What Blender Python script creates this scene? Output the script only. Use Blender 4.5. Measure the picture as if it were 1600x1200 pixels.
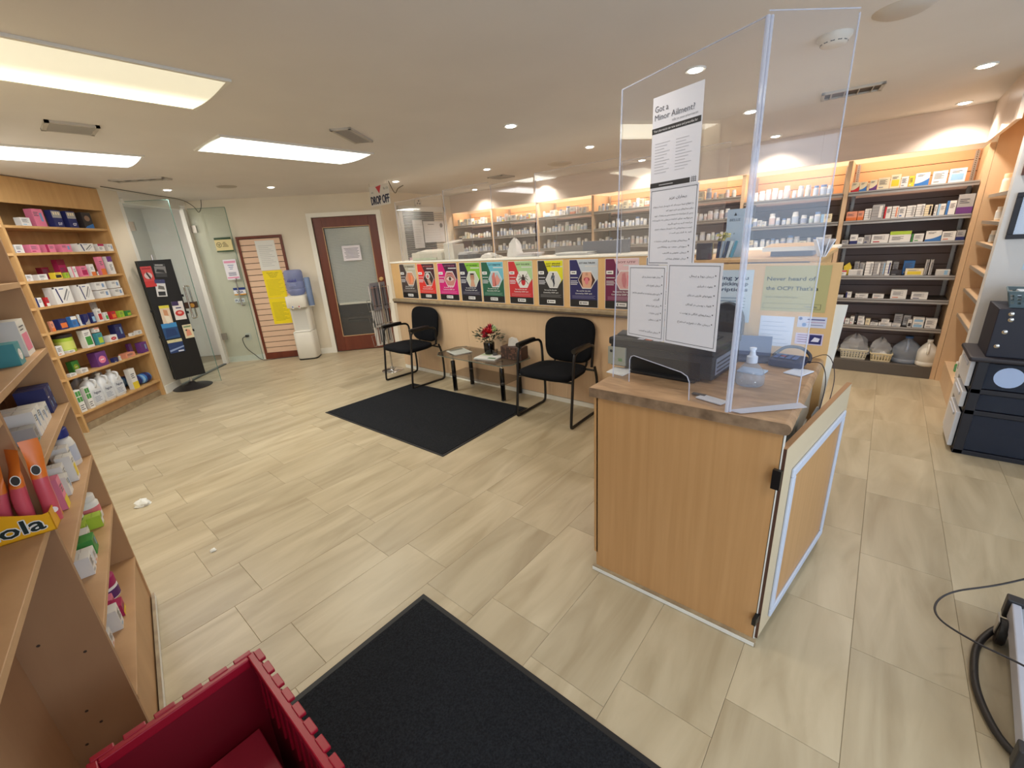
import bpy, math, random
from mathutils import Vector, Matrix
random.seed(7)
for o in list(bpy.data.objects): bpy.data.objects.remove(o)
C = bpy.context.scene.collection
PI = math.pi
def R(d): return math.radians(d)
# ---------------------------------------------------------------- camera
scn = bpy.context.scene
cam = bpy.data.cameras.new('camera'); cam.sensor_width = 36; cam.lens = 664.82/1600*36; cam.clip_start = .02
co = bpy.data.objects.new('camera', cam); C.objects.link(co); scn.camera = co
def camrot(yaw, pit, rol):
    cy, sy, cp, sp, cr, sr = math.cos(yaw), math.sin(yaw), math.cos(pit), math.sin(pit), math.cos(rol), math.sin(rol)
    f = Vector((sy*cp, cy*cp, -sp)); r = Vector((cy, -sy, 0)); d = f.cross(r)
    r2 = cr*r + sr*d; d2 = -sr*r + cr*d
    return Matrix((r2, -d2, -f)).transposed().to_4x4()
co.matrix_world = Matrix.Translation((0, 0, 1.55)) @ camrot(-.71711, .32432, .066619)
# ---------------------------------------------------------------- world, exposure, large lights
w = bpy.data.worlds.new('world'); scn.world = w; w.use_nodes = True
w.node_tree.nodes['Background'].inputs[0].default_value = (.62, .76, 1, 1)
w.node_tree.nodes['Background'].inputs[1].default_value = .6
scn.view_settings.view_transform = 'Standard'; scn.view_settings.look = 'None'
scn.view_settings.exposure = 0; scn.view_settings.gamma = 1; scn.view_settings.use_curve_mapping = False
def area(name, loc, rot, sx, sy, power, col):
    l = bpy.data.lights.new(name, 'AREA'); l.shape = 'RECTANGLE'; l.size = sx; l.size_y = sy; l.energy = power; l.color = col
    o = bpy.data.objects.new(name, l); o.location = loc; o.rotation_euler = rot; C.objects.link(o); return o
def aim(o, d): o.rotation_euler = Vector(d).to_track_quat('-Z', 'Y').to_euler()
day = area('window_daylight', (1.35, -1.49, 1.35), (0, 0, 0), 1.9, 1.7, 42, (.66, .82, 1)); aim(day, (0, 1, 0))
day2 = area('window_daylight', (2.47, 1.55, 1.30), (0, 0, 0), 2.3, 1.7, 38, (.66, .82, 1)); aim(day2, (-1, 0, 0))
# troffer panels: (centre x, centre y, light power, colour); the last is added, out of view
TROF = [(-2.83, .40, 16, (1, .93, .74), (1, .90, .62), 1.7), (-3.93, 1.90, 19, (.97, 1, .93), (.97, 1, .92), 2.6), (-4.88, .44, 19, (.98, .99, 1), (.98, .99, 1), 4.0), (.95, .10, 14, (1, .95, .84), (1, .95, .84), 2.5)]
DOWN = [(-2.31, 2.83), (-2.37, 4.10), (-3.76, 4.12), (-4.01, 5.50), (-5.23, 5.40), (-4.98, 3.70), (-5.97, 2.55), (-6.55, 1.62),
        (-.95, 2.78), (.297, 5.40), (.287, 4.20), (-1.02, 5.40), (-.96, 4.08), (-2.42, 5.42), (.28, 2.80), (-1.0, 1.40)]
CEIL = 2.37
for (x, y, p, c, e, s) in TROF: area('troffer_light', (x, y, CEIL-.03), (0, 0, 0), .5, 1.15, p, c)
for (x, y) in DOWN:
    l = bpy.data.lights.new('downlight_beam', 'SPOT'); l.energy = 40 if y > 3 else 18; l.color = (1, .91, .80); l.spot_size = R(135); l.spot_blend = .7; l.shadow_soft_size = .04
    o = bpy.data.objects.new('downlight_beam', l); o.location = (x, y, CEIL-.025); C.objects.link(o)
# warm strips hidden behind the bulkhead over the wall shelving
for i, xc in enumerate([-5.57, -4.63, -3.695, -2.745, -1.795, -.85, .08]):
    a = area('bulkhead_strip', (xc, 5.76, 2.20), (0, 0, 0), .8, .06, 5.2, (1, .74, .52)); aim(a, (0, .45, -1))
a = area('bulkhead_strip', (.70, 5.0, 2.2), (0, 0, 0), .06, 1.0, 5, (1, .72, .48)); aim(a, (.4, 0, -1))
area('corridor_light', (-7.55, .95, 2.28), (0, 0, 0), .4, .4, 15, (1, .98, .95))

# ---------------------------------------------------------------- materials
def srgb(r, g, b):
    f = lambda c: (c/255/12.92) if c/255 <= .04045 else ((c/255+.055)/1.055)**2.4
    return (f(r), f(g), f(b))
_M = {}
def mat(rgb, rough=.5, metal=0, name=None):
    key = (tuple(rgb), rough, metal)
    if key in _M: return _M[key]
    m = bpy.data.materials.new(name or 'paint_%d_%d_%d' % tuple(rgb)); m.use_nodes = True
    b = m.node_tree.nodes['Principled BSDF']
    b.inputs['Base Color'].default_value = (*srgb(*rgb), 1); b.inputs['Roughness'].default_value = rough; b.inputs['Metallic'].default_value = metal
    _M[key] = m; return m
def nodes(m): return m.node_tree.nodes, m.node_tree.links
def noisy(name, rgb1, rgb2, scale=(4, 4, 4), rough=.5, detail=4, bump=0, dist=0, p0=.3, p1=.7, nscale=1, rand=False, metal=0, spec=.5):
    m = bpy.data.materials.new(name); m.use_nodes = True; N, L = nodes(m); b = N['Principled BSDF']
    tc = N.new('ShaderNodeTexCoord'); mp = N.new('ShaderNodeMapping'); mp.inputs['Scale'].default_value = scale
    L.new(tc.outputs['Object'], mp.inputs['Vector'])
    nz = N.new('ShaderNodeTexNoise'); nz.inputs['Scale'].default_value = nscale; nz.inputs['Detail'].default_value = detail; nz.inputs['Distortion'].default_value = dist
    L.new(mp.outputs[0], nz.inputs['Vector'])
    if rand:
        oi = N.new('ShaderNodeObjectInfo'); mul = N.new('ShaderNodeVectorMath'); mul.operation = 'MULTIPLY_ADD'
        cb = N.new('ShaderNodeCombineXYZ'); L.new(oi.outputs['Random'], cb.inputs[0]); L.new(oi.outputs['Random'], cb.inputs[1])
        mul.inputs[1].default_value = (37, 91, 0); L.new(cb.outputs[0], mul.inputs[0]); L.new(mp.outputs[0], mul.inputs[2]); L.new(mul.outputs[0], nz.inputs['Vector'])
    cr = N.new('ShaderNodeValToRGB'); cr.color_ramp.elements[0].position = p0; cr.color_ramp.elements[1].position = p1
    cr.color_ramp.elements[0].color = (*srgb(*rgb1), 1); cr.color_ramp.elements[1].color = (*srgb(*rgb2), 1)
    L.new(nz.outputs['Fac'], cr.inputs[0])
    if rand:
        hs = N.new('ShaderNodeHueSaturation'); mr = N.new('ShaderNodeMapRange'); mr.inputs['To Min'].default_value = .93; mr.inputs['To Max'].default_value = 1.05
        L.new(oi.outputs['Random'], mr.inputs[0]); L.new(mr.outputs[0], hs.inputs['Value']); L.new(cr.outputs[0], hs.inputs['Color']); L.new(hs.outputs[0], b.inputs['Base Color'])
    else: L.new(cr.outputs[0], b.inputs['Base Color'])
    b.inputs['Roughness'].default_value = rough; b.inputs['Metallic'].default_value = metal; b.inputs['Specular IOR Level'].default_value = spec
    if bump:
        bp = N.new('ShaderNodeBump'); bp.inputs['Strength'].default_value = bump; bp.inputs['Distance'].default_value = .01
        L.new(nz.outputs['Fac'], bp.inputs['Height']); L.new(bp.outputs[0], b.inputs['Normal'])
    return m
def clear(name, tint=(1, 1, 1), ior=1.45, extra=0, extra_col=(.8, .85, 1), rough=.02):
    # thin clear sheet: fresnel mix of see-through and mirror, plus an even diffuse share
    m = bpy.data.materials.new(name); m.use_nodes = True; N, L = nodes(m); N.remove(N['Principled BSDF']); out = N['Material Output']
    t = N.new('ShaderNodeBsdfTransparent'); t.inputs[0].default_value = (*tint, 1)
    g = N.new('ShaderNodeBsdfGlossy'); g.inputs['Roughness'].default_value = rough
    fr = N.new('ShaderNodeFresnel'); gm = N.new('ShaderNodeNewGeometry'); ir = N.new('ShaderNodeMapRange'); L.new(gm.outputs['Backfacing'], ir.inputs[0])
    ir.inputs['To Min'].default_value = ior; ir.inputs['To Max'].default_value = 1/ior; L.new(ir.outputs[0], fr.inputs[0])   # thin sheet: same reflectance from both faces
    mx = N.new('ShaderNodeMixShader'); L.new(fr.outputs[0], mx.inputs[0]); L.new(t.outputs[0], mx.inputs[1]); L.new(g.outputs[0], mx.inputs[2])
    d = N.new('ShaderNodeBsdfDiffuse'); d.inputs[0].default_value = (*extra_col, 1)
    mx2 = N.new('ShaderNodeMixShader'); mx2.inputs[0].default_value = extra
    L.new(mx.outputs[0], mx2.inputs[1]); L.new(d.outputs[0], mx2.inputs[2]); L.new(mx2.outputs[0], out.inputs[0]); return m
def emit(name, rgb, s):
    m = bpy.data.materials.new(name); m.use_nodes = True; N, L = nodes(m); b = N['Principled BSDF']
    b.inputs['Base Color'].default_value = (.6, .6, .6, 1); b.inputs['Emission Color'].default_value = (*rgb, 1); b.inputs['Emission Strength'].default_value = s; return m
M = {}
M['tile'] = noisy('travertine_tile', (158, 142, 113), (190, 176, 148), (7.5, 1.3, 5), .38, 10, .03, .9, .25, .68, 1, True)
M['joint'] = mat((150, 136, 112), .8)
M['ceil'] = noisy('ceiling_paint', (222, 217, 212), (227, 222, 217), (2, 2, 2), .9)
M['wall'] = noisy('wall_paint', (222, 212, 192), (229, 219, 200), (2, 2, 2), .75)
M['wallc'] = noisy('corridor_paint', (224, 221, 214), (229, 226, 219), (2, 2, 2), .7)
M['wallr'] = noisy('white_wall_paint', (212, 210, 208), (220, 218, 216), (2, 2, 2), .6)
M['white'] = mat((228, 226, 218), .45); M['trim'] = mat((238, 235, 224), .45)
M['maple'] = noisy('maple_board', (196, 152, 98), (214, 172, 116), (14, 14, 1.2), .42, 5, 0, .4)
M['bay'] = noisy('bay_laminate', (212, 180, 144), (220, 190, 154), (14, 14, 1.2), .42, 4)
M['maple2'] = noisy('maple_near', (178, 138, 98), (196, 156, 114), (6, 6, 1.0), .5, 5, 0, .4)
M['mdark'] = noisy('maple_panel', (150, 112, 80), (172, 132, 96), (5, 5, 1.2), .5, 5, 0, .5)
M['cab'] = noisy('cabinet_laminate', (186, 140, 90), (196, 150, 100), (40, 40, 1.5), .38, 6, 0, .3)
M['front'] = noisy('counter_front_laminate', (216, 184, 148), (221, 190, 154), (30, 30, 1.2), .45, 4)
M['board'] = noisy('poster_board', (218, 176, 120), (224, 184, 128), (18, 18, 1.2), .42, 4)
M['soff'] = noisy('bulkhead_laminate', (218, 202, 188), (224, 208, 194), (1.5, 12, 20), .30, 4)
M['top'] = noisy('speckled_worktop', (150, 118, 88), (190, 154, 118), (9, 26, 9), .35, 8, 0, .8, .3, .7, 1)
M['topedge'] = noisy('worktop_edge', (104, 82, 62), (150, 124, 98), (22, 22, 22), .4, 8)
M['ledge'] = noisy('ledge_stone', (138, 120, 96), (170, 152, 122), (18, 18, 18), .4, 6)
M['dark'] = mat((78, 62, 50), .5)
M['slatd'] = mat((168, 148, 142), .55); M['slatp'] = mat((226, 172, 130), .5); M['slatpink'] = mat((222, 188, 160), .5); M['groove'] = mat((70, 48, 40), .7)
M['steel'] = mat((176, 170, 162), .35, .6); M['chrome'] = mat((205, 205, 205), .15, 1); M['kick'] = mat((92, 86, 80), .5)
M['rub'] = noisy('black_mat_pile', (24, 25, 28), (40, 42, 46), (160, 160, 160), .95, 3, .5, spec=.1)
M['rube'] = mat((20, 20, 22), .6)
M['fab'] = noisy('black_fabric', (16, 17, 20), (25, 26, 30), (220, 220, 220), .92, 2, .3, spec=.15)
M['blk'] = mat((20, 19, 20), .35); M['blkg'] = mat((14, 13, 15), .15)
M['brown'] = noisy('mahogany', (98, 44, 30), (116, 56, 38), (10, 10, 1.5), .35, 5)
M['acr'] = clear('acrylic_sheet', (.98, .985, .995), 1.45, .022, (.74, .8, 1)); M['acre'] = clear('acrylic_edge', (.88, .90, .97), 1.5, .42, (.80, .82, .92))  # acrylic_sheet: pale bluish diffuse share paints a daylight haze onto the sheet
M['glassn'] = clear('window_glass', (.95, .96, .96), 1.45, .02)
M['glass'] = clear('door_glass', (.93, .96, .95), 1.45, .03, (.75, .85, .82)); M['glasse'] = clear('glass_edge', (.3, .5, .45), 1.5, .5, (.2, .4, .36))
M['smoke'] = clear('smoked_glass', (.74, .72, .70), 1.5, .04, (.3, .25, .22))
M['shield'] = clear('hanging_shield', (.97, .97, .97), 1.45, .05, (.9, .85, .8))
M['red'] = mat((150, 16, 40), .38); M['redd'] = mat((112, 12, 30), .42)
M['paper'] = mat((226, 226, 230), .7); M['ink'] = mat((40, 40, 46), .7)
M['yel'] = mat((240, 214, 20), .6)

# ---------------------------------------------------------------- mesh helpers
_T = {}
FONT_AR = None
try:
    import os
    FONT_AR = bpy.data.fonts.load(os.path.join(bpy.utils.resource_path('LOCAL'), 'datafiles', 'fonts', 'NotoSansArabic-VariableFont_wdth,wght.woff2'))
except Exception: FONT_AR = None
def text_geo(s, font=None, bold=False):
    k = (s, font is not None, bold)
    if k in _T: return _T[k]
    cu = bpy.data.curves.new('t', 'FONT'); cu.body = s; cu.size = 1; cu.resolution_u = 2; cu.offset = .018 if bold else 0
    if font: cu.font = font
    o = bpy.data.objects.new('t', cu); me = o.to_mesh()
    vs = [tuple(v.co[:2]) for v in me.vertices]; fs = [tuple(p.vertices) for p in me.polygons]
    o.to_mesh_clear(); bpy.data.objects.remove(o); bpy.data.curves.remove(cu)
    xs = [v[0] for v in vs] or [0, 1]; ys = [v[1] for v in vs] or [0, 1]
    _T[k] = (vs, fs, min(xs), max(xs), min(ys), max(ys)); return _T[k]
class Fr:  # a flat frame: origin, u (right), v (up), n (towards the viewer)
    def __init__(s, o, u, v, n=None):
        s.o = Vector(o); s.u = Vector(u).normalized(); s.v = Vector(v).normalized(); s.n = Vector(n).normalized() if n else s.u.cross(s.v)
    def p(s, a, b, k=0): return tuple(s.o + s.u*a + s.v*b + s.n*k)
class MB:
    def __init__(s): s.v = []; s.f = []; s.m = []; s.mats = []
    def mi(s, m):
        if isinstance(m, str): m = M[m]
        if isinstance(m, tuple): m = mat(m)
        if m not in s.mats: s.mats.append(m)
        return s.mats.index(m)
    def add(s, vs, fs, m):
        b = len(s.v); s.v += [tuple(v) for v in vs]; i = s.mi(m)
        for f in fs: s.f.append(tuple(b+k for k in f)); s.m.append(i)
        return s
    def box(s, x0, x1, y0, y1, z0, z1, m):
        vs = [(x, y, z) for z in (z0, z1) for y in (y0, y1) for x in (x0, x1)]
        return s.add(vs, [(0, 2, 3, 1), (4, 5, 7, 6), (0, 1, 5, 4), (2, 6, 7, 3), (0, 4, 6, 2), (1, 3, 7, 5)], m)
    def obox(s, c, sz, rz, m, rx=0, ry=0):
        mt = Matrix.Translation(c) @ Matrix.Rotation(rz, 4, 'Z') @ Matrix.Rotation(ry, 4, 'Y') @ Matrix.Rotation(rx, 4, 'X')
        a, b, d = sz[0]/2, sz[1]/2, sz[2]/2
        vs = [mt @ Vector((x, y, z)) for z in (-d, d) for y in (-b, b) for x in (-a, a)]
        return s.add(vs, [(0, 2, 3, 1), (4, 5, 7, 6), (0, 1, 5, 4), (2, 6, 7, 3), (0, 4, 6, 2), (1, 3, 7, 5)], m)
    def prism(s, pts, z0, z1, m):  # polygon in xy, ccw
        n = len(pts); vs = [(x, y, z0) for x, y in pts]+[(x, y, z1) for x, y in pts]
        return s.add(vs, [tuple(range(n))[::-1], tuple(range(n, 2*n))]+[(i, (i+1) % n, n+(i+1) % n, n+i) for i in range(n)], m)
    def slab(s, fr, pts, k0, k1, m):  # polygon in frame, extruded along normal
        n = len(pts); vs = [fr.p(a, b, k0) for a, b in pts]+[fr.p(a, b, k1) for a, b in pts]
        return s.add(vs, [tuple(range(n))[::-1], tuple(range(n, 2*n))]+[(i, (i+1) % n, n+(i+1) % n, n+i) for i in range(n)], m)
    def poly(s, fr, pts, m, k=.001): return s.add([fr.p(a, b, k) for a, b in pts], [tuple(range(len(pts)))], m)
    def rect(s, fr, a0, b0, a1, b1, m, k=.001): return s.poly(fr, [(a0, b0), (a1, b0), (a1, b1), (a0, b1)], m, k)
    def disc(s, fr, a, b, r, m, k=.001, n=14, ry=None):
        ry = ry or r; return s.poly(fr, [(a+r*math.cos(2*PI*i/n), b+ry*math.sin(2*PI*i/n)) for i in range(n)], m, k)
    def text(s, fr, str_, a, b, h, m, k=.0015, align='c', wid=None, font=None, bold=False):
        vs, fs, x0, x1, y0, y1 = text_geo(str_, font, bold)
        if not fs: return s
        sc = h/.72; sx = sc
        if wid: sx = wid/max(x1-x0, 1e-6)
        off = {'c': -(x0+x1)/2, 'l': -x0, 'r': -x1}[align]
        return s.add([fr.p(a+(x+off)*sx, b+y*sc, k) for x, y in vs], fs, m)
    def lathe(s, prof, c, m, n=16, axis='z', bands=None, cap=True):
        cx, cy, cz = c; b = len(s.v); i0 = s.mi(m)
        for (r, h) in prof:
            for i in range(n):
                a = 2*PI*i/n
                if axis == 'z': s.v.append((cx+r*math.cos(a), cy+r*math.sin(a), cz+h))
                elif axis == 'x': s.v.append((cx+h, cy+r*math.cos(a), cz+r*math.sin(a)))
                else: s.v.append((cx+r*math.sin(a), cy+h, cz+r*math.cos(a)))
        for j in range(len(prof)-1):
            mi = s.mi(bands[j]) if bands and bands[j] is not None else i0
            for i in range(n):
                s.f.append((b+j*n+i, b+j*n+(i+1) % n, b+(j+1)*n+(i+1) % n, b+(j+1)*n+i)); s.m.append(mi)
        if cap:
            s.f.append(tuple(b+i for i in range(n))[::-1]); s.m.append(s.mi(bands[0]) if bands and bands[0] is not None else i0)
            s.f.append(tuple(b+(len(prof)-1)*n+i for i in range(n))); s.m.append(s.mi(bands[-1]) if bands and bands[-1] is not None else i0)
        return s
    def tube(s, pts, r, m, n=8, closed=False):
        P = [Vector(p) for p in pts]; b = len(s.v); K = len(P); i0 = s.mi(m); up = None
        for j, p in enumerate(P):
            if closed: t = (P[(j+1) % K]-P[j-1]).normalized()
            else: t = (P[min(j+1, K-1)]-P[max(j-1, 0)]).normalized()
            if up is None: up = t.orthogonal().normalized()
            up = (up - t*up.dot(t)); up = up.normalized() if up.length > 1e-6 else t.orthogonal().normalized()
            sd = t.cross(up); rr = r[j] if isinstance(r, (list, tuple)) else r
            for i in range(n):
                a = 2*PI*i/n; s.v.append(tuple(p+up*math.cos(a)*rr+sd*math.sin(a)*rr))
        for j in range(K if closed else K-1):
            k2 = (j+1) % K
            for i in range(n):
                s.f.append((b+j*n+i, b+j*n+(i+1) % n, b+k2*n+(i+1) % n, b+k2*n+i)); s.m.append(i0)
        if not closed:
            s.f.append(tuple(b+i for i in range(n))[::-1]); s.m.append(i0); s.f.append(tuple(b+(K-1)*n+i for i in range(n))); s.m.append(i0)
        return s
    def mesh(s, name, off=None, smooth=None):
        me = bpy.data.meshes.new(name); vs = s.v
        if off is not None: vs = [(off @ Vector(v)) for v in s.v]
        me.from_pydata([tuple(v) for v in vs], [], s.f)
        for m in s.mats: me.materials.append(m)
        me.polygons.foreach_set('material_index', s.m)
        if smooth:
            me.polygons.foreach_set('use_smooth', [True]*len(s.f)); me.update(); me.set_sharp_from_angle(angle=R(smooth))
        me.update(); return me
    def build(s, name, parent=None, world=False, smooth=None, bevel=0, at=None, kind=None):
        off = None; loc = None
        if parent is not None:
            if world: off = pm(parent).inverted()
        elif world or at:
            if at is None:
                xs, ys, zs = zip(*s.v); at = ((min(xs)+max(xs))/2, (min(ys)+max(ys))/2, min(zs))
            off = Matrix.Translation(-Vector(at)); loc = at
        o = bpy.data.objects.new(name, s.mesh(name, off, smooth)); C.objects.link(o)
        if parent is not None: o.parent = parent
        if loc: o.location = loc
        if bevel:
            b = o.modifiers.new('bevel', 'BEVEL'); b.width = bevel; b.segments = 2; b.limit_method = 'ANGLE'; b.angle_limit = R(50)
        if kind: o['kind'] = kind
        return o
def pm(o):
    m = Matrix.Translation(o.location) @ o.rotation_euler.to_matrix().to_4x4()
    return (pm(o.parent) @ m) if o.parent else m
def tag(o, label, cat, group=None, kind=None):
    o['label'] = label; o['category'] = cat
    if group: o['group'] = group
    if kind: o['kind'] = kind
    return o
def thing(name, label, cat, loc=(0, 0, 0), rz=0, group=None):
    o = bpy.data.objects.new(name, None); C.objects.link(o); o.location = loc; o.rotation_euler = (0, 0, rz); o.empty_display_size = .05
    return tag(o, label, cat, group)
def struct_e(name, loc=(0, 0, 0), rz=0):
    o = bpy.data.objects.new(name, None); C.objects.link(o); o.location = loc; o.rotation_euler = (0, 0, rz); o['kind'] = 'structure'; return o
def struct(name, mb, **k):
    o = mb.build(name, world=True, **k); o['kind'] = 'structure'; return o
def spline(pts, n=8):
    P = [Vector(p) for p in pts]; out = []
    for i in range(len(P)-1):
        a, b, c, d = P[max(i-1, 0)], P[i], P[i+1], P[min(i+2, len(P)-1)]
        for j in range(n):
            t = j/n; out.append(.5*((2*b)+(c-a)*t+(2*a-5*b+4*c-d)*t*t+(3*b-a-3*c+d)*t*t*t))
    return out+[P[-1]]
ORD = 'zeroth first second third fourth fifth sixth seventh eighth ninth tenth eleventh twelfth thirteenth fourteenth fifteenth sixteenth seventeenth eighteenth nineteenth twentieth twenty-first twenty-second twenty-third twenty-fourth twenty-fifth twenty-sixth'.split()
# ================================================================ STRUCTURE
YB = 5.64; K = (-7.705, 2.065); S0 = (-6.85, 1.21); P1 = (-6.645, 1.005); P2 = (-5.83, .19)
D0 = (-7.5, 2.3); DA = R(49); W0 = (-5.945, 4.09); W1 = (-6.09, 5.66)
# floor slab with single tiles laid on it
mb = MB(); mb.box(-9.2, 2.7, -1.6, 6.2, -.08, -.006, 'joint'); floor = struct('floor', mb)
def inpoly(x, y):
    P = [(-7.9, 1.9), (-6.1, 3.95), (-6.25, 5.75), (1.2, 5.75), (1.2, 4.4), (2.3, 4.4), (2.3, -1.4), (-2.6, -1.4), (-2.6, .1), (-5.6, .1), (-6.9, 1.0), (-8.2, 1.5)]
    c = False; j = len(P)-1
    for i in range(len(P)):
        if (P[i][1] > y) != (P[j][1] > y) and x < (P[j][0]-P[i][0])*(y-P[i][1])/(P[j][1]-P[i][1])+P[i][0]: c = not c
        j = i
    return c
TW, TL = .318, .64
def tile_mesh():
    g = .0005; b = .0012; m = MB(); x, y = TW/2-g, TL/2-g
    vs = [(sx*x, sy*y, -.0065) for sx, sy in ((-1, -1), (1, -1), (1, 1), (-1, 1))]+[(sx*x, sy*y, -.0006) for sx, sy in ((-1, -1), (1, -1), (1, 1), (-1, 1))]+[(sx*(x-b), sy*(y-b), 0) for sx, sy in ((-1, -1), (1, -1), (1, 1), (-1, 1))]
    fs = [(8, 9, 10, 11)]
    for i in range(4):
        j = (i+1) % 4; fs += [(i, j, 4+j, 4+i), (4+i, 4+j, 8+j, 8+i)]
    m.add(vs, fs, 'tile'); return m.mesh('floor_tile')
tm = tile_mesh(); zoff = -(-.08)
for k in range(-26, 9):
    ph = .30 if k % 2 == 0 else .424
    if k == 0: ph = .58
    for j in range(-4, 10):
        x = -.18+TW*(k+.5); y = ph+TL*(j+.5)
        if not any(inpoly(x+a, y+b) for a in (-.14, .14) for b in (-.3, .3)): continue
        o = bpy.data.objects.new('floor_tile', tm); C.objects.link(o); o.parent = floor
        o.location = (x-floor.location.x, y-floor.location.y, -floor.location.z)
# corridor floor
def wallseg(name, p0, p1, z0=0, z1=CEIL, th=.1, m='wall', side=1):
    a = Vector((*p0, 0)); b = Vector((*p1, 0)); u = (b-a).normalized(); n = Vector((-u.y, u.x, 0))*side*th
    pts = [(a.x, a.y), (b.x, b.y), (b.x+n.x, b.y+n.y), (a.x+n.x, a.y+n.y)]
    if side < 0: pts = pts[::-1]
    mb = MB(); mb.prism(pts, z0, z1, m); return struct(name, mb)
du = Vector((math.cos(DA), math.sin(DA), 0)); dn = Vector((-du.y, du.x, 0))
def dpt(u, k=0): return (D0[0]+du.x*u+dn.x*k, D0[1]+du.y*u+dn.y*k)
# diagonal wall with the door, built around the door opening
KU = -.313
mb = MB()
for (a, b, z0, z1) in ((KU-.02, 1.33, 0, CEIL), (2.28, 2.372, 0, CEIL), (1.33, 2.28, 2.06, CEIL)):
    mb.prism([dpt(a), dpt(b), dpt(b, .1), dpt(a, .1)], z0, z1, 'wall')
struct('wall_left', mb)
wallseg('wall_back_left', W0, (-6.125, 6.12))
mb = MB(); mb.box(-6.3, 1.2, 6.10, 6.2, 0, CEIL, 'wall'); struct('wall_back', mb)
def ept0(s, d=0): return (P2[0]-.7071*s-.7071*d, P2[1]+.7071*s-.7071*d)
# entrance plane: strip of wall, header over the glass doors, wall behind the left shelving
wallseg('wall_entrance', ept0(1.157), ept0(1.44), side=1, th=.30)
wallseg('wall_shelf_back', ept0(-.45, .36), ept0(1.44, .36), side=1, th=.08)
wallseg('wall_entrance_header', ept0(1.44), K, 2.30, CEIL, .08, 'white')
wallseg('wall_front_left', (-2.56, -.14), (-5.70, -.02), side=1)
wallseg('wall_front_middle', (-.40, -.50), (-2.56, -.155), side=1)
mb2 = MB(); mb2.box(-.50, .30, -1.6, -1.5, 0, CEIL, 'wallr'); mb2.box(2.4, 2.6, -1.6, -1.5, 0, CEIL, 'wallr'); mb2.box(.30, 2.4, -1.6, -1.5, 0, .42, 'wallr'); mb2.box(.30, 2.4, -1.6, -1.5, 2.25, CEIL, 'wallr')
struct('wall_front', mb2)
mb = MB(); mb.box(.30, 2.4, -1.58, -1.52, .42, .47, 'steel'); mb.box(.30, 2.4, -1.58, -1.52, 2.2, 2.25, 'steel'); mb.box(.30, .35, -1.58, -1.52, .47, 2.2, 'steel'); mb.box(2.35, 2.4, -1.58, -1.52, .47, 2.2, 'steel'); mb.box(1.33, 1.37, -1.58, -1.52, .47, 2.2, 'steel')
wn = struct('window_2', mb); MB().box(.35, 2.35, -1.555, -1.55, .47, 2.2, 'shield').build('window_pane', wn, world=True)
mb = MB(); mb.box(-.50, -.40, -1.5, -.5, 0, CEIL, 'wall'); struct('wall_front_side', mb)
mb = MB(); mb.box(2.5, 2.6, -1.5, .35, 0, CEIL, 'wallr'); mb.box(2.5, 2.6, 2.75, 4.33, 0, CEIL, 'wallr'); mb.box(2.5, 2.6, .35, 2.75, 0, .42, 'wallr'); mb.box(2.5, 2.6, .35, 2.75, 2.2, CEIL, 'wallr'); struct('wall_right_far', mb)
w3 = struct_e('window_3', (2.55, .35, .42)); 
for (y0, y1, z0, z1) in ((0, 2.4, 0, .05), (0, 2.4, 1.73, 1.78), (0, .05, .05, 1.73), (2.35, 2.4, .05, 1.73), (1.18, 1.22, .05, 1.73)): MB().box(-.03, .03, y0, y1, z0, z1, 'steel').build('window_rail', w3)
MB().box(.0, .005, .05, 2.35, .05, 1.73, 'shield').build('window_pane', w3)
mb = MB(); mb.box(.552, 2.5, 4.33, 4.43, 0, CEIL, 'wallr'); struct('wall_right', mb)
mb = MB(); mb.box(1.02, 1.10, 4.43, 6.1, 0, CEIL, 'maple'); struct('wall_right_back', mb)
mb = MB(); mb.box(-9.2, 2.7, -1.7, 6.3, CEIL, CEIL+.08, 'ceil'); struct('ceiling', mb)
# corridor beyond the glass doors
e = Vector((-.7071, .7071, 0)); o_ = Vector((-.7071, -.7071, 0))
def ept(s, d): v = Vector((*P2, 0))+e*s+o_*d; return (v.x, v.y)
wallseg('wall_corridor', ept(.9, .75), ept(4.2, 1.15), m='wallc')
wallseg('wall_corridor_end', ept(3.3, .08), ept(3.3, 1.6), m='wallc', side=-1)
wallseg('wall_corridor_side', ept(1.35, .85), ept(1.35, .08), m='wallc', side=-1)
a_, b_ = ept(1.36, .72), ept(3.3, .98)
mb = MB(); v1 = Vector((*a_, 0)); v2 = Vector((*b_, 0)); uu = (v2-v1).normalized(); nn = Vector((uu.y, -uu.x, 0))
fr = Fr(v1, uu*1, (0, 0, 1)); L_ = (v2-v1).length
wc0 = Vector((*ept(.9, .75), 0)); wc1 = Vector((*ept(4.2, 1.15), 0)); fr = Fr(wc0, wc1-wc0, (0, 0, 1)); sgn = 1
mb.slab(fr, [(.5, 0), (2.4, 0), (2.4, .10), (.5, .10)], -.012, 0.012, 'trim'); struct('baseboard_corridor', mb)
# white corridor door leaf seen dimly
mb = MB(); mb.slab(fr, [(.62, 0), (1.02, 0), (1.02, 1.95), (.62, 1.95)], -.02, .02, 'white'); mb.slab(fr, [(.66, .05), (.98, .05), (.98, 1.9), (.66, 1.9)], .02, .026, 'wallc'); struct('door_3', mb)
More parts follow.
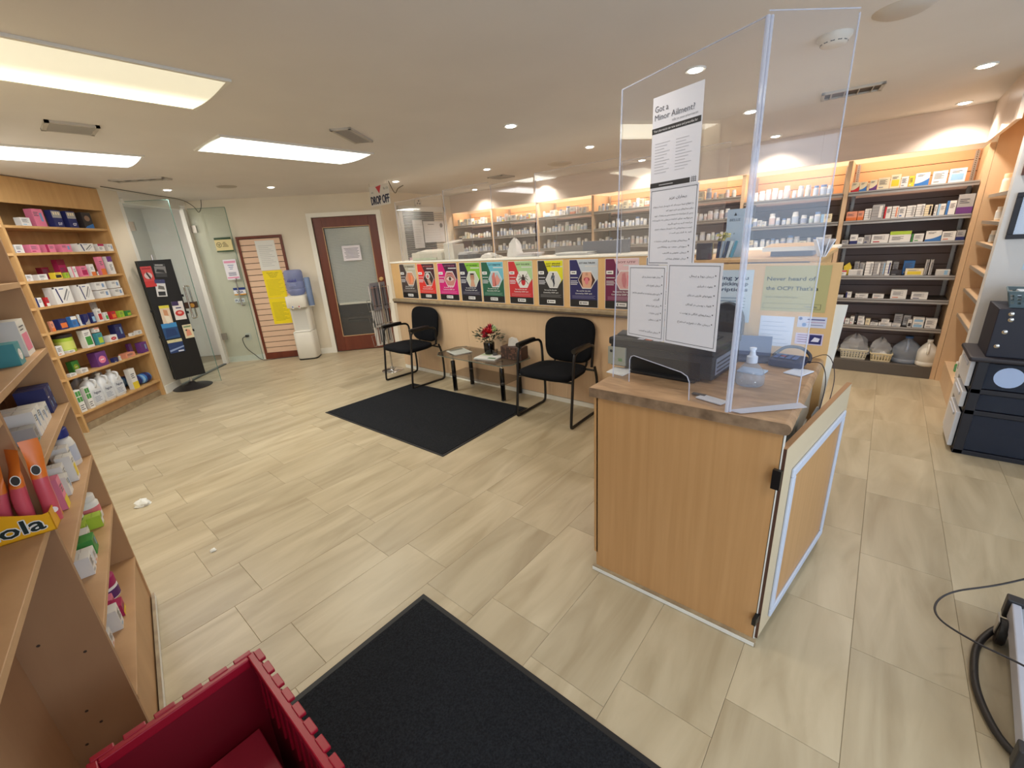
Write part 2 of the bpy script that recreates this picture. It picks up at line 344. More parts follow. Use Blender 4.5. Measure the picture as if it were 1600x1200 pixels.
# baseboards and trims
def strip(name, fr, pts, k1, m='trim'):
    mb = MB(); mb.slab(fr, pts, 0, k1, m); return struct(name, mb)
fd = Fr((*D0, 0), du, (0, 0, 1))
strip('baseboard_left', fd, [(KU, 0), (.24, 0), (.24, .09), (KU, .09)], .012); strip('baseboard_left_door', fd, [(.88, 0), (1.27, 0), (1.27, .09), (.88, .09)], .012)
fe = Fr((*P1, 0), e, (0, 0, 1), (.7071, .7071, 0))
strip('baseboard_entrance', Fr((*ept(1.16, 0), 0), e, (0, 0, 1), (.7071, .7071, 0)), [(0, 0), (.28, 0), (.28, .1), (0, .1)], .012)
# casing round the brown door
mb = MB()
mb.slab(fd, [(1.27, 0), (1.335, 0), (1.335, 2.06), (1.27, 2.12)], 0, .022, 'trim'); mb.slab(fd, [(2.275, 0), (2.345, 0), (2.345, 2.12), (2.275, 2.06)], 0, .022, 'trim'); mb.slab(fd, [(1.27, 2.12), (1.335, 2.06), (2.275, 2.06), (2.345, 2.12)][::1], 0, .022, 'trim')
struct('trim_1', mb)
# brown framed glass door with a blind behind it
door = struct_e('door_1', (*dpt(1.34, .02), .01), DA)
mb = MB(); W, Hh = .932, 2.045
mb.box(0, .13, 0, .045, 0, Hh, 'brown'); mb.box(W-.13, W, 0, .045, 0, Hh, 'brown'); mb.box(.13, W-.13, 0, .045, Hh-.14, Hh, 'brown'); mb.box(.13, W-.13, 0, .045, 0, .235, 'brown')
mb.build('door_frame', door, bevel=.003)
mb = MB(); 
for (x0, x1, z0, z1) in ((.122, .132, .235, Hh-.14), (W-.132, W-.122, .235, Hh-.14), (.122, W-.122, .232, .242), (.122, W-.122, Hh-.148, Hh-.138)): mb.box(x0, x1, -.003, .01, z0, z1, (196, 160, 120))
mb.build('glazing_bead', door)
MB().box(.13, W-.13, .02, .026, .235, Hh-.14, 'glassn').build('door_glass', door)
mb = MB(); n = 46
for i in range(n):
    z = .77+i*(1.90-.77)/n; mb.obox((W/2, .052, z), (W-.27, .025, .0016), 0, (214, 218, 214), rx=R(-66))
b = mb.build('blind_slats', door); b['kind'] = 'stuff'
MB().box(.15, W-.15, .044, .062, .735, .76, (228, 224, 210)).build('blind_rail', door)
mb = MB(); mb.lathe([(.028, 0), (.028, -.008), (.012, -.01), (.012, -.035), (.026, -.045), (.030, -.06), (.02, -.072)], (W-.065, 0, 1.10), (205, 170, 110), 16, 'y'); mb.build('door_knob', door, smooth=40)
mb = MB(); mb.box(.0, W, .30, .34, .0, .5, (58, 50, 46)); mb.box(.2, .8, .2, .3, .42, .46, (30, 30, 32)); mb.box(-.1, W+.1, .5, .52, 0, 2.1, (60, 62, 64)); mb.build('office_beyond', door)
# window with a blind in the wall behind the counter
wa = math.atan2(W1[1]-W0[1], W1[0]-W0[0]); win = struct_e('window_1', (W0[0], W0[1], 1.25), wa)
mb = MB(); x0, x1, z1 = .30, 1.40, .93
mb.box(x0, x0+.08, -.025, 0, 0, z1, 'white'); mb.box(x1-.08, x1, -.025, 0, 0, z1, 'white'); mb.box(x0, x1, -.025, 0, z1-.08, z1, 'white'); mb.box(x0-.03, x1+.03, -.06, 0, -.03, .0, 'white')
mb.build('window_frame', win, bevel=.004)
mb = MB(); mb.box(x0+.08, x1-.08, -.004, -.001, 0, z1-.08, (70, 66, 66)); mb.build('window_glass', win)
mb = MB()
for i in range(26): mb.obox(((x0+x1)/2, -.012, .02+i*.032), (x1-x0-.18, .018, .0018), 0, (186, 180, 176), rx=R(-25))
b = mb.build('blind_slats', win); b['kind'] = 'stuff'
# soffit over the wall shelving and along the right
so = struct_e('wall_bulkhead', (0, 0, 0))
for i, (a, b) in enumerate([(-6.09, -5.17), (-5.168, -4.16), (-4.158, -2.745), (-2.743, -1.80), (-1.798, -.64), (-.638, .50)]):
    MB().box(a, b, YB-.012, YB+.012, 2.075, CEIL, 'soff').build('bulkhead_panel', so)
for (a, b) in ((4.43, 5.03), (5.032, 5.626)): MB().box(.50, .524, a, b, 2.075, CEIL, 'soff').build('bulkhead_panel', so)
# double glass doors, both leaves swung into the room
def leaf(name, hinge, free, lab=None):
    h = Vector((*hinge, 0)); f = Vector((*free, 0)); L = (f-h).length; rz = math.atan2(f.y-h.y, f.x-h.x)
    d = struct_e(name, (h.x, h.y, .012), rz)
    MB().box(0, L, -.005, .005, 0, 2.25, 'glass').build('glass_leaf', d)
    mb = MB(); mb.box(L, L+.004, -.005, .005, 0, 2.25, 'glasse'); mb.box(0, L, -.005, .005, 2.25, 2.254, 'glasse'); mb.build('glass_edge', d)
    mb = MB()
    for s in (-1, 1):
        mb.tube(spline([(L-.08, s*.006, .86), (L-.08, s*.055, .87), (L-.08, s*.055, .92), (L-.08, s*.055, 1.2), (L-.08, s*.055, 1.25), (L-.08, s*.006, 1.26)], 5), .010, 'chrome', 8)
    mb.build('pull_handle', d, smooth=50)
    mb = MB()
    for z in (.36, 1.93): mb.box(-.02, .05, -.012, .012, z, z+.1, 'steel')
    mb.build('hinge', d); return d, L
dl, L1 = leaf('door_2', ept(1.47, -.0), (-6.587, 1.604)); dr, L2 = leaf('door_4', (K[0]+.03, K[1]-.0), (-7.34, 2.43))
mb = MB(); mb.box(L1-.15, L1-.02, -.03, .03, .985, 1.06, (70, 44, 28)); mb.lathe([(.026, 0), (.026, -.006), (.001, -.0061)], (L1-.06, -.031, 1.02), (190, 140, 60), 14, 'y'); mb.lathe([(.026, 0), (.026, .006), (.001, .0061)], (L1-.06, .031, 1.02), (190, 140, 60), 14, 'y'); mb.build('lock_box', dl)
mb = MB(); mb.obox((*ept(1.96, 0), 2.27), (1.0, .05, .05), R(135), 'white'); struct('trim_2', mb)
mb = MB(); mb.obox((*ept(2.6, .03), 1.13), (.06, .06, 2.26), R(135), 'white'); mb.obox((*ept(1.44, .03), 1.13), (.05, .06, 2.26), R(135), 'white'); struct('trim_3', mb)
mb = MB(); mb.obox((*ept(1.99, .02), .008), (1.1, .05, .016), R(135), (90, 96, 96)); struct('trim_4', mb)
# stickers on the right leaf (each leaf sticker is a thing taped to the glass)
fl = Fr((*dr.location[:2], 0), Vector((math.cos(dr.rotation_euler.z), math.sin(dr.rotation_euler.z), 0)), (0, 0, 1))
def sticker(name, a0, a1, b0, b1, base, fn, label, cat='sticker', fr=fl, k=.006, th=.001, group=None):
    mb = MB(); mb.slab(fr, [(a0, b0), (a1, b0), (a1, b1), (a0, b1)], k, k+th, base)
    f2 = Fr(fr.p(a0, b0, k+th), fr.u, fr.v, fr.n)
    if fn: fn(mb, f2, a1-a0, b1-b0)
    return tag(mb.build(name, world=True), label, cat, group)
def f_cam(mb, f, w, h):
    mb.rect(f, 0, h-.03, w, h, (40, 70, 40)); mb.rect(f, 0, 0, w, .02, (40, 70, 40)); mb.disc(f, .05, h*.5, .036, (40, 50, 34)); mb.disc(f, .05, h*.5, .029, (226, 210, 150), .0015)
    for i in range(3): mb.disc(f, .05+.012*math.cos(i*2.1+.5), h*.5+.012*math.sin(i*2.1+.5), .008, (40, 50, 34), .002)
    [mb.rect(f, .095+.012*(i % 2), h*(.36+.09*i), .175-.01*i, h*(.40+.09*i), (90, 70, 36)) for i in range(4)]
sticker('security_sticker', L2-.25, L2-.02, 1.66, 1.86, (222, 206, 150), f_cam, 'cream and green camera warning sticker high on the right glass door leaf')
def f_not(mb, f, w, h):
    mb.rect(f, .01, h-.05, w-.01, h-.02, (226, 150, 180)); mb.rect(f, .01, .02, w-.01, .04, (226, 150, 180))
    for i in range(3): mb.rect(f, w*(.28+.05*i), h*(.70-.09*i), w*(.74-.06*i), h*(.73-.09*i), (90, 120, 160))
    for i in range(4): mb.rect(f, w*.2, h*.2+i*.014, w*.8, h*.2+i*.014+.006, (60, 80, 120))
sticker('door_notice', L2-.21, L2-.03, 1.26, 1.55, (232, 228, 236), f_not, 'white notice with pink bands on the right glass door leaf')
def f_visa(mb, f, w, h): mb.rect(f, 0, h*.68, w, h, (40, 60, 130)); mb.rect(f, 0, 0, w, h*.16, (226, 160, 60)); mb.text(f, 'VISA', w/2, h*.26, h*.32, (30, 50, 130), bold=True)
sticker('card_sticker', L2-.17, L2-.0, 1.03, 1.14, (236, 236, 240), f_visa, 'white and blue VISA sticker by the handle of the right glass leaf')
def f_push(mb, f, w, h): mb.text(f, 'PUSH', w/2, h*.2, h*.6, (50, 70, 110), bold=True)
sticker('push_sticker', L2-.19, L2-.05, .92, .98, (214, 222, 222), f_push, 'small PUSH sticker under the VISA sticker on the glass door')
# ---- ceiling fittings
def troffer(x, y, e, s, label, grad):
    t = thing('ceiling_light', label, 'ceiling light', (x, y, CEIL), 0, 'long ceiling light panels')
    mb = MB(); a, b = .285, .615
    for (x0, x1, y0, y1) in ((-a, a, -b, -b+.02), (-a, a, b-.02, b), (-a, -a+.02, -b+.02, b-.02), (a-.02, a, -b+.02, b-.02)): mb.box(x0, x1, y0, y1, -.012, 0, 'white')
    mb.build('frame', t)
    m = emit('light_diffuser', e, s)
    if grad:
        N, L = nodes(m); tc = N.new('ShaderNodeTexCoord'); sx = N.new('ShaderNodeSeparateXYZ'); mr = N.new('ShaderNodeMapRange'); mr.interpolation_type = 'SMOOTHSTEP'
        L.new(tc.outputs['Object'], sx.inputs[0]); L.new(sx.outputs[0], mr.inputs[0]); mr.inputs['From Min'].default_value = -.22; mr.inputs['From Max'].default_value = .05
        mr.inputs['To Min'].default_value = s*1.5; mr.inputs['To Max'].default_value = s*.38; L.new(mr.outputs[0], N['Principled BSDF'].inputs['Emission Strength'])
    mb = MB(); n = 8; vs = []; 
    for i in range(n+1):
        xx = -a+.02+(2*a-.04)*i/n; z = -.010-.014*math.sin(PI*i/n); vs += [(xx, -b+.02, z), (xx, b-.02, z)]
    mb.add(vs, [(2*i, 2*i+1, 2*i+3, 2*i+2) for i in range(n)], m); mb.build('diffuser', t, smooth=40)
for (x, y, p, c, e_, s), lab, g in zip(TROF, ['yellowed fluorescent ceiling panel nearest the upper left of the room', 'pale green-white ceiling panel between the grille and the glass doors', 'brightest white ceiling panel, in front of the left maple shelves', 'added unseen ceiling panel overhead behind the photographer'], [1, 0, 0, 0]):
    troffer(x, y, e_, s, lab, g)
dmesh = None; lens = emit('lamp_lens', (1, .95, .88), 14)
NAMES = ['left of the dark ceiling vent', 'over the second shelf bay', 'beside the round ceiling register', 'against the bulkhead above the third bay', 'against the bulkhead above the first bay', 'beside the DROP OFF sign', 'above the slatted notice panel', 'above the glass entrance doors', 'straight above the clear acrylic screen', 'against the bulkhead near the right corner', 'near the right white wall', 'against the bulkhead behind the acrylic screen', 'beside the long ceiling vent on the right', 'against the bulkhead above the fifth bay', 'at the upper right edge of the photo', 'nearest the photographer overhead']
for i, (x, y) in enumerate(DOWN):
    t = thing('downlight', 'small round recessed spotlight '+NAMES[i], 'ceiling light', (x, y, CEIL), 0, 'recessed ceiling spotlights')
    if i == 0:
        a = MB().lathe([(.036, -.004), (.052, -.008), (.055, 0)], (0, 0, 0), 'white', 20).build('trim_ring', t, smooth=40); b = MB().lathe([(.001, -.010), (.034, -.010), (.036, -.004)], (0, 0, 0), lens, 16, cap=False).build('lamp', t); A, B = a.data, b.data
    else:
        for nm, me in (('trim_ring', A), ('lamp', B)):
            q = bpy.data.objects.new(nm, me); C.objects.link(q); q.parent = t
def grille(x, y, sx, sy, n, rz, label, dark=(70, 66, 62), name='ceiling_vent'):
    t = thing(name, label, 'vent', (x, y, CEIL), rz, 'ceiling vents')
    mb = MB()
    for (x0, x1, y0, y1) in ((-sx, sx, -sy, -sy+.02), (-sx, sx, sy-.02, sy), (-sx, -sx+.02, -sy, sy), (sx-.02, sx, -sy, sy)): mb.box(x0, x1, y0, y1, -.014, 0, (190, 184, 174))
    mb.build('vent_frame', t); MB().box(-sx+.02, sx-.02, -sy+.02, sy-.02, -.004, -.001, dark).build('backing', t)
    for i in range(n):
        MB().obox((-sx+.02+(2*sx-.04)*(i+.5)/n, 0, -.010), (.004, 2*sy-.04, .014), 0, (176, 170, 160), ry=R(35)).build('slat', t)
grille(-3.18, 2.03, .075, .215, 6, R(36), 'square grey louvred air grille beside the left ceiling panels')
grille(-4.10, 4.76, .13, .13, 4, 0, 'dark square ceiling vent in front of the first shelf bays')
grille(-.35, 4.12, .17, .10, 4, R(8), 'wide dark louvred vent seen through the acrylic screen')
grille(-5.85, 1.25, .26, .07, 4, R(45), 'long dim air slot above the left maple shelf corner')
grille(-3.90, .57, .12, .12, 4, 0, 'faint grey ceiling vent between the yellowed and brightest panels', (120, 118, 116))
def round_thing(name, prof, x, y, m, label, cat, extra=None):
    t = thing(name, label, cat, (x, y, CEIL)); MB().lathe(prof, (0, 0, 0), m, 24).build('housing', t, smooth=40)
    if extra: extra(t)
def sm(t):
    mb = MB()
    for i in range(12):
        a = 2*PI*i/12; mb.obox((.052*math.cos(a), .052*math.sin(a), -.032), (.016, .006, .006), a+PI/2, (60, 60, 58))
    mb.build('sounder_slots', t)
round_thing('smoke_alarm', [(.035, -.045), (.050, -.040), (.062, -.022), (.07, -.012), (.07, 0)], -.344, 2.874, (222, 214, 200), 'round white smoke alarm on the ceiling behind the acrylic screen', 'smoke alarm', sm)
round_thing('ceiling_register', [(.06, -.012), (.11, -.016), (.14, -.006), (.145, 0)], -3.08, 4.64, (196, 188, 176), 'round flush plaster-coloured ceiling register left of the acrylic screen', 'ceiling register')
round_thing('ceiling_plate', [(.05, -.02), (.08, -.016), (.10, -.006), (.11, 0)], -.10, 2.78, (200, 192, 182), 'plain round ceiling plate right of the smoke alarm', 'ceiling plate')
round_thing('ceiling_speaker', [(.06, -.008), (.10, -.008), (.11, 0)], -6.1, 2.1, (176, 168, 156), 'faint round grey ceiling speaker above the slatted notice panel', 'ceiling speaker')
# cable at the ceiling corner over the glass doors
mb = MB(); mb.tube(spline([(-6.46, 1.02, 2.365), (-7.0, 1.55, 2.36), (-7.35, 1.93, 2.35), (-7.44, 2.08, 2.28), (-7.42, 2.12, 2.20), (-7.40, 2.16, 2.26), (-7.39, 2.18, 2.36)]), .004, (60, 56, 50), 6)
tag(mb.build('ceiling_cable', world=True), 'thin dark cable looping down at the ceiling corner over the glass doors', 'cable')
# ================================================================ SHELVING AND COUNTERS
A135 = R(135)
# ---- tall maple shelving flush with the entrance wall
SW = 1.153; LZ = [1.955, 1.722, 1.478, 1.243, 1.01, .782, .562, .20]; SD = .34
sh = thing('shelving_unit', 'tall maple shelving with eight stocked shelves left of the glass doors', 'shelving', (*P2, 0), A135)
MB().box(0, .022, 0, SD, 0, 2.36, 'maple').build('side_panel', sh); MB().box(SW-.022, SW, 0, SD, 0, 2.36, 'maple').build('side_panel', sh)
MB().box(.022, SW-.022, SD-.012, SD, .02, 2.30, 'maple').build('back_panel', sh)
MB().box(0, SW, -.006, .014, 2.14, 2.36, 'maple').build('valance', sh)
for z in LZ: MB().box(.022, SW-.022, .004, SD-.013, z-.022, z, 'maple').build('shelf', sh, bevel=.0015)
MB().box(.022, SW-.022, .06, .075, 0, .178, 'maple2').build('kick_board', sh)
MB().box(.022, SW-.022, -.02+.06, .058, 0, .07, 'ledge').build('kick_trim', sh)
# its open flank, with short shelves running back to the wall
side = thing('corner_shelving', 'narrow maple corner shelves on the flank of the tall left unit', 'shelving', (*P2, 0), R(135))
for z in LZ+[2.14]: MB().prism([(-.30, .20), (0, 0), (0, .30)][::1], z-.022, z, 'maple').build('shelf', side)
MB().box(-.012, -.001, .30, .335, 0, 2.3, 'maple2').build('back_panel', side)
# ---- near gondola along the left
GU = Vector((-.9877, .1564, 0)); E0 = Vector((-2.471, .066, 0)); GA = math.atan2(GU.y, GU.x)
GL = .90; GN = 1.05; GO = E0-GU*(GL+GN)          # origin at the camera end; x runs to the far gable
gd = .172
def gon(name, x0, x1, zs, label, top, far):
    t = thing(name, label, 'shelving', tuple(GO+GU*x0), GA)
    L = x1-x0
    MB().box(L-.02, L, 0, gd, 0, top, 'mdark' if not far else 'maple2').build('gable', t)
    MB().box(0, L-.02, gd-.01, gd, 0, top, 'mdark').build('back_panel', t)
    for z in zs: MB().box(.0, L-.02, .0, gd-.01, z-.02, z, 'maple2').build('shelf', t, bevel=.0015)
    MB().box(0, L-.02, .006, .022, .0, (zs[-1]-.02) if far else .10, 'maple2').build('kick_board', t)
    mb = MB(); mb.box(0, L+.004, -.012, .0, 0, .035, 'ledge'); mb.box(0, L+.004, -.0125, -.011, .004, .03, 'white'); mb.build('base_trim', t)
    return t
g1 = gon('gondola_shelving', GN+.001, GN+GL, [1.52, 1.27, 1.043, .802, .560, .272], 'far bay of the low-lit maple shelving at the left edge, beyond the dark divider', 1.86, True)
g2 = gon('gondola_shelving', -.005, GN-.005, [1.52, 1.23, .94], 'near bay of maple shelving at the left edge holding the yellow sweet box', 1.86, False)
for (a, z) in ((.10, .33), (.085, .27), (.13, .22), (.05, .52), (.12, .60)): MB().lathe([(.004, 0), (.0041, -.0006)], (GN-.02, a, z), (60, 44, 34), 8, 'x').build('peg_hole', g2)
# ---- wall bays behind the counter
PX = [-6.075, -5.12, -4.17, -3.215, -2.27, -1.32, -.39, .545]
BN = ['first', 'second', 'third', 'fourth', 'fifth', 'sixth', 'seventh']
ZA = [1.855, 1.63, 1.40]; ZB = [1.785, 1.52, 1.297, .99, .765, .492]
for i in range(7):
    x0, x1 = PX[i], PX[i+1]; zs = ZB if i >= 5 else ZA+[1.15, .9, .6]
    where = 'leftmost' if i == 0 else ('rightmost' if i == 6 else BN[i]+' from the left')
    t = thing('wall_bay', 'dark slatwall shelf bay with steel shelves behind the counter, '+where, 'shelving', (x0, YB, 0), 0, 'pharmacy wall bays')
    W = x1-x0
    MB().box(-.018, .018, -.0, .44, 0, 2.07, 'bay').build('divider', t)
    if i == 6: MB().box(W-.018, W+.018, .0, .44, 0, 2.07, 'bay').build('divider', t)
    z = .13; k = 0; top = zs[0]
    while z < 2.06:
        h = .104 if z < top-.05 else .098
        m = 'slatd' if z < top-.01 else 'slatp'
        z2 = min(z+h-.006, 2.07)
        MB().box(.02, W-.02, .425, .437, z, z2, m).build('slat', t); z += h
    MB().box(.018, W-.018, .438, .444, .0, 2.07, 'groove').build('back_panel', t)
    for z in zs:
        s = MB(); s.box(.022, W-.022, .0, .40, z-.012, z-.004, 'kick'); s.box(.022, W-.022, -.008, 0.0, z-.034, z+.004, 'steel'); s.box(.022, W-.022, -.010, -.008, z-.016, z-.008, 'kick'); s.build('shelf', t)
    for xx in (.045, W-.045):
        s = MB(); s.box(xx-.014, xx+.014, .412, .425, .13, 2.06, 'steel')
        for j in range(16 if i == 6 else 0): s.box(xx-.003, xx+.003, .411, .4125, 1.80+j*.017, 1.808+j*.017, 'groove')
        s.build('upright', t)
    MB().box(.018, W-.018, -.005, .40, .0, .12, 'kick').build('base_deck', t, bevel=.003)
# return bay on the right wall, seen edge-on
rb = thing('return_bay', 'maple side shelving seen edge-on beyond the end of the white wall', 'shelving', (.60, 5.62, 0), R(-90))
MB().box(-.03, -.0, -.035, .42, 0, 2.36, 'bay').build('side_panel', rb); MB().box(1.16, 1.185, .0, .40, 0, 2.07, 'bay').build('side_panel', rb)
for z in (1.66, 1.455, 1.285, 1.085, .885, .66): 
    s = MB(); s.box(.01, 1.15, .0, .38, z-.014, z, 'bay'); s.box(.01, 1.15, -.006, 0, z-.022, z+.003, 'steel'); s.build('shelf', rb)
s = MB(); s.box(.0, 1.15, -.0, .39, .0, .20, 'bay'); s.build('base_deck', rb)
# ---- long poster counter
ct = thing('poster_counter', 'long pink-beige laminate counter with stone ledge along the waiting area', 'counter', (-4.78, 3.30, 0))
W = 3.95
for (a, b) in ((0, 1.30), (1.302, 2.62), (2.622, W)): MB().box(a, b, 0, .02, 0.05, .885, 'front').build('front_panel', ct)
MB().box(0, .02, .02, .6, 0.05, 1.375, 'front').build('end_panel', ct)
MB().box(.0, W, .012, .03, 0, .05, 'ledge').build('kick_board', ct); MB().box(0, W, .0, .012, 0, .045, 'trim').build('kick_trim', ct)
s = MB(); s.prism([(0, -.055), (W, -.055), (W, .02), (0, .02)], .905, .94, 'ledge'); s.box(.01, W, -.05, .0, .885, .905, 'dark'); s.build('ledge', ct, bevel=.006)
MB().box(0, W, .0, .02, .94, 1.372, 'board').build('poster_board', ct)
MB().box(-.01, W+.6, -.008, .42, 1.372, 1.388, 'trim').build('counter_top', ct, bevel=.003)
MB().box(0, W, .40, .42, 0.0, 1.372, 'front').build('back_panel', ct)
# hanging acrylic shields over it
for i, (a, b) in enumerate([(-4.66, -3.80), (-3.78, -3.10), (-3.08, -2.55), (-2.53, -1.70), (-1.68, -.9)]):
    t = thing('counter_shield', 'clear acrylic shield hanging over the poster counter, %s from left' % ORD[i+1], 'acrylic shield', (a, 3.40, 1.388), 0, 'acrylic shields over the counter')
    h = .69+.03*(i % 2)
    MB().box(.0, b-a, 0, .005, .0, h, 'shield').build('sheet', t)
    s = MB(); s.box(-.001, .002, -.0005, .0055, 0, h, 'acre'); s.box(0, b-a, -.0005, .0055, h, h+.002, 'acre'); s.build('sheet_edge', t)
# ---- raised box behind the service island, with notices on its front
hb = thing('privacy_panel', 'raised maple box at the back of the service counter with notices', 'counter', (-.83, 2.35, 0))
MB().box(0, .70, 0, .02, .0, 1.372, 'board').build('front_panel', hb); MB().box(0, .02, .02, .92, .0, 1.372, 'board').build('side_panel', hb)
MB().box(.57, .59, .10, .92, .0, 1.372, 'board').build('side_panel', hb); MB().slab(Fr((0, .030, 0), (1, 0, 0), (0, 0, 1)), [(.66, .55), (.702, .55), (.742, 1.19), (.66, 1.19)], 0, .012, 'white').build('return_panel', hb); MB().box(-.008, .61, .10, .94, 1.373, 1.388, 'board').build('top_panel', hb)
# ---- service island
si = thing('service_island', 'maple laminate service counter in the foreground with speckled top', 'counter', (-.842, 1.505, 0))
W = .685; D = .842
MB().box(0, W, 0, .018, .022, .905, 'cab').build('end_panel', si)
MB().box(-.012, .006, .0, D, .10, .905, 'cab').build('side_panel', si); MB().box(.03, .04, .018, D, .0, .10, 'dark').build('toe_kick', si)
MB().box(W-.002, W+.004, .0, .02, .0, .905, 'white').build('edge_band', si)
s = MB(); s.box(-.012, W+.012, -.016, 0.0, 0, .026, 'ledge'); s.box(-.012, W+.008, -.018, -.016, .003, .020, 'white'); s.build('base_trim', si)
# inside: white carcass, shelves and drawers seen through the gap of the open door
s = MB(); s.box(.04, W-.012, .02, .03, .03, .89, 'white'); s.box(.04, .05, .03, D-.01, .03, .89, 'white'); s.box(.05, W-.012, .03, D-.01, .03, .05, 'white'); s.box(.05, W-.012, .42, .436, .05, .89, 'white'); s.build('carcass', si)
for z in (.34, .60): MB().box(.05, W-.02, .03, .42, z, z+.014, 'white').build('inner_shelf', si)
for z in (.08, .28, .48, .68): MB().box(.10, W-.004, .44, D-.02, z, z+.17, 'white').build('drawer_front', si, bevel=.003)
# worktop with rounded nose on the staff side
prof = [(-.022, .905), (W-.02, .905)]
for i in range(9): a = -PI/2+PI*i/8; prof.append((W+.0+.020*math.cos(a)+.0, .925+.020*math.sin(a)))
prof += [(-.022, .945)]
fr = Fr((si.location.x, si.location.y-.022, 0), (1, 0, 0), (0, 0, 1))
s = MB(); y0, y1 = -.022, D+.002
n = len(prof); vs = [(x, y0, z) for x, z in prof]+[(x, y1, z) for x, z in prof]
s.add(vs, [tuple(range(n))], 'topedge'); s.add(vs, [tuple(range(n, 2*n))[::-1]], 'topedge')
for i in range(n):
    j = (i+1) % n; s.add([vs[i], vs[n+i], vs[n+j], vs[j]], [(0, 1, 2, 3)], 'top')
s.add([(-.0225, y0, .905), (-.0225, y1, .905), (-.0225, y1, .945), (-.0225, y0, .945)], [(0, 3, 2, 1)], 'topedge')
s.build('worktop', si, smooth=30)
s = MB(); s.box(.10, W+.012, y0-.001, y0+.004, .905, .944, 'topedge'); 
# cabinet door swung wide open
N0 = Vector((-.143, 1.512, 0)); N1 = Vector((-.022, 2.345, 0)); dd = N1-N0; DL = dd.length; DAng = math.atan2(dd.y, dd.x)
cd = MB(); cd.box(.0, DL, 0, .018, .03, .855, (206, 190, 158)); 
o = bpy.data.objects.new('door', None); C.objects.link(o); o.parent = si; o.location = N0-Vector(si.location); o.rotation_euler = (0, 0, DAng)
z1 = .80
s = MB(); s.box(0, DL, .0, .018, .03, z1+.045, (205, 188, 158)); s.build('door_board', o, bevel=.001)
s = MB(); s.box(-.004, 0, .0, .018, .03, z1+.045, (84, 54, 40)); s.box(0, DL, .0, .018, z1+.045, z1+.049, (176, 132, 92)); s.build('door_edge', o)
s = MB()
for (a, b, c, d) in ((.09, DL-.05, .60+.10, .735), (.09, DL-.05, .07, .105), (.09, .125, .105, .70), (DL-.085, DL-.05, .105, .70)): s.box(a, b, -.010, 0, c, d, (196, 204, 222))
s.build('door_molding', o, bevel=.004)
MB().box(.125, DL-.085, -.002, 0, .105, .70, 'cab').build('door_inlay', o)
s = MB(); s.box(-.045, -.004, .002, .016, .735, .765, 'blk'); s.box(-.05, -.035, -.006, .02, .715, .785, 'blk'); s.build('hinge', o)
MB().box(-.045, -.004, .002, .016, .12, .15, 'blk').build('hinge', o)
# ================================================================ STOCK ON THE SHELVES
def jit(c, k=6): return tuple(max(0, min(255, v+random.randint(-k, k))) for v in c)
WH = (232, 230, 226); CR = (238, 224, 190); NV = (40, 46, 104); BL = (60, 120, 190); LB = (150, 190, 222); RD = (196, 40, 48); PK = (232, 130, 160); MG = (176, 40, 90); GN_ = (70, 150, 70); LM = (170, 200, 60); YL = (232, 206, 60); OR = (226, 120, 60); PU = (110, 60, 130); GY = (168, 166, 166); DK = (50, 44, 46); TL_ = (70, 150, 160); SA = (226, 150, 120); MR = (130, 24, 50)
CN = {WH: 'white', CR: 'cream', NV: 'navy', BL: 'blue', LB: 'pale blue', RD: 'red', PK: 'pink', MG: 'magenta', GN_: 'green', LM: 'lime green', YL: 'yellow', OR: 'orange', PU: 'purple', GY: 'grey', DK: 'black', TL_: 'teal', SA: 'salmon', MR: 'maroon'}
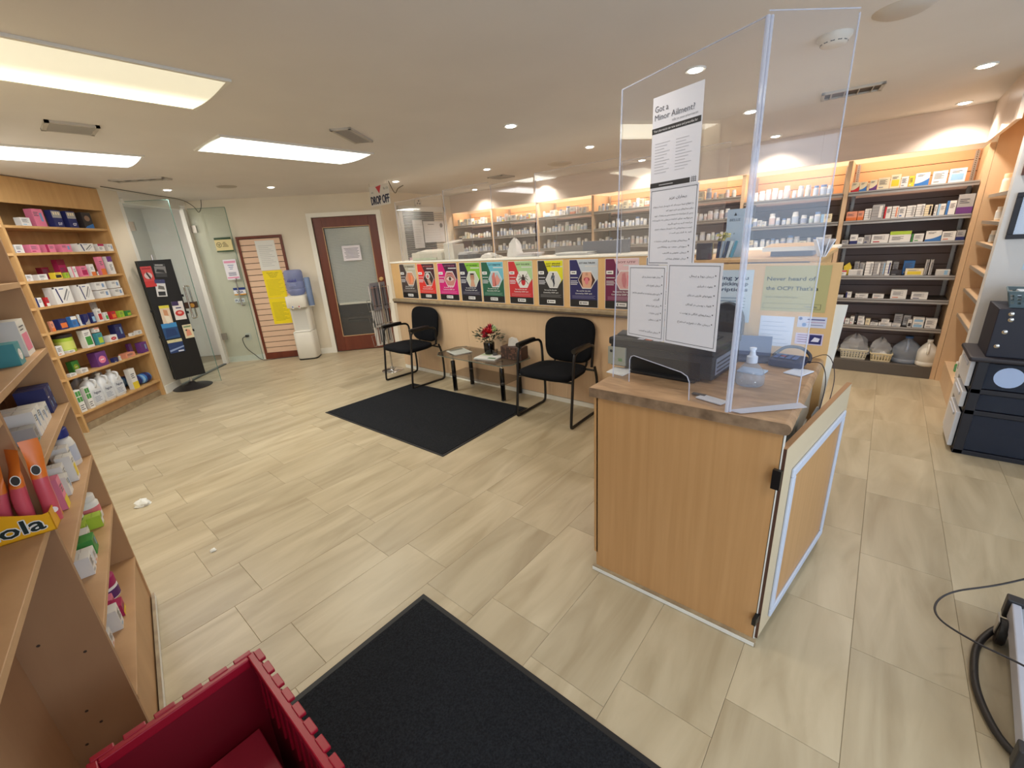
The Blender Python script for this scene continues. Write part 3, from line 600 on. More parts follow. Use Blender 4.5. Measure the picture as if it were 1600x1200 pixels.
def carton(w, h, d, base, style, c2, c3=None):
    """a product carton: local front faces -y, x centred, z up from 0"""
    m = MB(); c3 = c3 or (90, 90, 100); m.box(-w/2, w/2, 0, d, 0, h, base)
    f = Fr((-w/2, 0, 0), (1, 0, 0), (0, 0, 1)); s = Fr((w/2, 0, 0), (0, 1, 0), (0, 0, 1)); k = .0006
    ln = lambda a, b, n, wd, col: [m.rect(f, a*w, (b-i*.09)*h, (a+wd*(1-.25*(i % 2)))*w, (b-i*.09+.035)*h, col, k*2) for i in range(n)]
    if style == 'band': m.rect(f, 0, 0, w, h*.34, c2, k); ln(.12, .72, 3, .6, c3); m.rect(s, 0, 0, d, h*.34, c2, k)
    elif style == 'top': m.rect(f, 0, h*.70, w, h, c2, k); ln(.12, .5, 4, .55, c3); m.rect(s, 0, h*.7, d, h, c2, k)
    elif style == 'left': m.rect(f, 0, 0, w*.28, h, c2, k); ln(.38, .75, 4, .5, c3)
    elif style == 'wave':
        n = 8; pts = [(0, 0), (w, 0)]+[(w*(1-i/n), h*(.18+.38*((1-i/n)**2))) for i in range(n+1)]; m.poly(f, pts, c2, k); ln(.14, .82, 2, .5, c3)
    elif style == 'text': ln(.12, .78, 5, .66, c3); m.rect(f, w*.12, h*.12, w*.5, h*.22, c2, k*2)
    elif style == 'block': m.rect(f, w*.12, h*.14, w*.88, h*.62, c2, k); ln(.14, .8, 2, .6, c3)
    elif style == 'oval': m.disc(f, w*.5, h*.45, w*.34, c2, k, 14, h*.26); m.rect(f, w*.34, h*.42, w*.66, h*.48, (250, 250, 250), k*2)
    elif style == 'quad':
        for i in range(2):
            for j in range(2): m.rect(f, w*(.06+.46*i), h*(.46+.26*j), w*(.46+.46*i), h*(.68+.26*j), c2, k)
        ln(.1, .28, 3, .7, c3)
    elif style == 'pen':
        m.rect(f, 0, h*.9, w*.12, h, DK, k); m.poly(f, [(w*.16, h*.92), (w*.24, h*.92), (w*.34, h*.08), (w*.27, h*.06)], NV, k); m.poly(f, [(w*.42, h*.26), (w*.46, h*.18), (w*.86, h*.80), (w*.82, h*.88)], (120, 120, 122), k); m.poly(f, [(w*.55, h*.18), (w*.58, h*.14), (w*.92, h*.66), (w*.90, h*.72)], (170, 172, 176), k); m.rect(f, w*.36, h*.84, w*.62, h*.90, (90, 110, 160), k)
    elif style == 'code': m.rect(f, w*.60, h*.30, w*.82, h*.78, (130, 160, 200), k); ln(.08, .78, 3, .42, c3)
    elif style == 'navy2': m.rect(f, 0, h*.55, w, h*.94, GY, k); [m.rect(f, w*(.15+i*.26), h*.72, w*(.32+i*.26), h*.9, CR, k*2) for i in range(3)]; m.text(f, c3 if isinstance(c3, str) else 'D7', w*.62, h*.12, h*.16, (240, 240, 246), k, bold=True)
    elif style == 'face': m.disc(f, w*.5, h*.62, w*.30, (150, 120, 100), k, 12, h*.18); m.poly(f, [(0, 0), (w, 0), (w, h*.3), (w*.2, h*.12)], BL, k)
    elif style == 'stack': [m.rect(f, 0, h*(i+1)/5-.002, w, h*(i+1)/5, (90, 90, 96), k) for i in range(4)]; m.rect(f, w*.6, h*.1, w*.85, h*.9, c2, k*2)
    m.rect(Fr((-w/2, d, h), (1, 0, 0), (0, -1, 0), (0, 0, 1)), w*.1, d*.48, w*.9, d*.52, tuple(int(v*.85) for v in base), k)
    return m
def jar(r, h, body, lab, cap, caph=.22, n=12, neck=.8, labz=(.12, .62)):
    m = MB(); H = h*(1-caph)
    m.lathe([(r*.94, 0), (r, h*.03), (r, h*labz[0]), (r*1.005, h*labz[0]), (r*1.005, h*labz[1]), (r, h*labz[1]), (r, H*.86), (r*neck, H), (r*neck, H+.001), (r*neck*1.06, H+.001), (r*neck*1.06, h*.985), (r*neck*.98, h)],
            (0, r, 0), body, n, bands=[None, None, None, lab, None, None, None, None, cap, cap, cap])
    return m
_MC = {}
def place(kind, args, frame, x, y, z, label, cat, group, name, rz=0, parts=None):
    key = (kind, repr(args))
    if key not in _MC:
        _MC[key] = (carton if kind == 'c' else jar)(*args).mesh(name, smooth=40 if kind == 'j' else None)
    o = bpy.data.objects.new(name, _MC[key]); C.objects.link(o)
    base, ang = frame; v = Vector((x, y, 0)); v.rotate(Matrix.Rotation(ang, 3, 'Z'))
    o.location = (base[0]+v.x, base[1]+v.y, z+.0006); o.rotation_euler = (0, 0, ang+rz)
    return tag(o, label, cat, group)
def desc(kind, a):
    if kind == 'c':
        w, h, d, base, style, c2 = a[:6]; sz = 'flat' if h < w*.45 else ('tall' if h > w*1.6 else '')
        b = CN.get(tuple(base), 'white'); c = CN.get(tuple(c2), '') if c2 else ''
        s = ' '.join(t for t in (sz, b, ('and '+c) if c and c != b else '', 'carton') if t); return s
    r, h, body, lab, cap = a[:5]; s = '%s bottle with %s cap' % (CN.get(tuple(body), 'white'), CN.get(tuple(cap), 'white')); return s
def row(frame, z, items, where, group, y0=.012, names=True):
    """items: (kind, x centre, args, [y], [rz], [z offset], [label override], [name])"""
    items = sorted(items, key=lambda i: i[1])
    for n, it in enumerate(items):
        kind, x, a = it[:3]; o = dict(it[3]) if len(it) > 3 else {}
        nm = o.get('name', 'medicine_carton' if kind == 'c' else 'pill_bottle'); cat = o.get('cat', 'box' if kind == 'c' else 'bottle')
        lab = o.get('lab', desc(kind, a))+', %s from left, %s' % (ORD[n+1], where)
        place(kind, a, frame, x, o.get('y', y0), z+o.get('dz', 0), lab, cat, group, nm, o.get('rz', 0))
SHN = ['top', 'second', 'third', 'fourth', 'fifth', 'sixth', 'seventh', 'bottom']
# ---- left maple unit -------------------------------------------------------
FL = ((*P2, 0), A135)
def U(px0, px1, a, b): return (px0-a)/(b-a)*SW, (px1-px0)/(b-a)*SW       # fractions of a shelf
def seq(a, b, lst):
    out = []
    for t in lst:
        (p0, p1, h, base, st, c2) = t[:6]; x, w = U(p0, p1, a, b); o = t[6] if len(t) > 6 else {}
        d = round(min(.085, w*.40), 3); x += d*.8; w -= d*.85   # the unit is seen at 45 degrees: part of each measured width is the flank
        out.append(('c', x+w/2, (round(w-.004, 3), h*.94, d, base, st, c2)+((o['c3'],) if 'c3' in o else ()), o))
    return out
L = {}
L[0] = seq(17, 175, [(38, 57, .075, WH, 'text', LB), (58, 81, .165, PK, 'code', LB, {'y': .03}), (82, 103, .165, NV, 'navy2', GY, {'c3': 'D7', 'lab': 'navy vitamin carton with grey window'}), (104, 125, .165, NV, 'navy2', GY, {'c3': 'G7', 'lab': 'navy vitamin carton with pale window'}), (127, 151, .165, DK, 'face', BL, {'lab': 'black carton with an oval picture'})])
L[1] = seq(30, 187, [(31, 47, .075, WH, 'text', PU), (48, 68, .075, PK, 'text', MG), (69, 89, .075, PK, 'left', MG), (90, 113, .078, PK, 'code', MG), (114, 150, .085, WH, 'pen', MR), (151, 168, .08, WH, 'top', MG), (169, 184, .08, WH, 'code', SA)])
L[2] = seq(45, 197, [(46, 58, .06, WH, 'text', SA), (59, 77, .055, WH, 'text', GY), (81, 97, .062, YL, 'block', DK), (98, 107, .055, LM, 'text', GN_), (90, 106, .12, MR, 'text', MR, {'y': .17}), (107, 124, .19, MG, 'top', MR, {'y': .12}), (109, 120, .11, WH, 'left', PK), (121, 137, .11, PK, 'block', MG), (138, 149, .125, WH, 'band', OR), (150, 153, .04, WH, 'text', GY), (156, 169, .2, PK, 'band', OR, {'y': .02}), (170, 184, .2, WH, 'top', PU)])
L[3] = seq(59, 209, [(60, 72, .09, WH, 'left', NV), (73, 80, .085, RD, 'band', WH), (80, 114, .17, WH, 'pen', NV, {'lab': 'large white pen-needle carton'}), (115, 145, .17, WH, 'pen', NV, {'lab': 'large white pen-needle carton'}), (146, 173, .085, WH, 'code', LB), (174, 197, .085, WH, 'code', LB), (145, 172, .085, WH, 'code', LB, {'dz': .0865, 'y': .02}), (173, 196, .085, WH, 'code', LB, {'dz': .0865, 'y': .016})])
L[4] = seq(73, 220, [(74, 80, .13, TL_, 'block', DK, {'y': .1}), (81, 88, .10, SA, 'band', OR), (89, 106, .105, NV, 'block', OR), (107, 120, .11, BL, 'top', WH), (121, 125, .12, WH, 'left', LB), (126, 137, .11, NV, 'wave', GY), (138, 147, .115, NV, 'block', LB), (148, 159, .14, WH, 'block', RD), (160, 170, .21, WH, 'top', GY, {'y': .1}), (160, 168, .09, WH, 'block', GN_), (169, 182, .085, RD, 'block', OR), (183, 196, .075, LM, 'text', GN_), (197, 209, .06, GN_, 'block', LM)])
L[5] = seq(91, 231, [(92, 104, .095, WH, 'text', SA), (105, 118, .025, WH, 'text', GY, {'d': .1}), (131, 148, .19, WH, 'block', GN_, {'y': .02}), (131.5, 147, .07, NV, 'oval', LB, {'dz': .1915, 'y': .022}), (149, 162, .13, TL_, 'block', LM), (149.5, 161, .05, WH, 'top', SA, {'dz': .1315, 'y': .015}), (164, 184, .07, WH, 'oval', RD), (183, 203, .17, NV, 'code', RD, {'y': .05}), (204, 214, .035, WH, 'text', GY), (215, 228, .045, WH, 'text', LB)])
L[6] = seq(103, 239, [(107, 120, .03, WH, 'text', GY), (121, 136, .045, WH, 'text', GY), (128, 143, .12, GN_, 'oval', LM, {'y': .13}), (146, 170, .16, PU, 'oval', PK, {'y': .03}), (171, 182, .05, NV, 'text', WH), (183, 187, .055, WH, 'text', NV), (188, 212, .055, SA, 'text', GY), (213, 222, .14, PU, 'text', PU, {'y': .09}), (219, 237, .13, PU, 'code', PK)])
L[7] = seq(125, 255, [(125.5, 137, .24, WH, 'quad', GN_), (138, 148, .24, WH, 'quad', GN_), (206, 221, .25, WH, 'band', YL, {'y': .03}), (221.5, 227, .2, LB, 'text', TL_, {'y': .12})])
for i, z in enumerate(LZ): row(FL, z, L[i], '%s shelf of the tall maple unit' % SHN[i], 'packets on the %s shelf of the tall maple unit' % SHN[i])
def local(frame, x, y, z):
    v = Vector((x, y, 0)); v.rotate(Matrix.Rotation(frame[1], 3, 'Z')); return (frame[0][0]+v.x, frame[0][1]+v.y, z)
# lime tub with dark lid
t = thing('powder_tub', 'lime green tub with a dark lid on the sixth maple shelf', 'tub', local(FL, (119-91)/140*SW, .1, LZ[5]+.0005), A135)
MB().lathe([(.072, 0), (.076, .006), (.076, .14), (.07, .146)], (0, 0, 0), LM, 20).build('tub_body', t, smooth=40); MB().lathe([(.078, .146), (.079, .15), (.079, .172), (.074, .176)], (0, 0, 0), DK, 20).build('lid', t, smooth=40)
s = MB(); s.lathe([(.0765, .03), (.0768, .03), (.0768, .11), (.0765, .11)], (0, 0, 0), (206, 214, 110), 20, cap=False); s.build('label_band', t, smooth=40)
# big white jugs on the bottom shelf
def jug(name, label, frame, x, y, z, rz=0, h=.30, w=.15, d=.11, body=(226, 228, 230), cap=WH, txt='PegLyte', group=None, m=None, lab=True):
    t = thing(name, label, 'jug', local(frame, x, y, z), frame[1]+rz, group); B = m or body
    s = MB(); n = 20
    def ring(sx, sy, zz, e=.35): return [(math.copysign(abs(math.cos(2*PI*i/n))**e, math.cos(2*PI*i/n))*sx, math.copysign(abs(math.sin(2*PI*i/n))**e, math.sin(2*PI*i/n))*sy, zz) for i in range(n)]
    lv = [ring(w*.47, d*.47, 0), ring(w*.5, d*.5, .008), ring(w*.5, d*.5, h*.55), ring(w*.49, d*.49, h*.66), ring(w*.42, d*.40, h*.78, .5), ring(w*.22, d*.24, h*.88, .9), ring(w*.14, w*.14, h*.90, 1), ring(w*.13, w*.13, h*.93, 1)]
    vs = [p for r_ in lv for p in r_]; fs = [tuple(range(n))[::-1]]
    for j in range(len(lv)-1):
        for i in range(n): fs.append((j*n+i, j*n+(i+1) % n, (j+1)*n+(i+1) % n, (j+1)*n+i))
    fs.append(tuple((len(lv)-1)*n+i for i in range(n))); s.add(vs, fs, B); s.build('jug_body', t, smooth=50)
    MB().lathe([(w*.15, h*.93), (w*.16, h*.935), (w*.16, h*.99), (w*.14, h)], (0, 0, 0), cap, 16).build('cap', t, smooth=40)
    MB().tube(spline([(0, -d*.30, h*.90), (0, -d*.62, h*.86), (0, -d*.60, h*.70), (0, -d*.44, h*.62)], 5), .010, B, 8).build('handle', t, smooth=50)
    if lab:
        s = MB(); f = Fr((-w*.42, -d*.5-.001, h*.08), (1, 0, 0), (0, 0, 1)); s.rect(f, 0, 0, w*.84, h*.46, (214, 218, 224)); s.text(f, txt, w*.42, h*.32, h*.085, (70, 74, 100), .002, wid=w*.6, bold=True)
        for i in range(4): s.rect(f, w*.06, h*(.06+i*.05), w*(.62-.1*(i % 2)), h*(.075+i*.05), (110, 120, 150), .0015)
        s.build('jug_label', t)
    return t
for i, (x, lab) in enumerate(((.285, 'large white handled jug with grey lettering, leftmost on the bottom maple shelf'), (.43, 'large white handled jug second from the left on the bottom maple shelf'), (.575, 'large white handled jug third from the left on the bottom maple shelf'))):
    jug('antiseptic_jug', lab, FL, x, .08, LZ[7]+.0005, R(0), .30, .135, .12, txt='PegLyte', group='white jugs on the bottom maple shelf')
jug('antiseptic_jug', 'white handled jug set back behind the others on the bottom maple shelf', FL, .36, .24, LZ[7]+.0005, 0, .30, .13, .1, group='white jugs on the bottom maple shelf', lab=False)
jug('antiseptic_jug', 'rightmost white handled jug set back on the bottom maple shelf', FL, .60, .25, LZ[7]+.0005, 0, .30, .13, .1, group='white jugs on the bottom maple shelf', lab=False)
place('j', (.034, .2, DK, (60, 90, 80), DK), FL, .195, .04, LZ[7], 'small dark bottle beside the green and white cartons, bottom maple shelf', 'bottle', None, 'antiseptic_bottle')
# wrapped blue packs
for i, (x, y, z, ry) in enumerate(((.90, .06, 0, 0), (1.03, .05, 0, .05), (.93, .20, .0, 0))):
    s = MB(); s.lathe([(.03, -.062), (.056, -.055), (.062, -.03), (.062, .03), (.056, .055), (.03, .062)], (0, 0, .062), (100, 150, 200), 14, 'x', bands=[LB, BL, NV, BL, LB]); s.disc(Fr((0, -.0625, .062), (1, 0, 0), (0, 0, 1)), 0, 0, .028, NV)
    o = s.build('wrapped_pack', smooth=40); o.location = local(FL, x, y+.05, LZ[7]+.001); o.rotation_euler = (0, 0, A135+ry)
    tag(o, ['blue shrink-wrapped pack left of the end, bottom maple shelf', 'blue shrink-wrapped pack at the right end, bottom maple shelf', 'blue wrapped pack set behind the two front packs, bottom maple shelf'][i], 'pack', 'blue wrapped packs')
# ---- near gondola far bay --------------------------------------------------
FG = ((E0.x, E0.y, 0), GA)
def gitem(fn, s, dpt_, z): return local(FG, s, dpt_, z)
W1_ = 'near shelving'
row(FG, 1.27, [('c', -.155, (.13, .125, .10, WH, 'block', PK), {'lab': 'white pink-print carton', 'y': .02}), ('c', -.055, (.075, .105, .09, WH, 'band', NV), {'lab': 'white and navy carton', 'y': .03}), ('c', -.37, (.08, .07, .08, TL_, 'oval', WH), {'y': .015})], 'shelf above the navy cartons, '+W1_, 'packets on the near maple shelving')
row(FG, 1.043, [('c', -.075, (.055, .05, .08, NV, 'code', WH), {'y': .03}), ('c', -.135, (.055, .05, .08, NV, 'code', WH), {'y': .03}), ('c', -.0751, (.055, .045, .08, NV, 'code', LB), {'dz': .051, 'y': .03}), ('c', -.1351, (.055, .045, .08, NV, 'text', WH), {'dz': .051, 'y': .03}), ('c', -.31, (.055, .062, .07, WH, 'code', GY), {'y': .03}), ('c', -.25, (.055, .062, .07, WH, 'code', GY), {'y': .03}), ('c', -.375, (.055, .085, .09, WH, 'code', GY), {'y': .03}), ('c', -.44, (.055, .085, .09, WH, 'code', GY), {'y': .03}), ('c', -.51, (.05, .05, .07, GY, 'text', GN_), {'y': .03})], 'middle shelf, '+W1_, 'packets on the near maple shelving')
row(FG, .802, [('c', -.20, (.05, .115, .05, WH, 'text', LB), {'y': .03}), ('c', -.27, (.05, .10, .04, WH, 'block', YL), {'y': .02, 'lab': 'white carton with a yellow flash'}), ('c', -.335, (.05, .09, .05, WH, 'text', NV), {'y': .04}), ('c', -.40, (.05, .07, .05, WH, 'code', GY), {'y': .03}), ('c', -.52, (.05, .11, .05, PK, 'band', YL), {'y': .03})], 'fourth shelf, '+W1_, 'packets on the near maple shelving')
row(FG, .560, [('c', -.26, (.055, .055, .05, LM, 'block', WH), {'y': .06}), ('c', -.20, (.05, .05, .05, LM, 'block', WH), {'y': .02}), ('c', -.335, (.06, .055, .06, WH, 'block', LM), {'y': .05}), ('c', -.41, (.065, .06, .07, GN_, 'code', GY), {'y': .03, 'lab': 'grey-fronted green carton'}), ('c', -.49, (.05, .05, .06, WH, 'text', SA), {'y': .03}), ('c', -.56, (.05, .07, .05, WH, 'text', GY), {'y': .03})], 'fifth shelf, '+W1_, 'packets on the near maple shelving')
row(FG, .272, [('c', -.36, (.05, .05, .05, PK, 'block', MG), {'y': .06}), ('c', -.42, (.06, .05, .06, MG, 'band', YL), {'y': .03}), ('c', -.50, (.055, .085, .06, WH, 'text', LB), {'y': .035}), ('c', -.59, (.05, .06, .05, WH, 'text', SA), {'y': .06})], 'lowest shelf, '+W1_, 'packets on the near maple shelving')
def bottle(name, label, x, y, z, prof_body, cap_prof, body, cap, label_col, lz, r, sq=1):
    t = thing(name, label, 'bottle', local(FG, x, y, z+.0006), GA)
    b = MB().lathe(prof_body, (0, 0, 0), body, 20).build('bottle_body', t, smooth=50); b.scale.y = sq
    c = MB().lathe(cap_prof, (0, 0, 0), cap, 20).build('cap', t, smooth=50); c.scale.y = sq
    l = MB().lathe([(r*1.01, lz[0]), (r*1.012, lz[0]), (r*1.012, lz[1]), (r*1.01, lz[1])], (0, 0, 0), label_col, 20, cap=False).build('bottle_label', t, smooth=50); l.scale.y = sq; return t
bottle('cleanser_bottle', 'white oval bottle with a deep blue screw cap on the near maple shelving', -.085, .055, .802, [(.040, 0), (.042, .005), (.042, .085), (.036, .11), (.024, .122)], [(.033, .122), (.034, .125), (.034, .155), (.031, .158)], WH, (30, 44, 130), (196, 204, 222), (.02, .085), .042, .8)
bottle('lotion_tube', 'small white rounded bottle behind the blue-capped one on the near shelving', -.02, .10, .802, [(.022, 0), (.024, .004), (.024, .12), (.018, .14)], [(.018, .14), (.019, .142), (.019, .162), (.015, .166)], WH, WH, LB, (.02, .09), .024)
bottle('supplement_bottle', 'white round bottle with red and white label on the fifth near shelf', -.12, .06, .560, [(.036, 0), (.038, .004), (.038, .075), (.030, .085)], [(.032, .085), (.033, .087), (.033, .108), (.031, .11)], WH, WH, (220, 120, 130), (.03, .06), .038)
bottle('lozenge_bottle', 'white bottle with green label leaning by the green cartons on the near shelving', -.18, .10, .560, [(.030, 0), (.032, .004), (.032, .06), (.024, .07)], [(.026, .07), (.027, .072), (.027, .09), (.025, .092)], WH, WH, (120, 180, 80), (.015, .05), .032)
bottle('heartburn_jar', 'white jar with magenta screw lid on the bottom shelf of the near maple shelving', -.275, .09, .272, [(.044, 0), (.047, .005), (.047, .05), (.042, .058)], [(.046, .058), (.047, .06), (.047, .095), (.044, .098)], WH, (160, 20, 90), (90, 40, 110), (.008, .046), .047)
# ---- yellow sweet box with three upright bags (near bay shelf z=.94)
BX = Vector((-1.475, -.07, .9406)); t = thing('display_box', 'yellow open display box lettered ola on the near maple shelf', 'box', tuple(BX), R(-12))
f = Fr((0, -.172, 0), (0, 1, 0), (0, 0, 1))                # faces +x, u to the right as seen
s = MB(); pts = [(0, 0), (.172, 0), (.172, .050), (.158, .048), (.125, .060), (0, .118)]
s.slab(f, pts, -.002, 0, (238, 176, 20)); s.build('front_wall', t)
s = MB(); s.slab(Fr((-.085, 0, 0), (1, 0, 0), (0, 0, 1), (0, 1, 0)), [(0, 0), (.085, 0), (.085, .050), (.04, .052), (0, .085)], -.002, 0, (232, 168, 16)); s.build('side_wall', t)
s = MB(); s.slab(Fr((-.085, -.172, 0), (1, 0, 0), (0, 0, 1), (0, -1, 0)), [(0, 0), (.085, 0), (.085, .116), (0, .15)], -.0, .002, (232, 168, 16)); s.build('side_wall', t)
MB().box(-.087, -.085, -.172, 0, 0, .085, (232, 168, 16)).build('back_wall', t); MB().box(-.085, 0, -.172, 0, 0, .002, (232, 168, 16)).build('box_floor', t)
s = MB(); 
for ax in range(8): s.text(f, 'Ricola', .158+.0022*math.cos(ax*PI/4), .013+.0022*math.sin(ax*PI/4), .036, (240, 240, 236), .0010+.00002*ax, 'r', bold=True, wid=.156)
s.text(f, 'Ricola', .158, .013, .036, (20, 40, 40), .0020, 'r', bold=True, wid=.156)
s.build('lettering', t)
for i, (yy, hh, tw) in enumerate(((.000, .225, .30), (-.040, .215, -.95), (-.076, .205, -.8))):
    s = MB(); n = 8; rows = 9; vs = []; fs = []
    for j in range(rows+1):
        v = j/rows; zz = hh*v; th = .016*math.sin(PI*min(1, v*1.15+.08))**.6 if v < .84 else .0012
        wd = .021*(1-.12*math.sin(PI*v))*(1 if v < .84 else 1.05)
        for k in range(n):
            a = 2*PI*k/n; vs.append((th*math.cos(a)*1.2+.012*v*math.sin(3*v+i), wd*math.sin(a)+.002*math.sin(9*v+i), zz))
    for j in range(rows):
        for k in range(n): fs.append((j*n+k, j*n+(k+1) % n, (j+1)*n+(k+1) % n, (j+1)*n+k))
    cut = int(rows*.6)*n
    s.add(vs, fs[:cut], mat((206, 84, 100), .32)); b = len(s.v)-len(vs); i2 = s.mi(mat((228, 122, 44), .32))
    for f_ in fs[cut:]: s.f.append(tuple(b+q for q in f_)); s.m.append(i2)
    o = bpy.data.objects.new('sweet_bag', s.mesh('sweet_bag', smooth=60)); C.objects.link(o); o.location = (BX.x-.048+.15*yy, BX.y+yy, BX.z+.003); o.rotation_euler = (R(-5), R(-3), tw); o.scale = (.82, .82, .98)
    tag(o, ['foil sweet bag, orange over pink, rightmost in the yellow box', 'foil sweet bag, orange over pink, middle of the yellow box', 'foil sweet bag, orange over pink, leftmost in the yellow box'][i], 'bag', 'sweet bags in the yellow box')
    s = MB(); f3 = Fr((.0215*math.cos(tw), -.0215*math.sin(tw), 0), (math.sin(tw), math.cos(tw), 0), (0, 0, 1)); s.disc(f3, -.002, hh*.66, .011, (240, 236, 226), 0, 12, .014); s.disc(f3, -.002, hh*.66, .009, (40, 34, 30), .0006, 12, .012); s.build('bag_print', o); s = MB(); s.disc(f3, .006, hh*.16, .010, (230, 220, 230), 0, 10, .008); s.build('bag_print', o)
# ---- pharmacy wall stock ---------------------------------------------------
random.seed(21)
pill = [(WH, (222, 226, 234), WH), (WH, (196, 208, 226), WH), (WH, (236, 234, 228), (214, 222, 236)), (WH, (206, 218, 206), WH), (WH, (176, 184, 206), WH), (WH, (226, 220, 206), WH), (WH, (230, 208, 202), WH), (WH, (214, 222, 236), (120, 150, 200))]
def stock_row(bay, zi, z, x0, x1, mode):
    x = x0; items = []; W = PX[bay+1]-PX[bay]
    while x < x1-.03:
        if mode == 'bot' or (mode == 'mix' and random.random() < .55):
            r = random.choice([.020, .022, .024, .027, .031]); h = r*random.choice([3.2, 3.6, 4.0]); p = random.choice(pill); a = (r, round(h, 3), p[0], p[1], p[2]); w = 2*r; kd = 'j'
        else:
            w = random.choice([.04, .05, .06, .075, .09]); h = random.choice([.05, .065, .08, .1]); kd = 'c'
            a = (w, h, .07, random.choice([WH, WH, CR, CR, WH]), random.choice(['band', 'text', 'text', 'text', 'left']), random.choice([LB, LB, SA, GY, NV, YL, GY]))
        if x+w > x1: break
        yy = .01+random.random()*.02
        items.append((kd, x+w/2, a, {'y': yy})); x += w+random.choice([.002, .004, .008, .02])
    row(((PX[bay], YB, 0), 0), z+.004, items, '%s shelf, %s wall bay' % (SHN[zi], BN[bay]), 'pill stock on the wall bays')
for b in range(5):
    for zi in range(3):
        x0 = .07 if b else .10
        stock_row(b, zi, ZA[zi], x0, .90, ['mix', 'bot', 'bot'][zi] if b != 0 else ['c', 'mix', 'bot'][zi])
for zi, md in enumerate(['bot', 'mix', 'mix', 'bot']): stock_row(5, zi, ZB[zi], .04, .88, md)
# rightmost bay, packet by packet (1457 units per metre in the close-up)
F7 = ((PX[6], YB, 0), 0)
def r7(zi, lst, y=.012, k=1457., off=.03):
    it = []
    for t in lst:
        x0, x1, h, base, st, c2 = t[:6]; o = t[6] if len(t) > 6 else {}; kd = 'c'
        it.append((kd, off+(x0+x1)/2/k, (round((x1-x0)/k-.002, 3), h, o.get('d', .07), base, st, c2), o))
    row(F7, ZB[zi]+.004 if zi < 6 else .121, it, '%s shelf, rightmost wall bay' % SHN[zi], 'cartons in the rightmost wall bay', y0=y)
r7(0, [(5, 95, .085, CR, 'wave', RD), (100, 180, .082, CR, 'wave', BL), (185, 205, .07, CR, 'text', YL), (208, 290, .09, CR, 'wave', PU), (295, 420, .10, CR, 'text', GY), (425, 530, .115, CR, 'block', YL), (535, 610, .09, WH, 'text', GY), (615, 670, .088, YL, 'text', CR), (675, 815, .105, WH, 'wave', BL), (840, 980, .105, WH, 'text', GY), (995, 1150, .11, WH, 'block', LB)])
r7(1, [(5, 130, .085, SA, 'band', OR), (135, 205, .085, SA, 'band', OR), (210, 285, .10, WH, 'stack', GY), (287, 420, .13, GY, 'stack', WH), (425, 500, .105, WH, 'left', RD), (505, 575, .105, WH, 'stack', SA), (577, 650, .095, WH, 'text', BL), (655, 745, .10, WH, 'stack', GY), (750, 835, .105, WH, 'stack', GY), (837, 910, .095, CR, 'stack', DK), (930, 960, .09, WH, 'text', GY), (963, 1035, .095, WH, 'left', LB), (1040, 1130, .115, WH, 'left', BL), (1135, 1285, .16, GY, 'band', PU)])
r7(2, [(5, 85, .04, GY, 'text', WH), (95, 185, .09, WH, 'band', NV), (187, 255, .06, WH, 'text', LB), (258, 335, .08, GY, 'text', NV), (340, 530, .08, WH, 'text', RD), (535, 760, .10, WH, 'top', LM), (765, 785, .07, GN_, 'text', GN_), (787, 890, .07, WH, 'text', GN_), (905, 1060, .09, WH, 'wave', BL), (1063, 1195, .08, WH, 'text', SA), (1198, 1280, .085, GY, 'band', NV)])
r7(3, [(20, 40, .05, MR, 'text', WH), (50, 125, .05, WH, 'top', RD), (200, 260, .13, GY, 'text', PK, {'y': .09}), (265, 330, .12, GY, 'stack', WH, {'y': .09}), (150, 320, .055, WH, 'stack', GY), (335, 425, .13, WH, 'stack', GY), (430, 510, .13, GY, 'stack', WH), (512, 560, .13, GY, 'stack', LB), (562, 620, .135, WH, 'stack', NV), (625, 745, .05, DK, 'text', GY), (640, 700, .12, GY, 'text', GY, {'y': .1}), (750, 870, .13, BL, 'text', WH, {'y': .09}), (780, 970, .06, CR, 'block', YL), (975, 1010, .14, GY, 'left', WH, {'y': .05}), (1020, 1055, .14, GY, 'left', WH, {'y': .05}), (1090, 1230, .05, WH, 'stack', LB)])
r7(4, [(5, 60, .05, DK, 'text', GY), (65, 140, .022, WH, 'text', GY), (165, 235, .055, WH, 'left', NV), (280, 310, .04, WH, 'text', SA), (312, 430, .04, WH, 'text', GY), (480, 610, .04, WH, 'text', SA), (680, 850, .085, WH, 'text', SA), (900, 1070, .065, WH, 'text', NV)])
r7(5, [(60, 120, .035, WH, 'top', RD), (125, 210, .06, RD, 'text', WH, {'y': .08}), (125, 190, .03, WH, 'text', RD), (215, 270, .05, WH, 'text', GY), (275, 325, .075, WH, 'text', RD), (330, 360, .1, DK, 'text', WH, {'y': .07}), (365, 450, .05, WH, 'text', MR), (365, 440, .03, WH, 'text', SA, {'dz': .0515}), (460, 515, .06, CR, 'text', GY), (520, 610, .03, WH, 'text', GY), (520, 605, .025, DK, 'text', WH, {'dz': .0315}), (615, 760, .03, WH, 'text', LB), (640, 730, .03, WH, 'text', GY, {'dz': .0315}), (765, 860, .025, WH, 'text', LB), (780, 870, .11, GY, 'text', WH, {'y': .1}), (880, 960, .10, GY, 'text', WH, {'y': .1}), (930, 975, .07, WH, 'block', DK), (980, 1100, .05, WH, 'block', LB), (980, 1100, .045, WH, 'block', LB, {'dz': .0515}), (1110, 1230, .09, WH, 'text', GY)])
s = MB(); s.poly(Fr((-.035, 0, 0), (1, 0, 0), (0, 0, 1)), [], 'yel') if False else s.slab(Fr((-.035, 0, 0), (1, 0, 0), (0, 0, 1)), [(.005, 0), (.05, 0), (.065, .08), (.04, .125), (0, .09)], -.03, 0, YL)
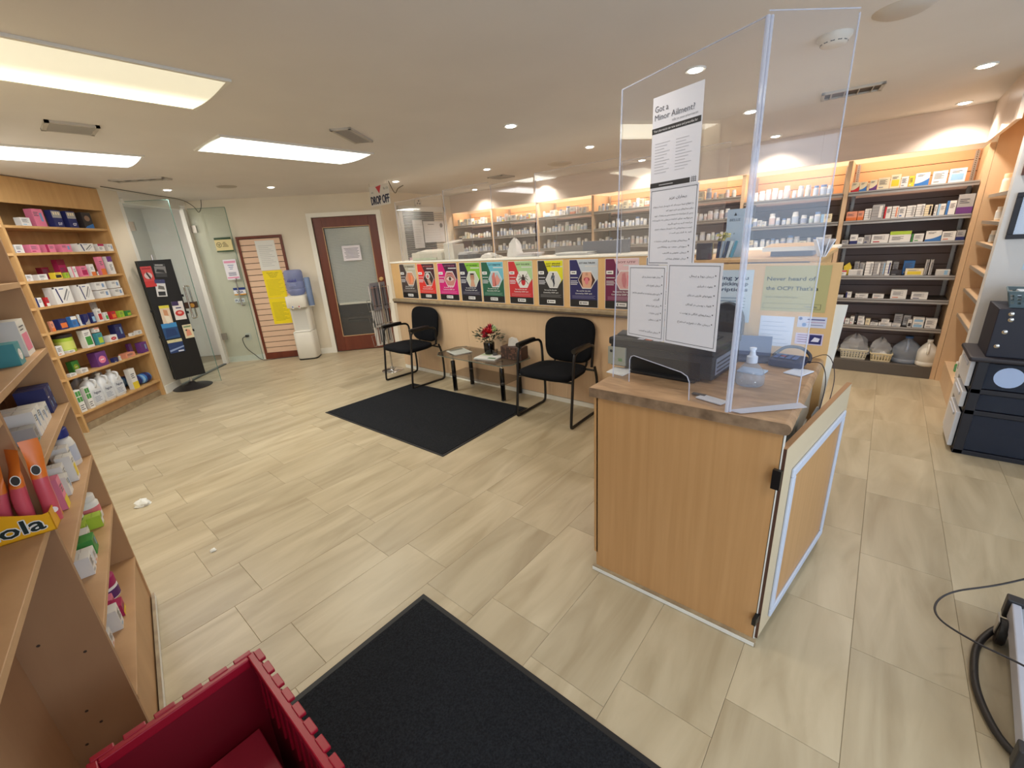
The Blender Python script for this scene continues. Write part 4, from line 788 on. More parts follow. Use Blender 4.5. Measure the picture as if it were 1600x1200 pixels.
o = s.build('lemon_pouch'); o.location = (PX[6]+.12, YB+.05, ZB[3]+.0045); tag(o, 'crumpled yellow pouch standing on the fourth shelf of the rightmost wall bay', 'pouch')
# baskets, bags, jugs on its deck
def basket(x, y, z, w, d, h, col, label, fill=None, name='basket', ang=0, nx=9, nz=3, group=None):
    t = thing(name, label, 'basket', (x, y, z), ang, group); s = MB(); tp = .88
    cs = [[(-w/2*k, -d/2*k), (w/2*k, -d/2*k), (w/2*k, d/2*k), (-w/2*k, d/2*k)] for k in (tp, 1)]
    for i in range(4):
        a0, a1 = Vector((*cs[0][i], .004)), Vector((*cs[0][(i+1) % 4], .004)); b0, b1 = Vector((*cs[1][i], h)), Vector((*cs[1][(i+1) % 4], h))
        n_ = nx if i % 2 == 0 else max(3, int(nx*d/w)); u = (b1-b0).normalized(); nrm = Vector((u.y, -u.x, 0))*.004
        def q(p0, p1, p2, p3):
            vs = [p0, p1, p2, p3]+[p-nrm for p in (p0, p1, p2, p3)]
            s.add(vs, [(0, 1, 2, 3), (7, 6, 5, 4), (0, 4, 5, 1), (1, 5, 6, 2), (2, 6, 7, 3), (3, 7, 4, 0)], col)
        L_ = lambda fx, fz: (a0+(a1-a0)*fx)+((b0+(b1-b0)*fx)-(a0+(a1-a0)*fx))*fz
        q(L_(0, 0), L_(1, 0), L_(1, .18), L_(0, .18)); q(L_(0, .80), L_(1, .80), L_(1, 1), L_(0, 1))
        for k in range(n_+1):
            c_ = k/n_; e_ = .18/n_*1.3; q(L_(max(0, c_-e_), .18), L_(min(1, c_+e_), .18), L_(min(1, c_+e_), .8), L_(max(0, c_-e_), .8))
        for k in range(1, nz): zc = .18+.62*k/nz; q(L_(0, zc-.03), L_(1, zc-.03), L_(1, zc+.03), L_(0, zc+.03))
    s.build('basket_wall', t); MB().box(-w/2*tp, w/2*tp, -d/2*tp, d/2*tp, 0, .005, col).build('basket_floor', t)
    s = MB(); 
    for i in range(4):
        a_, b_ = cs[1][i], cs[1][(i+1) % 4]; s.tube([(*a_, h), (*b_, h)], .005, col, 6)
    s.build('basket_rim', t); return t
def crumple(w, d, h, seed, m, name, label, loc, cat='bag', n=14, ang=0):
    rnd = random.Random(seed); s = MB(); vs = []; fs = []; rr = 7
    ph = [rnd.random()*6 for _ in range(8)]
    for j in range(rr+1):
        v = j/rr; zz = h*v; k = math.sqrt(max(.02, 1-v**2.2))
        for i in range(n):
            a = 2*PI*i/n; q = 1+.16*math.sin(3*a+ph[0]+3*v)+.12*math.sin(5*a+ph[1]-5*v)+.10*rnd.uniform(-1, 1)
            vs.append((w/2*k*q*math.cos(a), d/2*k*q*math.sin(a), zz*(1+.12*math.sin(4*a+ph[2]))))
    for j in range(rr):
        for i in range(n): fs.append((j*n+i, j*n+(i+1) % n, (j+1)*n+(i+1) % n, (j+1)*n+i))
    fs.append(tuple(range(n))[::-1]); fs.append(tuple(rr*n+i for i in range(n)))
    s.add(vs, fs, m); o = s.build(name, smooth=30); o.location = loc; o.rotation_euler = (0, 0, ang); return tag(o, label, cat)
M['film'] = clear('plastic_bag_film', (.93, .94, .95), 1.45, .34, (.93, .94, .96), .12)
dz = .1215; BC = (214, 208, 186)
basket(-.335, 5.76, dz, .20, .22, .10, BC, 'cream lattice basket at the left on the deck of the rightmost bay, half hidden', group='cream baskets')
basket(-.09, 5.77, dz, .235, .22, .10, BC, 'cream lattice basket holding clear plastic bags in the rightmost wall bay', group='cream baskets')
basket(.135, 5.745, dz, .175, .18, .085, (228, 214, 176), 'yellowish cream basket of small white parts beside the water jug', group='cream baskets', nx=7)
crumple(.15, .16, .10, 3, (120, 108, 112), 'folded_bag', 'grey brown crumpled bag in the left cream basket', (-.315, 5.76, dz+.055), ang=.4)
crumple(.25, .17, .19, 5, 'film', 'plastic_bag', 'clear crinkled plastic bag rising out of the middle cream basket', (-.09, 5.77, dz+.05))
crumple(.19, .14, .16, 9, 'film', 'plastic_bag', 'clear plastic bag bunched over the yellowish cream basket', (.12, 5.77, dz+.06), ang=.6)
crumple(.12, .12, .055, 12, WH, 'cotton_pads', 'white cotton pieces heaped in the yellowish cream basket', (.135, 5.745, dz+.045), 'cotton')
M['jugp'] = clear('blue_water_jug', (.78, .85, .95), 1.4, .30, (.72, .80, .92), .1)
def gallon(x, w, h, m, cap, label, y=5.77):
    t = thing('gallon_jug', label, 'jug', (x, y, dz), 0, 'gallon jugs')
    MB().lathe([(w*.46, 0), (w*.5, .01), (w*.5, h*.16), (w*.485, h*.17), (w*.5, h*.18), (w*.5, h*.52), (w*.46, h*.60), (w*.30, h*.76), (w*.13, h*.88), (w*.12, h*.93)], (0, 0, 0), m, 24).build('jug_body', t, smooth=60)
    MB().lathe([(w*.13, h*.925), (w*.14, h*.93), (w*.14, h*.99), (w*.12, h)], (0, 0, 0), cap, 16).build('cap', t, smooth=40)
    MB().tube(spline([(-.004, -w*.16, h*.86), (-.004, -w*.40, h*.80), (-.004, -w*.52, h*.62), (-.004, -w*.49, h*.50)], 5), .011, m, 8).build('handle', t, smooth=50); return t
gallon(.325, .22, .265, 'jugp', (70, 110, 170), 'large clear blue water jug on the deck of the rightmost bay')
gallon(.505-.03, .155, .26, (226, 222, 212), WH, 'opaque white gallon jug at the right end of the bay deck', 5.70).location.x = .475
# ================================================================ FURNITURE AND THINGS
# ---- mats
def floormat(pts, label):
    cx = sum(p[0] for p in pts)/4; cy = sum(p[1] for p in pts)/4; t = thing('floor_mat', label, 'mat', (cx, cy, .0006), 0, 'black floor mats')
    q = [(x-cx, y-cy) for x, y in pts]; inn = [(x*.972, y*.966) for x, y in q]
    s = MB(); s.prism(q, 0, .005, 'rube'); s.build('rubber_edge', t, bevel=.002); s = MB(); s.prism(inn, .005, .009, 'rub'); s.build('pile', t, bevel=.001)
floormat([(-4.142, 1.809), (-2.372, 1.851), (-2.42, 2.985), (-4.10, 2.90)], 'charcoal entrance mat on the floor in front of the chairs and glass table')
floormat([(-1.41, -.42), (.42, -.42), (.42, .885), (-1.41, .885)], 'charcoal mat at the bottom of the photo beside the red tote')
# ---- guest chairs
def chair(x, y, label, rz=0, first=[None]):
    if first[0] is None:
        t = thing('waiting_chair', label, 'chair', (x, y, 0), rz, 'black waiting chairs'); hw = .285
        for s_ in (-1, 1):
            s = MB(); X = s_*hw
            path = spline([(X*.98, .20, .44), (X, .235, .30), (X, .235, .06), (X, .20, .012), (X, .1, .011), (X, -.20, .011), (X, -.255, .014), (X, -.27, .05), (X, -.24, .30), (X, -.205, .58), (X, -.17, .64), (X, -.10, .655), (X, .10, .655), (X*.98, .165, .635), (X*.95, .18, .58), (X*.92, .175, .44)], 6)
            s.tube(path, .0125, 'blk', 10); s.build('side_frame', t, smooth=60)
            s = MB(); s.tube(spline([(X, -.21, .668), (X, -.15, .672), (X, .02, .672), (X, .07, .668)], 5), [.016]+[.024]*13+[.024, .016] if False else .021, 'blk', 10); o = s.build('armrest', t, smooth=60); 
        for (yy, zz) in ((-.20, .40), (.16, .40)): MB().tube([(-hw, yy+(-.02 if yy < 0 else .06), zz), (hw, yy+(-.02 if yy < 0 else .06), zz)], .011, 'blk', 8).build('cross_bar', t, smooth=60)
        # seat cushion: rounded slab
        def cushion(name, w, d, th, rad, M_, bulge=.02, n=40, taper=0):
            s = MB(); lv = [(.90, -th/2), (.97, -th*.36), (1, 0), (.98, th*.32), (.90, th*.48), (.55, th*.5+bulge*.7), (.001, th*.5+bulge)]; vs = []; fs = []
            for k, z in lv:
                for i in range(n):
                    a = 2*PI*i/n; c_, s_ = math.cos(a), math.sin(a); e = .52
                    px = math.copysign(abs(c_)**e, c_)*w/2; py = math.copysign(abs(s_)**e, s_)*d/2
                    vs.append((px*k*(1-taper*(py/d)), py*k, z))
            for j in range(len(lv)-1):
                for i in range(n): fs.append((j*n+i, j*n+(i+1) % n, (j+1)*n+(i+1) % n, (j+1)*n+i))
            fs.append(tuple(range(n))[::-1]); s.add(vs, fs, 'fab'); me = s.mesh(name, M_, 70); o = bpy.data.objects.new(name, me); C.objects.link(o); o.parent = t; return o
        cushion('seat', .535, .50, .055, .1, Matrix.Translation((0, -.06, .435)), taper=.12)
        cushion('backrest', .52, .415, .045, .1, Matrix.Translation((0, .240, .655)) @ Matrix.Rotation(R(82), 4, 'X'), .01, taper=-.10)
        for s_ in (-1, 1): MB().tube(spline([(s_*.17, .15, .41), (s_*.17, .25, .43), (s_*.17, .265, .56), (s_*.17, .268, .66)], 5), .010, 'blk', 8).build('back_support', t, smooth=60)
        first[0] = t; return t
    r = first[0].copy(); C.objects.link(r); r.location = (x, y, 0); r.rotation_euler = (0, 0, rz); r['label'] = label
    for ch in first[0].children:
        c = ch.copy(); C.objects.link(c); c.parent = r
    return r
chair(-2.095, 3.03, 'black fabric armchair with sled legs right of the glass table', R(2)); 
chair(-4.19, 3.025, 'black fabric armchair with sled legs left of the glass table', R(-3))
for o_c in [o for o in C.objects if o.name.startswith('waiting_chair')]: o_c.scale = (1, .92, 1)
# ---- coffee table
tb = thing('coffee_table', 'smoked glass coffee table with black legs between the two armchairs', 'table', (-3.08, 3.08, 0))
def ctop(name, z, w, d, m, c=.09, th=.008):
    s = MB(); s.prism([(-w/2+c, -d/2), (w/2-c, -d/2), (w/2, -d/2+c), (w/2, d/2-c), (w/2-c, d/2), (-w/2+c, d/2), (-w/2, d/2-c), (-w/2, -d/2+c)], z, z+th, m); return s.build(name, tb)
ctop('glass_top', .425, 1.06, .46, 'smoke'); ctop('glass_shelf', .20, .80, .34, 'smoke', .05)
s = MB(); w_, d_, c_ = 1.062, .462, .09; P = [(-w_/2+c_, -d_/2), (w_/2-c_, -d_/2), (w_/2, -d_/2+c_), (w_/2, d_/2-c_), (w_/2-c_, d_/2), (-w_/2+c_, d_/2), (-w_/2, d_/2-c_), (-w_/2, -d_/2+c_)]
s.tube([(x, y, .429) for x, y in P], .0045, mat((96, 104, 92), .3), 6, True); s.build('glass_rim', tb)
for (x, y) in ((-.355, -.10), (.33, -.07), (-.34, .15), (.335, .19)):
    s = MB(); s.lathe([(.022, .012), (.024, .015), (.024, .345), (.022, .35)], (x, y, 0), 'blkg', 16); l = s.build('leg', tb, smooth=40)
    s = MB(); s.lathe([(.026, 0), (.026, .012), (.022, .014)], (x, y, 0), 'chrome', 16); s.lathe([(.017, .35), (.019, .36), (.014, .38), (.014, .405), (.024, .412), (.024, .4245)], (x, y, 0), 'chrome', 16); s.lathe([(.025, .196), (.026, .2), (.025, .204)], (x, y, 0), 'chrome', 16); s.build('chrome_fitting', l, smooth=40)
TZ = .4336
def magazine(x, y, w, d, rz, label, n, fn, nm='magazine', z=TZ):
    t = thing(nm, label, 'magazine', (x, y, z), rz); random.seed(int(x*100)); s = MB()
    for i in range(n): s.obox((random.uniform(-.008, .008)*(i > 0), random.uniform(-.008, .008)*(i > 0), .003+.005*i), (w, d, .004), random.uniform(-.1, .1)*(i > 0), (230, 228, 224) if i % 2 == 0 else (190, 196, 190))
    s.build('pages', t); f = Fr((-w/2, -d/2, .005*n+.0006), (1, 0, 0), (0, 1, 0)); s = MB(); fn(s, f, w, d); s.build('cover_print', t); return t
def m1(s, f, w, d):
    s.rect(f, 0, d*.1, w*.3, d*.9, (110, 112, 104), 0)
    for i in range(6): s.rect(f, w*.4, d*(.2+.12*i), w*.9, d*(.22+.12*i), (150, 150, 150), 0)
magazine(-3.40, 3.06, .24, .20, R(-18), 'open newspaper magazine on the left of the glass table', 2, m1)
def m2(s, f, w, d): s.rect(f, w*.05, d*.6, w*.5, d*.9, (200, 210, 170), 0); s.rect(f, w*.6, d*.1, w*.95, d*.3, (80, 120, 80), 0)
magazine(-2.93, 3.03, .25, .19, R(12), 'small fanned pile of pale magazines in the middle of the glass table', 3, m2, 'magazine_pile')
# tissue box (brown) with tissue
tx = thing('tissue_box', 'brown mosaic-patterned tissue box on the right of the glass table', 'tissue box', (-2.68, 3.14, TZ), R(5))
MB().box(-.125, .125, -.06, .06, 0, .125, (70, 46, 38)).build('box_body', tx, bevel=.004)
s = MB(); f = Fr((-.125, -.0605, 0), (1, 0, 0), (0, 0, 1)); random.seed(3)
for i in range(14):
    for j in range(6): s.rect(f, .004+i*.0175, .006+j*.0195, .018+i*.0175, .0215+j*.0195, random.choice([(88, 60, 50), (60, 40, 34), (112, 78, 62), (50, 36, 34)]), .0006)
s.build('mosaic_face', tx)
s = MB(); f = Fr((-.0, 0, .125), (1, 0, 0), (0, 0, 1)); vs = [(-.06, -.02, .12), (-.035, -.03, .205), (.0, -.012, .215), (.05, .02, .13), (.07, .02, .125), (.02, .03, .20), (-.03, .02, .21), (-.06, .015, .12)]
s.add(vs, [(0, 1, 2, 3), (1, 6, 5, 2), (0, 7, 6, 1), (2, 5, 4, 3), (7, 4, 5, 6)], (238, 234, 226)); s.build('tissue', tx)
# vase with flowers
vz = thing('flower_vase', 'black vase with red and white artificial flowers on the glass table', 'vase', (-3.00, 3.12, TZ))
MB().lathe([(.042, 0), (.048, .004), (.055, .06), (.058, .13), (.054, .14), (.045, .138)], (0, 0, 0), 'blkg', 24).build('vase_body', vz, smooth=60)
random.seed(5)
def blossom(c, r, col, n=7):
    s = MB(); c = Vector(c)
    for L_ in range(3):
        for i in range(n-L_):
            a = 2*PI*i/(n-L_)+L_*.5; rr = r*(1-.28*L_); t_ = Vector((math.cos(a), math.sin(a), 0)); q = Vector((-t_.y, t_.x, 0)); up = Vector((0, 0, r*(.25+.35*L_)))
            s.add([c+up*.2, c+t_*rr*.6+q*rr*.45+up*.6, c+t_*rr+up*1.3, c+t_*rr*.6-q*rr*.45+up*.6], [(0, 1, 2, 3)], col)
    o = s.build('flower', vz); return o
for c, r, col in [((-.02, -.02, .20), .042, (190, 26, 46)), ((.035, -.03, .205), .045, (206, 30, 44)), ((0, .03, .235), .04, (176, 30, 60)), ((.01, -.055, .175), .036, (200, 40, 70)), ((-.07, -.01, .20), .022, (236, 226, 210)), ((-.05, -.04, .225), .018, (236, 220, 200)), ((.08, .0, .23), .024, (170, 196, 130)), ((-.11, -.03, .165), .026, (120, 130, 110)), ((.05, .03, .25), .022, (190, 206, 160))]: blossom((c[0]*1.15, c[1]*1.1, c[2]*1.08+.01), r*1.35, col)
s = MB()
for i in range(190):
    a = random.uniform(0, 2*PI); rr = random.uniform(.03, .165); zz = .15+random.uniform(0, .17)*(1-rr*3.4); c = Vector((rr*math.cos(a), rr*math.sin(a)*.8, zz)); t_ = Vector((math.cos(a+random.uniform(-.7, .7)), math.sin(a+random.uniform(-.7, .7)), random.uniform(-.2, .8))).normalized()*.045; q = t_.cross(Vector((0, 0, 1))).normalized()*.012
    s.add([c, c+t_*.5+q, c+t_, c+t_*.5-q], [(0, 1, 2, 3)], random.choice([(40, 60, 40), (64, 84, 56), (90, 104, 80), (52, 48, 44)]))
s.build('foliage', vz, kind='stuff')
s = MB()
for i in range(9): a = i*.7; s.tube([(0.01*math.cos(a), .01*math.sin(a), .10), (.07*math.cos(a), .06*math.sin(a), .19)], .002, (56, 66, 44), 5)
s.build('stems', vz, kind='stuff')
cup = thing('candle_glass', 'small clear glass tumbler beside the black flower vase', 'glass', (-2.905, 3.10, TZ)); MB().lathe([(.026, 0), (.028, .002), (.030, .075), (.0285, .075), (.026, .006)], (0, 0, 0), 'smoke', 20).build('glass_wall', cup, smooth=50); MB().lathe([(.024, .003), (.0245, .03)], (0, 0, 0), (150, 156, 166), 18).build('glass_fill', cup, smooth=50)
# ---- magazine rack on a chrome stand
mr = thing('magazine_rack', 'chrome stand with wire pockets beside the counter end', 'magazine rack', (-4.83, 3.12, 0))
MB().lathe([(.135, 0), (.14, .004), (.135, .010), (.03, .022), (.028, .05), (.014, .055)], (0, 0, 0), 'chrome', 32).build('base_plate', mr, smooth=50)
MB().tube([(0, 0, .05), (-.0, 0, 1.16)], .011, 'chrome', 12).build('pole', mr, smooth=60)
random.seed(11)
for i, (zz, dx) in enumerate(((.80, -.05), (.58, -.06), (.34, -.07))):
    s = MB()
    for yy in (-.13, .13): s.tube([(dx+.05, yy, zz+.30), (dx+.0, yy, zz+.02), (dx-.06, yy, zz), (dx-.09, yy, zz+.14)], .003, 'chrome', 5)
    for h in (.0, .14): s.tube([(dx-.06-.03*(h > 0), -.13, zz+h), (dx-.06-.03*(h > 0), .13, zz+h)], .003, 'chrome', 5)
    s.tube([(dx+.05, -.13, zz+.30), (dx+.05, .13, zz+.30)], .003, 'chrome', 5); s.build('wire_pocket', mr, kind='stuff')
    for j in range(5):
        t_ = MB(); y0 = -.115+.0*j; k = .012*j; pts = [(dx+.035-k, zz+.02), (dx+.03-k-.006, zz+.36-.012*j), (dx+.018-k-.006, zz+.355-.012*j), (dx+.025-k, zz+.02)]
        g_ = random.choice([(196, 190, 184), (150, 146, 146), (214, 208, 200), (120, 116, 120)]); f = Fr((0, y0, 0), (1, 0, 0), (0, 0, 1), (0, -1, 0)); w_ = .23-random.random()*.02
        t_.slab(f, pts, -w_, 0, g_); 
        ff = Fr((dx+.018-k-.0075, y0+w_, zz+.04), (0, -1, 0), (-.015, 0, 1)); 
        fg = Fr((dx+.0362-k, y0, zz+.03), (0, 1, 0), (-.015, 0, 1))
        for q in range(7): t_.rect(fg, .008+q*.031, .01+.02*(q % 2), .008+q*.031+random.choice([.008, .014, .02]), .29-.02*j, random.choice([(90, 88, 92), (60, 58, 62), (230, 226, 220), (150, 120, 110)]), .001)
        for q in range(6): t_.rect(ff, .01, .03+q*.045, w_-.02, .05+q*.045, (90, 88, 92) if q % 2 else (140, 136, 138), .0015)
        o = t_.build('newspaper'); o.location = mr.location
        tag(o, ['frontmost', 'second', 'third', 'fourth', 'rearmost'][4-j]+' folded newspaper in the %s pocket of the chrome rack' % ['top', 'middle', 'bottom'][i], 'newspaper', 'newspapers in the %s rack pocket' % ['top', 'middle', 'bottom'][i])
# ---- posters on the counter front
PF = Fr((0, 3.2985, .945), (1, 0, 0), (0, 0, 1))
def hexa(cx, cy, r, sy=1): return [(cx+r*math.cos(PI*i/3), cy+r*sy*math.sin(PI*i/3)) for i in range(6)]
def poster(i, x0, x1, base, topc, titles, ttl_col, art, desc_, foot=(24, 22, 24)):
    w = x1-x0; h = .412; s = MB(); s.slab(PF, [(x0, .004), (x1, .004), (x1, .004+h), (x0, .004+h)], 0, .0012, (236, 234, 232))
    f = Fr(PF.p(x0+.004, .008, .0012), PF.u, PF.v, PF.n); w -= .008; h -= .008; k = .0005
    s.rect(f, 0, 0, w, h, base, k); s.poly(f, [(w*.26, h), (w, h), (w, h*.60), (w*.84, h*.47), (w*.50, h*.62)], topc, k*2); s.rect(f, 0, 0, w, h*.16, foot, k*2)
    for n_, tt in enumerate(titles): s.text(f, tt, w*.63, h*(.915-.05*n_), h*.036, ttl_col, k*4, wid=w*.56, bold=True)
    s.rect(f, w*.56, h*.855, w*.98, h*.88, (214, 214, 214), k*3); s.rect(f, w*.03, h*.70, w*.25, h*.77, (240, 240, 240), k*3); s.rect(f, w*.07, h*.725, w*.21, h*.745, (90, 90, 90), k*4)
    for n_, y in enumerate((.62, .55, .515, .48)): s.rect(f, w*.03, h*(y-.0), w*(.30-.03*(n_ % 2)), h*(y+.016), (214, 214, 220), k*3)
    cx, cy, r = w*.62, h*.58, w*.30; s.poly(f, hexa(cx, cy, r*1.06, .98), (230, 230, 230), k*3); 
    g = Fr(f.p(cx, cy, k*4), f.u, f.v, f.n); art(s, g, r)
    s.text(f, 'No cost for the visit', w*.5, h*.335, h*.030, (232, 232, 232), k*4, wid=w*.50, bold=True); s.text(f, 'Covered by OHIP card', w*.5, h*.278, h*.030, (232, 232, 232), k*4, wid=w*.60, bold=True)
    for n_ in range(3): s.rect(f, w*.08, h*(.235-.024*n_), w*(.92-.05*(n_ % 2)), h*(.246-.024*n_), tuple(min(255, int(c*.6+90)) for c in base), k*3)
    s.rect(f, w*.34, h*.05, w*.68, h*.125, (234, 234, 234), k*3); s.rect(f, w*.38, h*.065, w*.42, h*.11, (40, 40, 40), k*4); s.rect(f, w*.45, h*.08, w*.64, h*.098, (70, 70, 70), k*4)
    return tag(s.build('health_poster', world=True), desc_, 'poster', 'health posters on the counter front')
def art_skin(col, col2):
    def a(s, g, r):
        s.poly(g, hexa(0, 0, r, .92), col, .0005); s.poly(g, [(-r*.3, r*.6), (0, r*.7), (r*.15, -.0), (r*.05, -r*.75), (-r*.2, -r*.6), (-r*.35, 0)], col2, .001); s.poly(g, [(.2*r, r*.5), (.5*r, r*.3), (.45*r, -r*.4), (.2*r, -r*.6)], tuple(min(255, int(c*1.15)) for c in col2), .001)
    return a
def art_eye(s, g, r):
    s.poly(g, hexa(0, 0, r, .92), (196, 130, 124), .0005); s.poly(g, [(-r*.7, 0), (-r*.3, r*.28), (r*.2, r*.30), (r*.7, -r*.05), (r*.2, -r*.25), (-r*.3, -r*.22)], (222, 196, 190), .001); s.disc(g, 0, .02*r, r*.22, (90, 70, 60), .0015); s.disc(g, 0, .02*r, r*.1, (20, 18, 18), .002); s.poly(g, [(-r*.75, r*.05), (-r*.3, r*.36), (r*.25, r*.38), (r*.75, 0), (r*.2, r*.30), (-r*.3, r*.28)], (120, 66, 60), .002); s.poly(g, [(-r*.7, r*.5), (0, r*.72), (r*.7, r*.45), (0, r*.62)], (90, 60, 54), .0015)
def art_tick(s, g, r):
    s.poly(g, hexa(0, 0, r, .92), (226, 226, 220), .0005); s.disc(g, 0, -r*.25, r*.30, (190, 36, 44), .001, 14, r*.40); s.disc(g, 0, r*.12, r*.24, (50, 34, 32), .0015, 12, r*.22); s.disc(g, 0, r*.42, r*.12, (50, 34, 32), .0015, 10, r*.14)
    for sd in (-1, 1):
        for i, (a0, a1) in enumerate(((.9, 1.0), (.5, .45), (.1, -.1), (-.5, -.65))): s.poly(g, [(sd*r*.15, r*(.18-.06*i)), (sd*r*.48, r*(a0*.5+.08)), (sd*r*.72, r*(a1*.75)), (sd*r*.66, r*(a1*.75-.02)), (sd*r*.46, r*(a0*.5+.0)), (sd*r*.15, r*(.12-.06*i))], (50, 34, 32), .0018)
def art_man(s, g, r):
    s.poly(g, hexa(0, 0, r, .92), (200, 206, 190), .0005); s.disc(g, 0, r*.15, r*.34, (186, 136, 110), .001, 14, r*.42); s.poly(g, [(-r*.36, r*.3), (-r*.3, r*.66), (r*.3, r*.66), (r*.36, r*.3), (r*.25, r*.48), (-r*.25, r*.48)], (44, 34, 30), .0015); s.poly(g, [(-r*.4, -r*.85), (-r*.15, r*.1), (0, -r*.1), (r*.15, r*.1), (r*.4, -r*.85)], (204, 156, 130), .0015)
    for sd in (-1, 1): s.rect(g, sd*r*.16-r*.08, r*.26, sd*r*.16+r*.08, r*.30, (50, 36, 32), .002)
def art_body(s, g, r):
    s.poly(g, hexa(0, 0, r, .92), (216, 216, 214), .0005); s.disc(g, 0, r*.62, r*.11, (20, 24, 34), .001, 10, r*.14); s.poly(g, [(-r*.2, r*.48), (r*.2, r*.46), (r*.14, 0), (r*.2, -r*.4), (r*.05, -r*.8), (-.02*r, -r*.8), (0, -r*.4), (-r*.12, -r*.1), (-r*.14, .1*r)], (30, 38, 54), .001); s.poly(g, [(-r*.2, r*.45), (-r*.32, r*.1), (-r*.26, -r*.1), (-r*.20, .1*r), (-.12*r, r*.3)], (30, 38, 54), .0012)
    for i in range(3): s.rect(g, -r*.1, r*(.1+i*.11), r*.1, r*(.14+i*.11), (150, 170, 190), .0015)
def art_mouth(s, g, r):
    s.poly(g, hexa(0, 0, r, .92), (224, 172, 144), .0005); s.poly(g, [(-r, 0), (-r*.5, r*.8), (-r*.6, 0), (-r*.45, -r*.75)], (70, 36, 28), .001); s.poly(g, [(r, 0), (r*.5, r*.8), (r*.65, 0), (r*.5, -r*.75)], (70, 36, 28), .001)
    s.disc(g, 0, r*.06, r*.36, (176, 70, 76), .0015, 14, r*.22); s.disc(g, 0, -r*.1, r*.22, (226, 130, 140), .002, 14, r*.36); s.poly(g, [(-r*.12, r*.75), (r*.12, r*.75), (r*.16, r*.45), (-r*.16, r*.45)], (204, 148, 122), .001)
def art_hand(s, g, r):
    s.poly(g, hexa(0, 0, r, .92), (170, 200, 210), .0005); s.poly(g, [(-r*.45, -r*.8), (-r*.5, r*.3), (-r*.2, r*.8), (0, r*.7), (r*.05, -r*.8)], (206, 120, 112), .001); s.poly(g, [(r*.1, -r*.7), (r*.0, r*.1), (r*.3, r*.6), (r*.6, r*.2), (r*.8, -r*.1), (r*.45, -r*.6)], (220, 150, 140), .0012); s.poly(g, [(-r*.02, -r*.7), (r*.04, r*.3), (r*.12, -r*.7)], (120, 50, 50), .0016)
def art_sore(s, g, r):
    s.poly(g, hexa(0, 0, r, .92), (60, 44, 42), .0005); s.disc(g, -r*.1, r*.35, r*.45, (210, 210, 206), .001, 12, r*.4); s.disc(g, -.1*r, r*.3, r*.22, (206, 110, 110), .0015); s.poly(g, [(-r*.3, -r*.1), (r*.2, 0), (r*.6, -r*.7), (0, -r*.85)], (196, 150, 130), .0015)
PS = [(-4.605, -4.29, (74, 62, 58), (190, 184, 164), ['GOT HEMORRHOIDS?'], (50, 44, 40), art_skin((206, 150, 120), (226, 130, 90)), 'brown and beige health poster with a bare skin picture, leftmost on the counter'),
      (-4.255, -3.945, (222, 52, 44), (70, 36, 42), ['GOT COLD SORES?'], (210, 120, 120), art_sore, 'red health poster with black top, second from left on the counter'),
      (-3.885, -3.565, (206, 24, 116), (60, 24, 50), ['GOT PINK EYE?'], (180, 100, 140), art_eye, 'magenta health poster with an eye picture on the counter front'),
      (-3.525, -3.215, (38, 36, 58), (132, 190, 60), ['GOT THE SNEEZES?'], (40, 60, 30), art_man, 'navy and lime health poster of a man with hands at his nose'),
      (-3.195, -2.890, (32, 96, 70), (110, 186, 206), ['GOT DERMATITIS?'], (30, 60, 80), art_hand, 'green and light blue health poster with hands on the counter front'),
      (-2.825, -2.525, (200, 44, 50), (170, 206, 150), ['GOT TICK BITE?'], (40, 50, 40), art_tick, 'red and pale green health poster with a tick on the counter front'),
      (-2.465, -2.180, (38, 36, 38), (226, 222, 30), ['GOT SPRAINS', 'AND STRAINS?'], (60, 60, 20), art_body, 'black and yellow health poster with a walking figure on the counter front'),
      (-2.115, -1.830, (36, 34, 96), (196, 206, 216), ['GOT ORAL THRUSH?'], (40, 40, 60), art_mouth, 'navy and silver health poster with an open mouth and tongue'),
      (-1.765, -1.470, (112, 24, 74), (230, 190, 196), ['GOT UTI?'], (120, 40, 60), art_skin((216, 160, 160), (200, 110, 120)), 'plum and pink health poster behind the edge of the acrylic screen'),
      (-1.41, -1.12, (40, 60, 100), (210, 210, 190), ['GOT ACNE?'], (50, 50, 70), art_skin((216, 180, 150), (200, 140, 120)), 'blue health poster at the right end of the counter, behind the taped pages')]
for i, p in enumerate(PS): poster(i, *p)
# ---- on top of the poster counter
def on(name, label, cat, x, y, z=1.3886, rz=0): return thing(name, label, cat, (x, y, z), rz)
p = on('desktop_printer', 'low beige printer at the left end of the poster counter', 'printer', -4.24, 3.56)
s = MB(); s.box(-.30, .26, -.10, .12, 0, .09, (206, 200, 184)); s.build('printer_body', p, bevel=.01); MB().box(-.26, .18, -.115, -.10, .005, .03, (186, 196, 170)).build('paper_tray', p, bevel=.002); MB().obox((-.02, .02, .10), (.46, .16, .02), 0, (214, 208, 194), rx=R(8)).build('printer_lid', p, bevel=.004)
p = on('card_printer', 'tall cream receipt printer at the right of the beige printer', 'printer', -3.86, 3.55); MB().box(-.08, .08, -.08, .10, 0, .165, (214, 208, 196)).build('printer_body', p, bevel=.008); MB().obox((-.0, .0, .185), (.155, .17, .02), 0, (222, 216, 206), rx=R(10)).build('printer_lid', p, bevel=.004)
s = MB(); 
p = on('paper_stack', 'white papers over a dark tray on the counter, right of the cream printer', 'papers', -3.62, 3.56)
MB().box(-.10, .09, -.08, .1, 0, .045, (50, 50, 58)).build('paper_tray', p, bevel=.003)
s = MB(); random.seed(8)
for i in range(4): s.obox((.01*i-.02, .0, .05+.007*i), (.18, .15, .005), random.uniform(-.3, .3), (226, 224, 226))
s.build('sheets', p, kind='stuff')
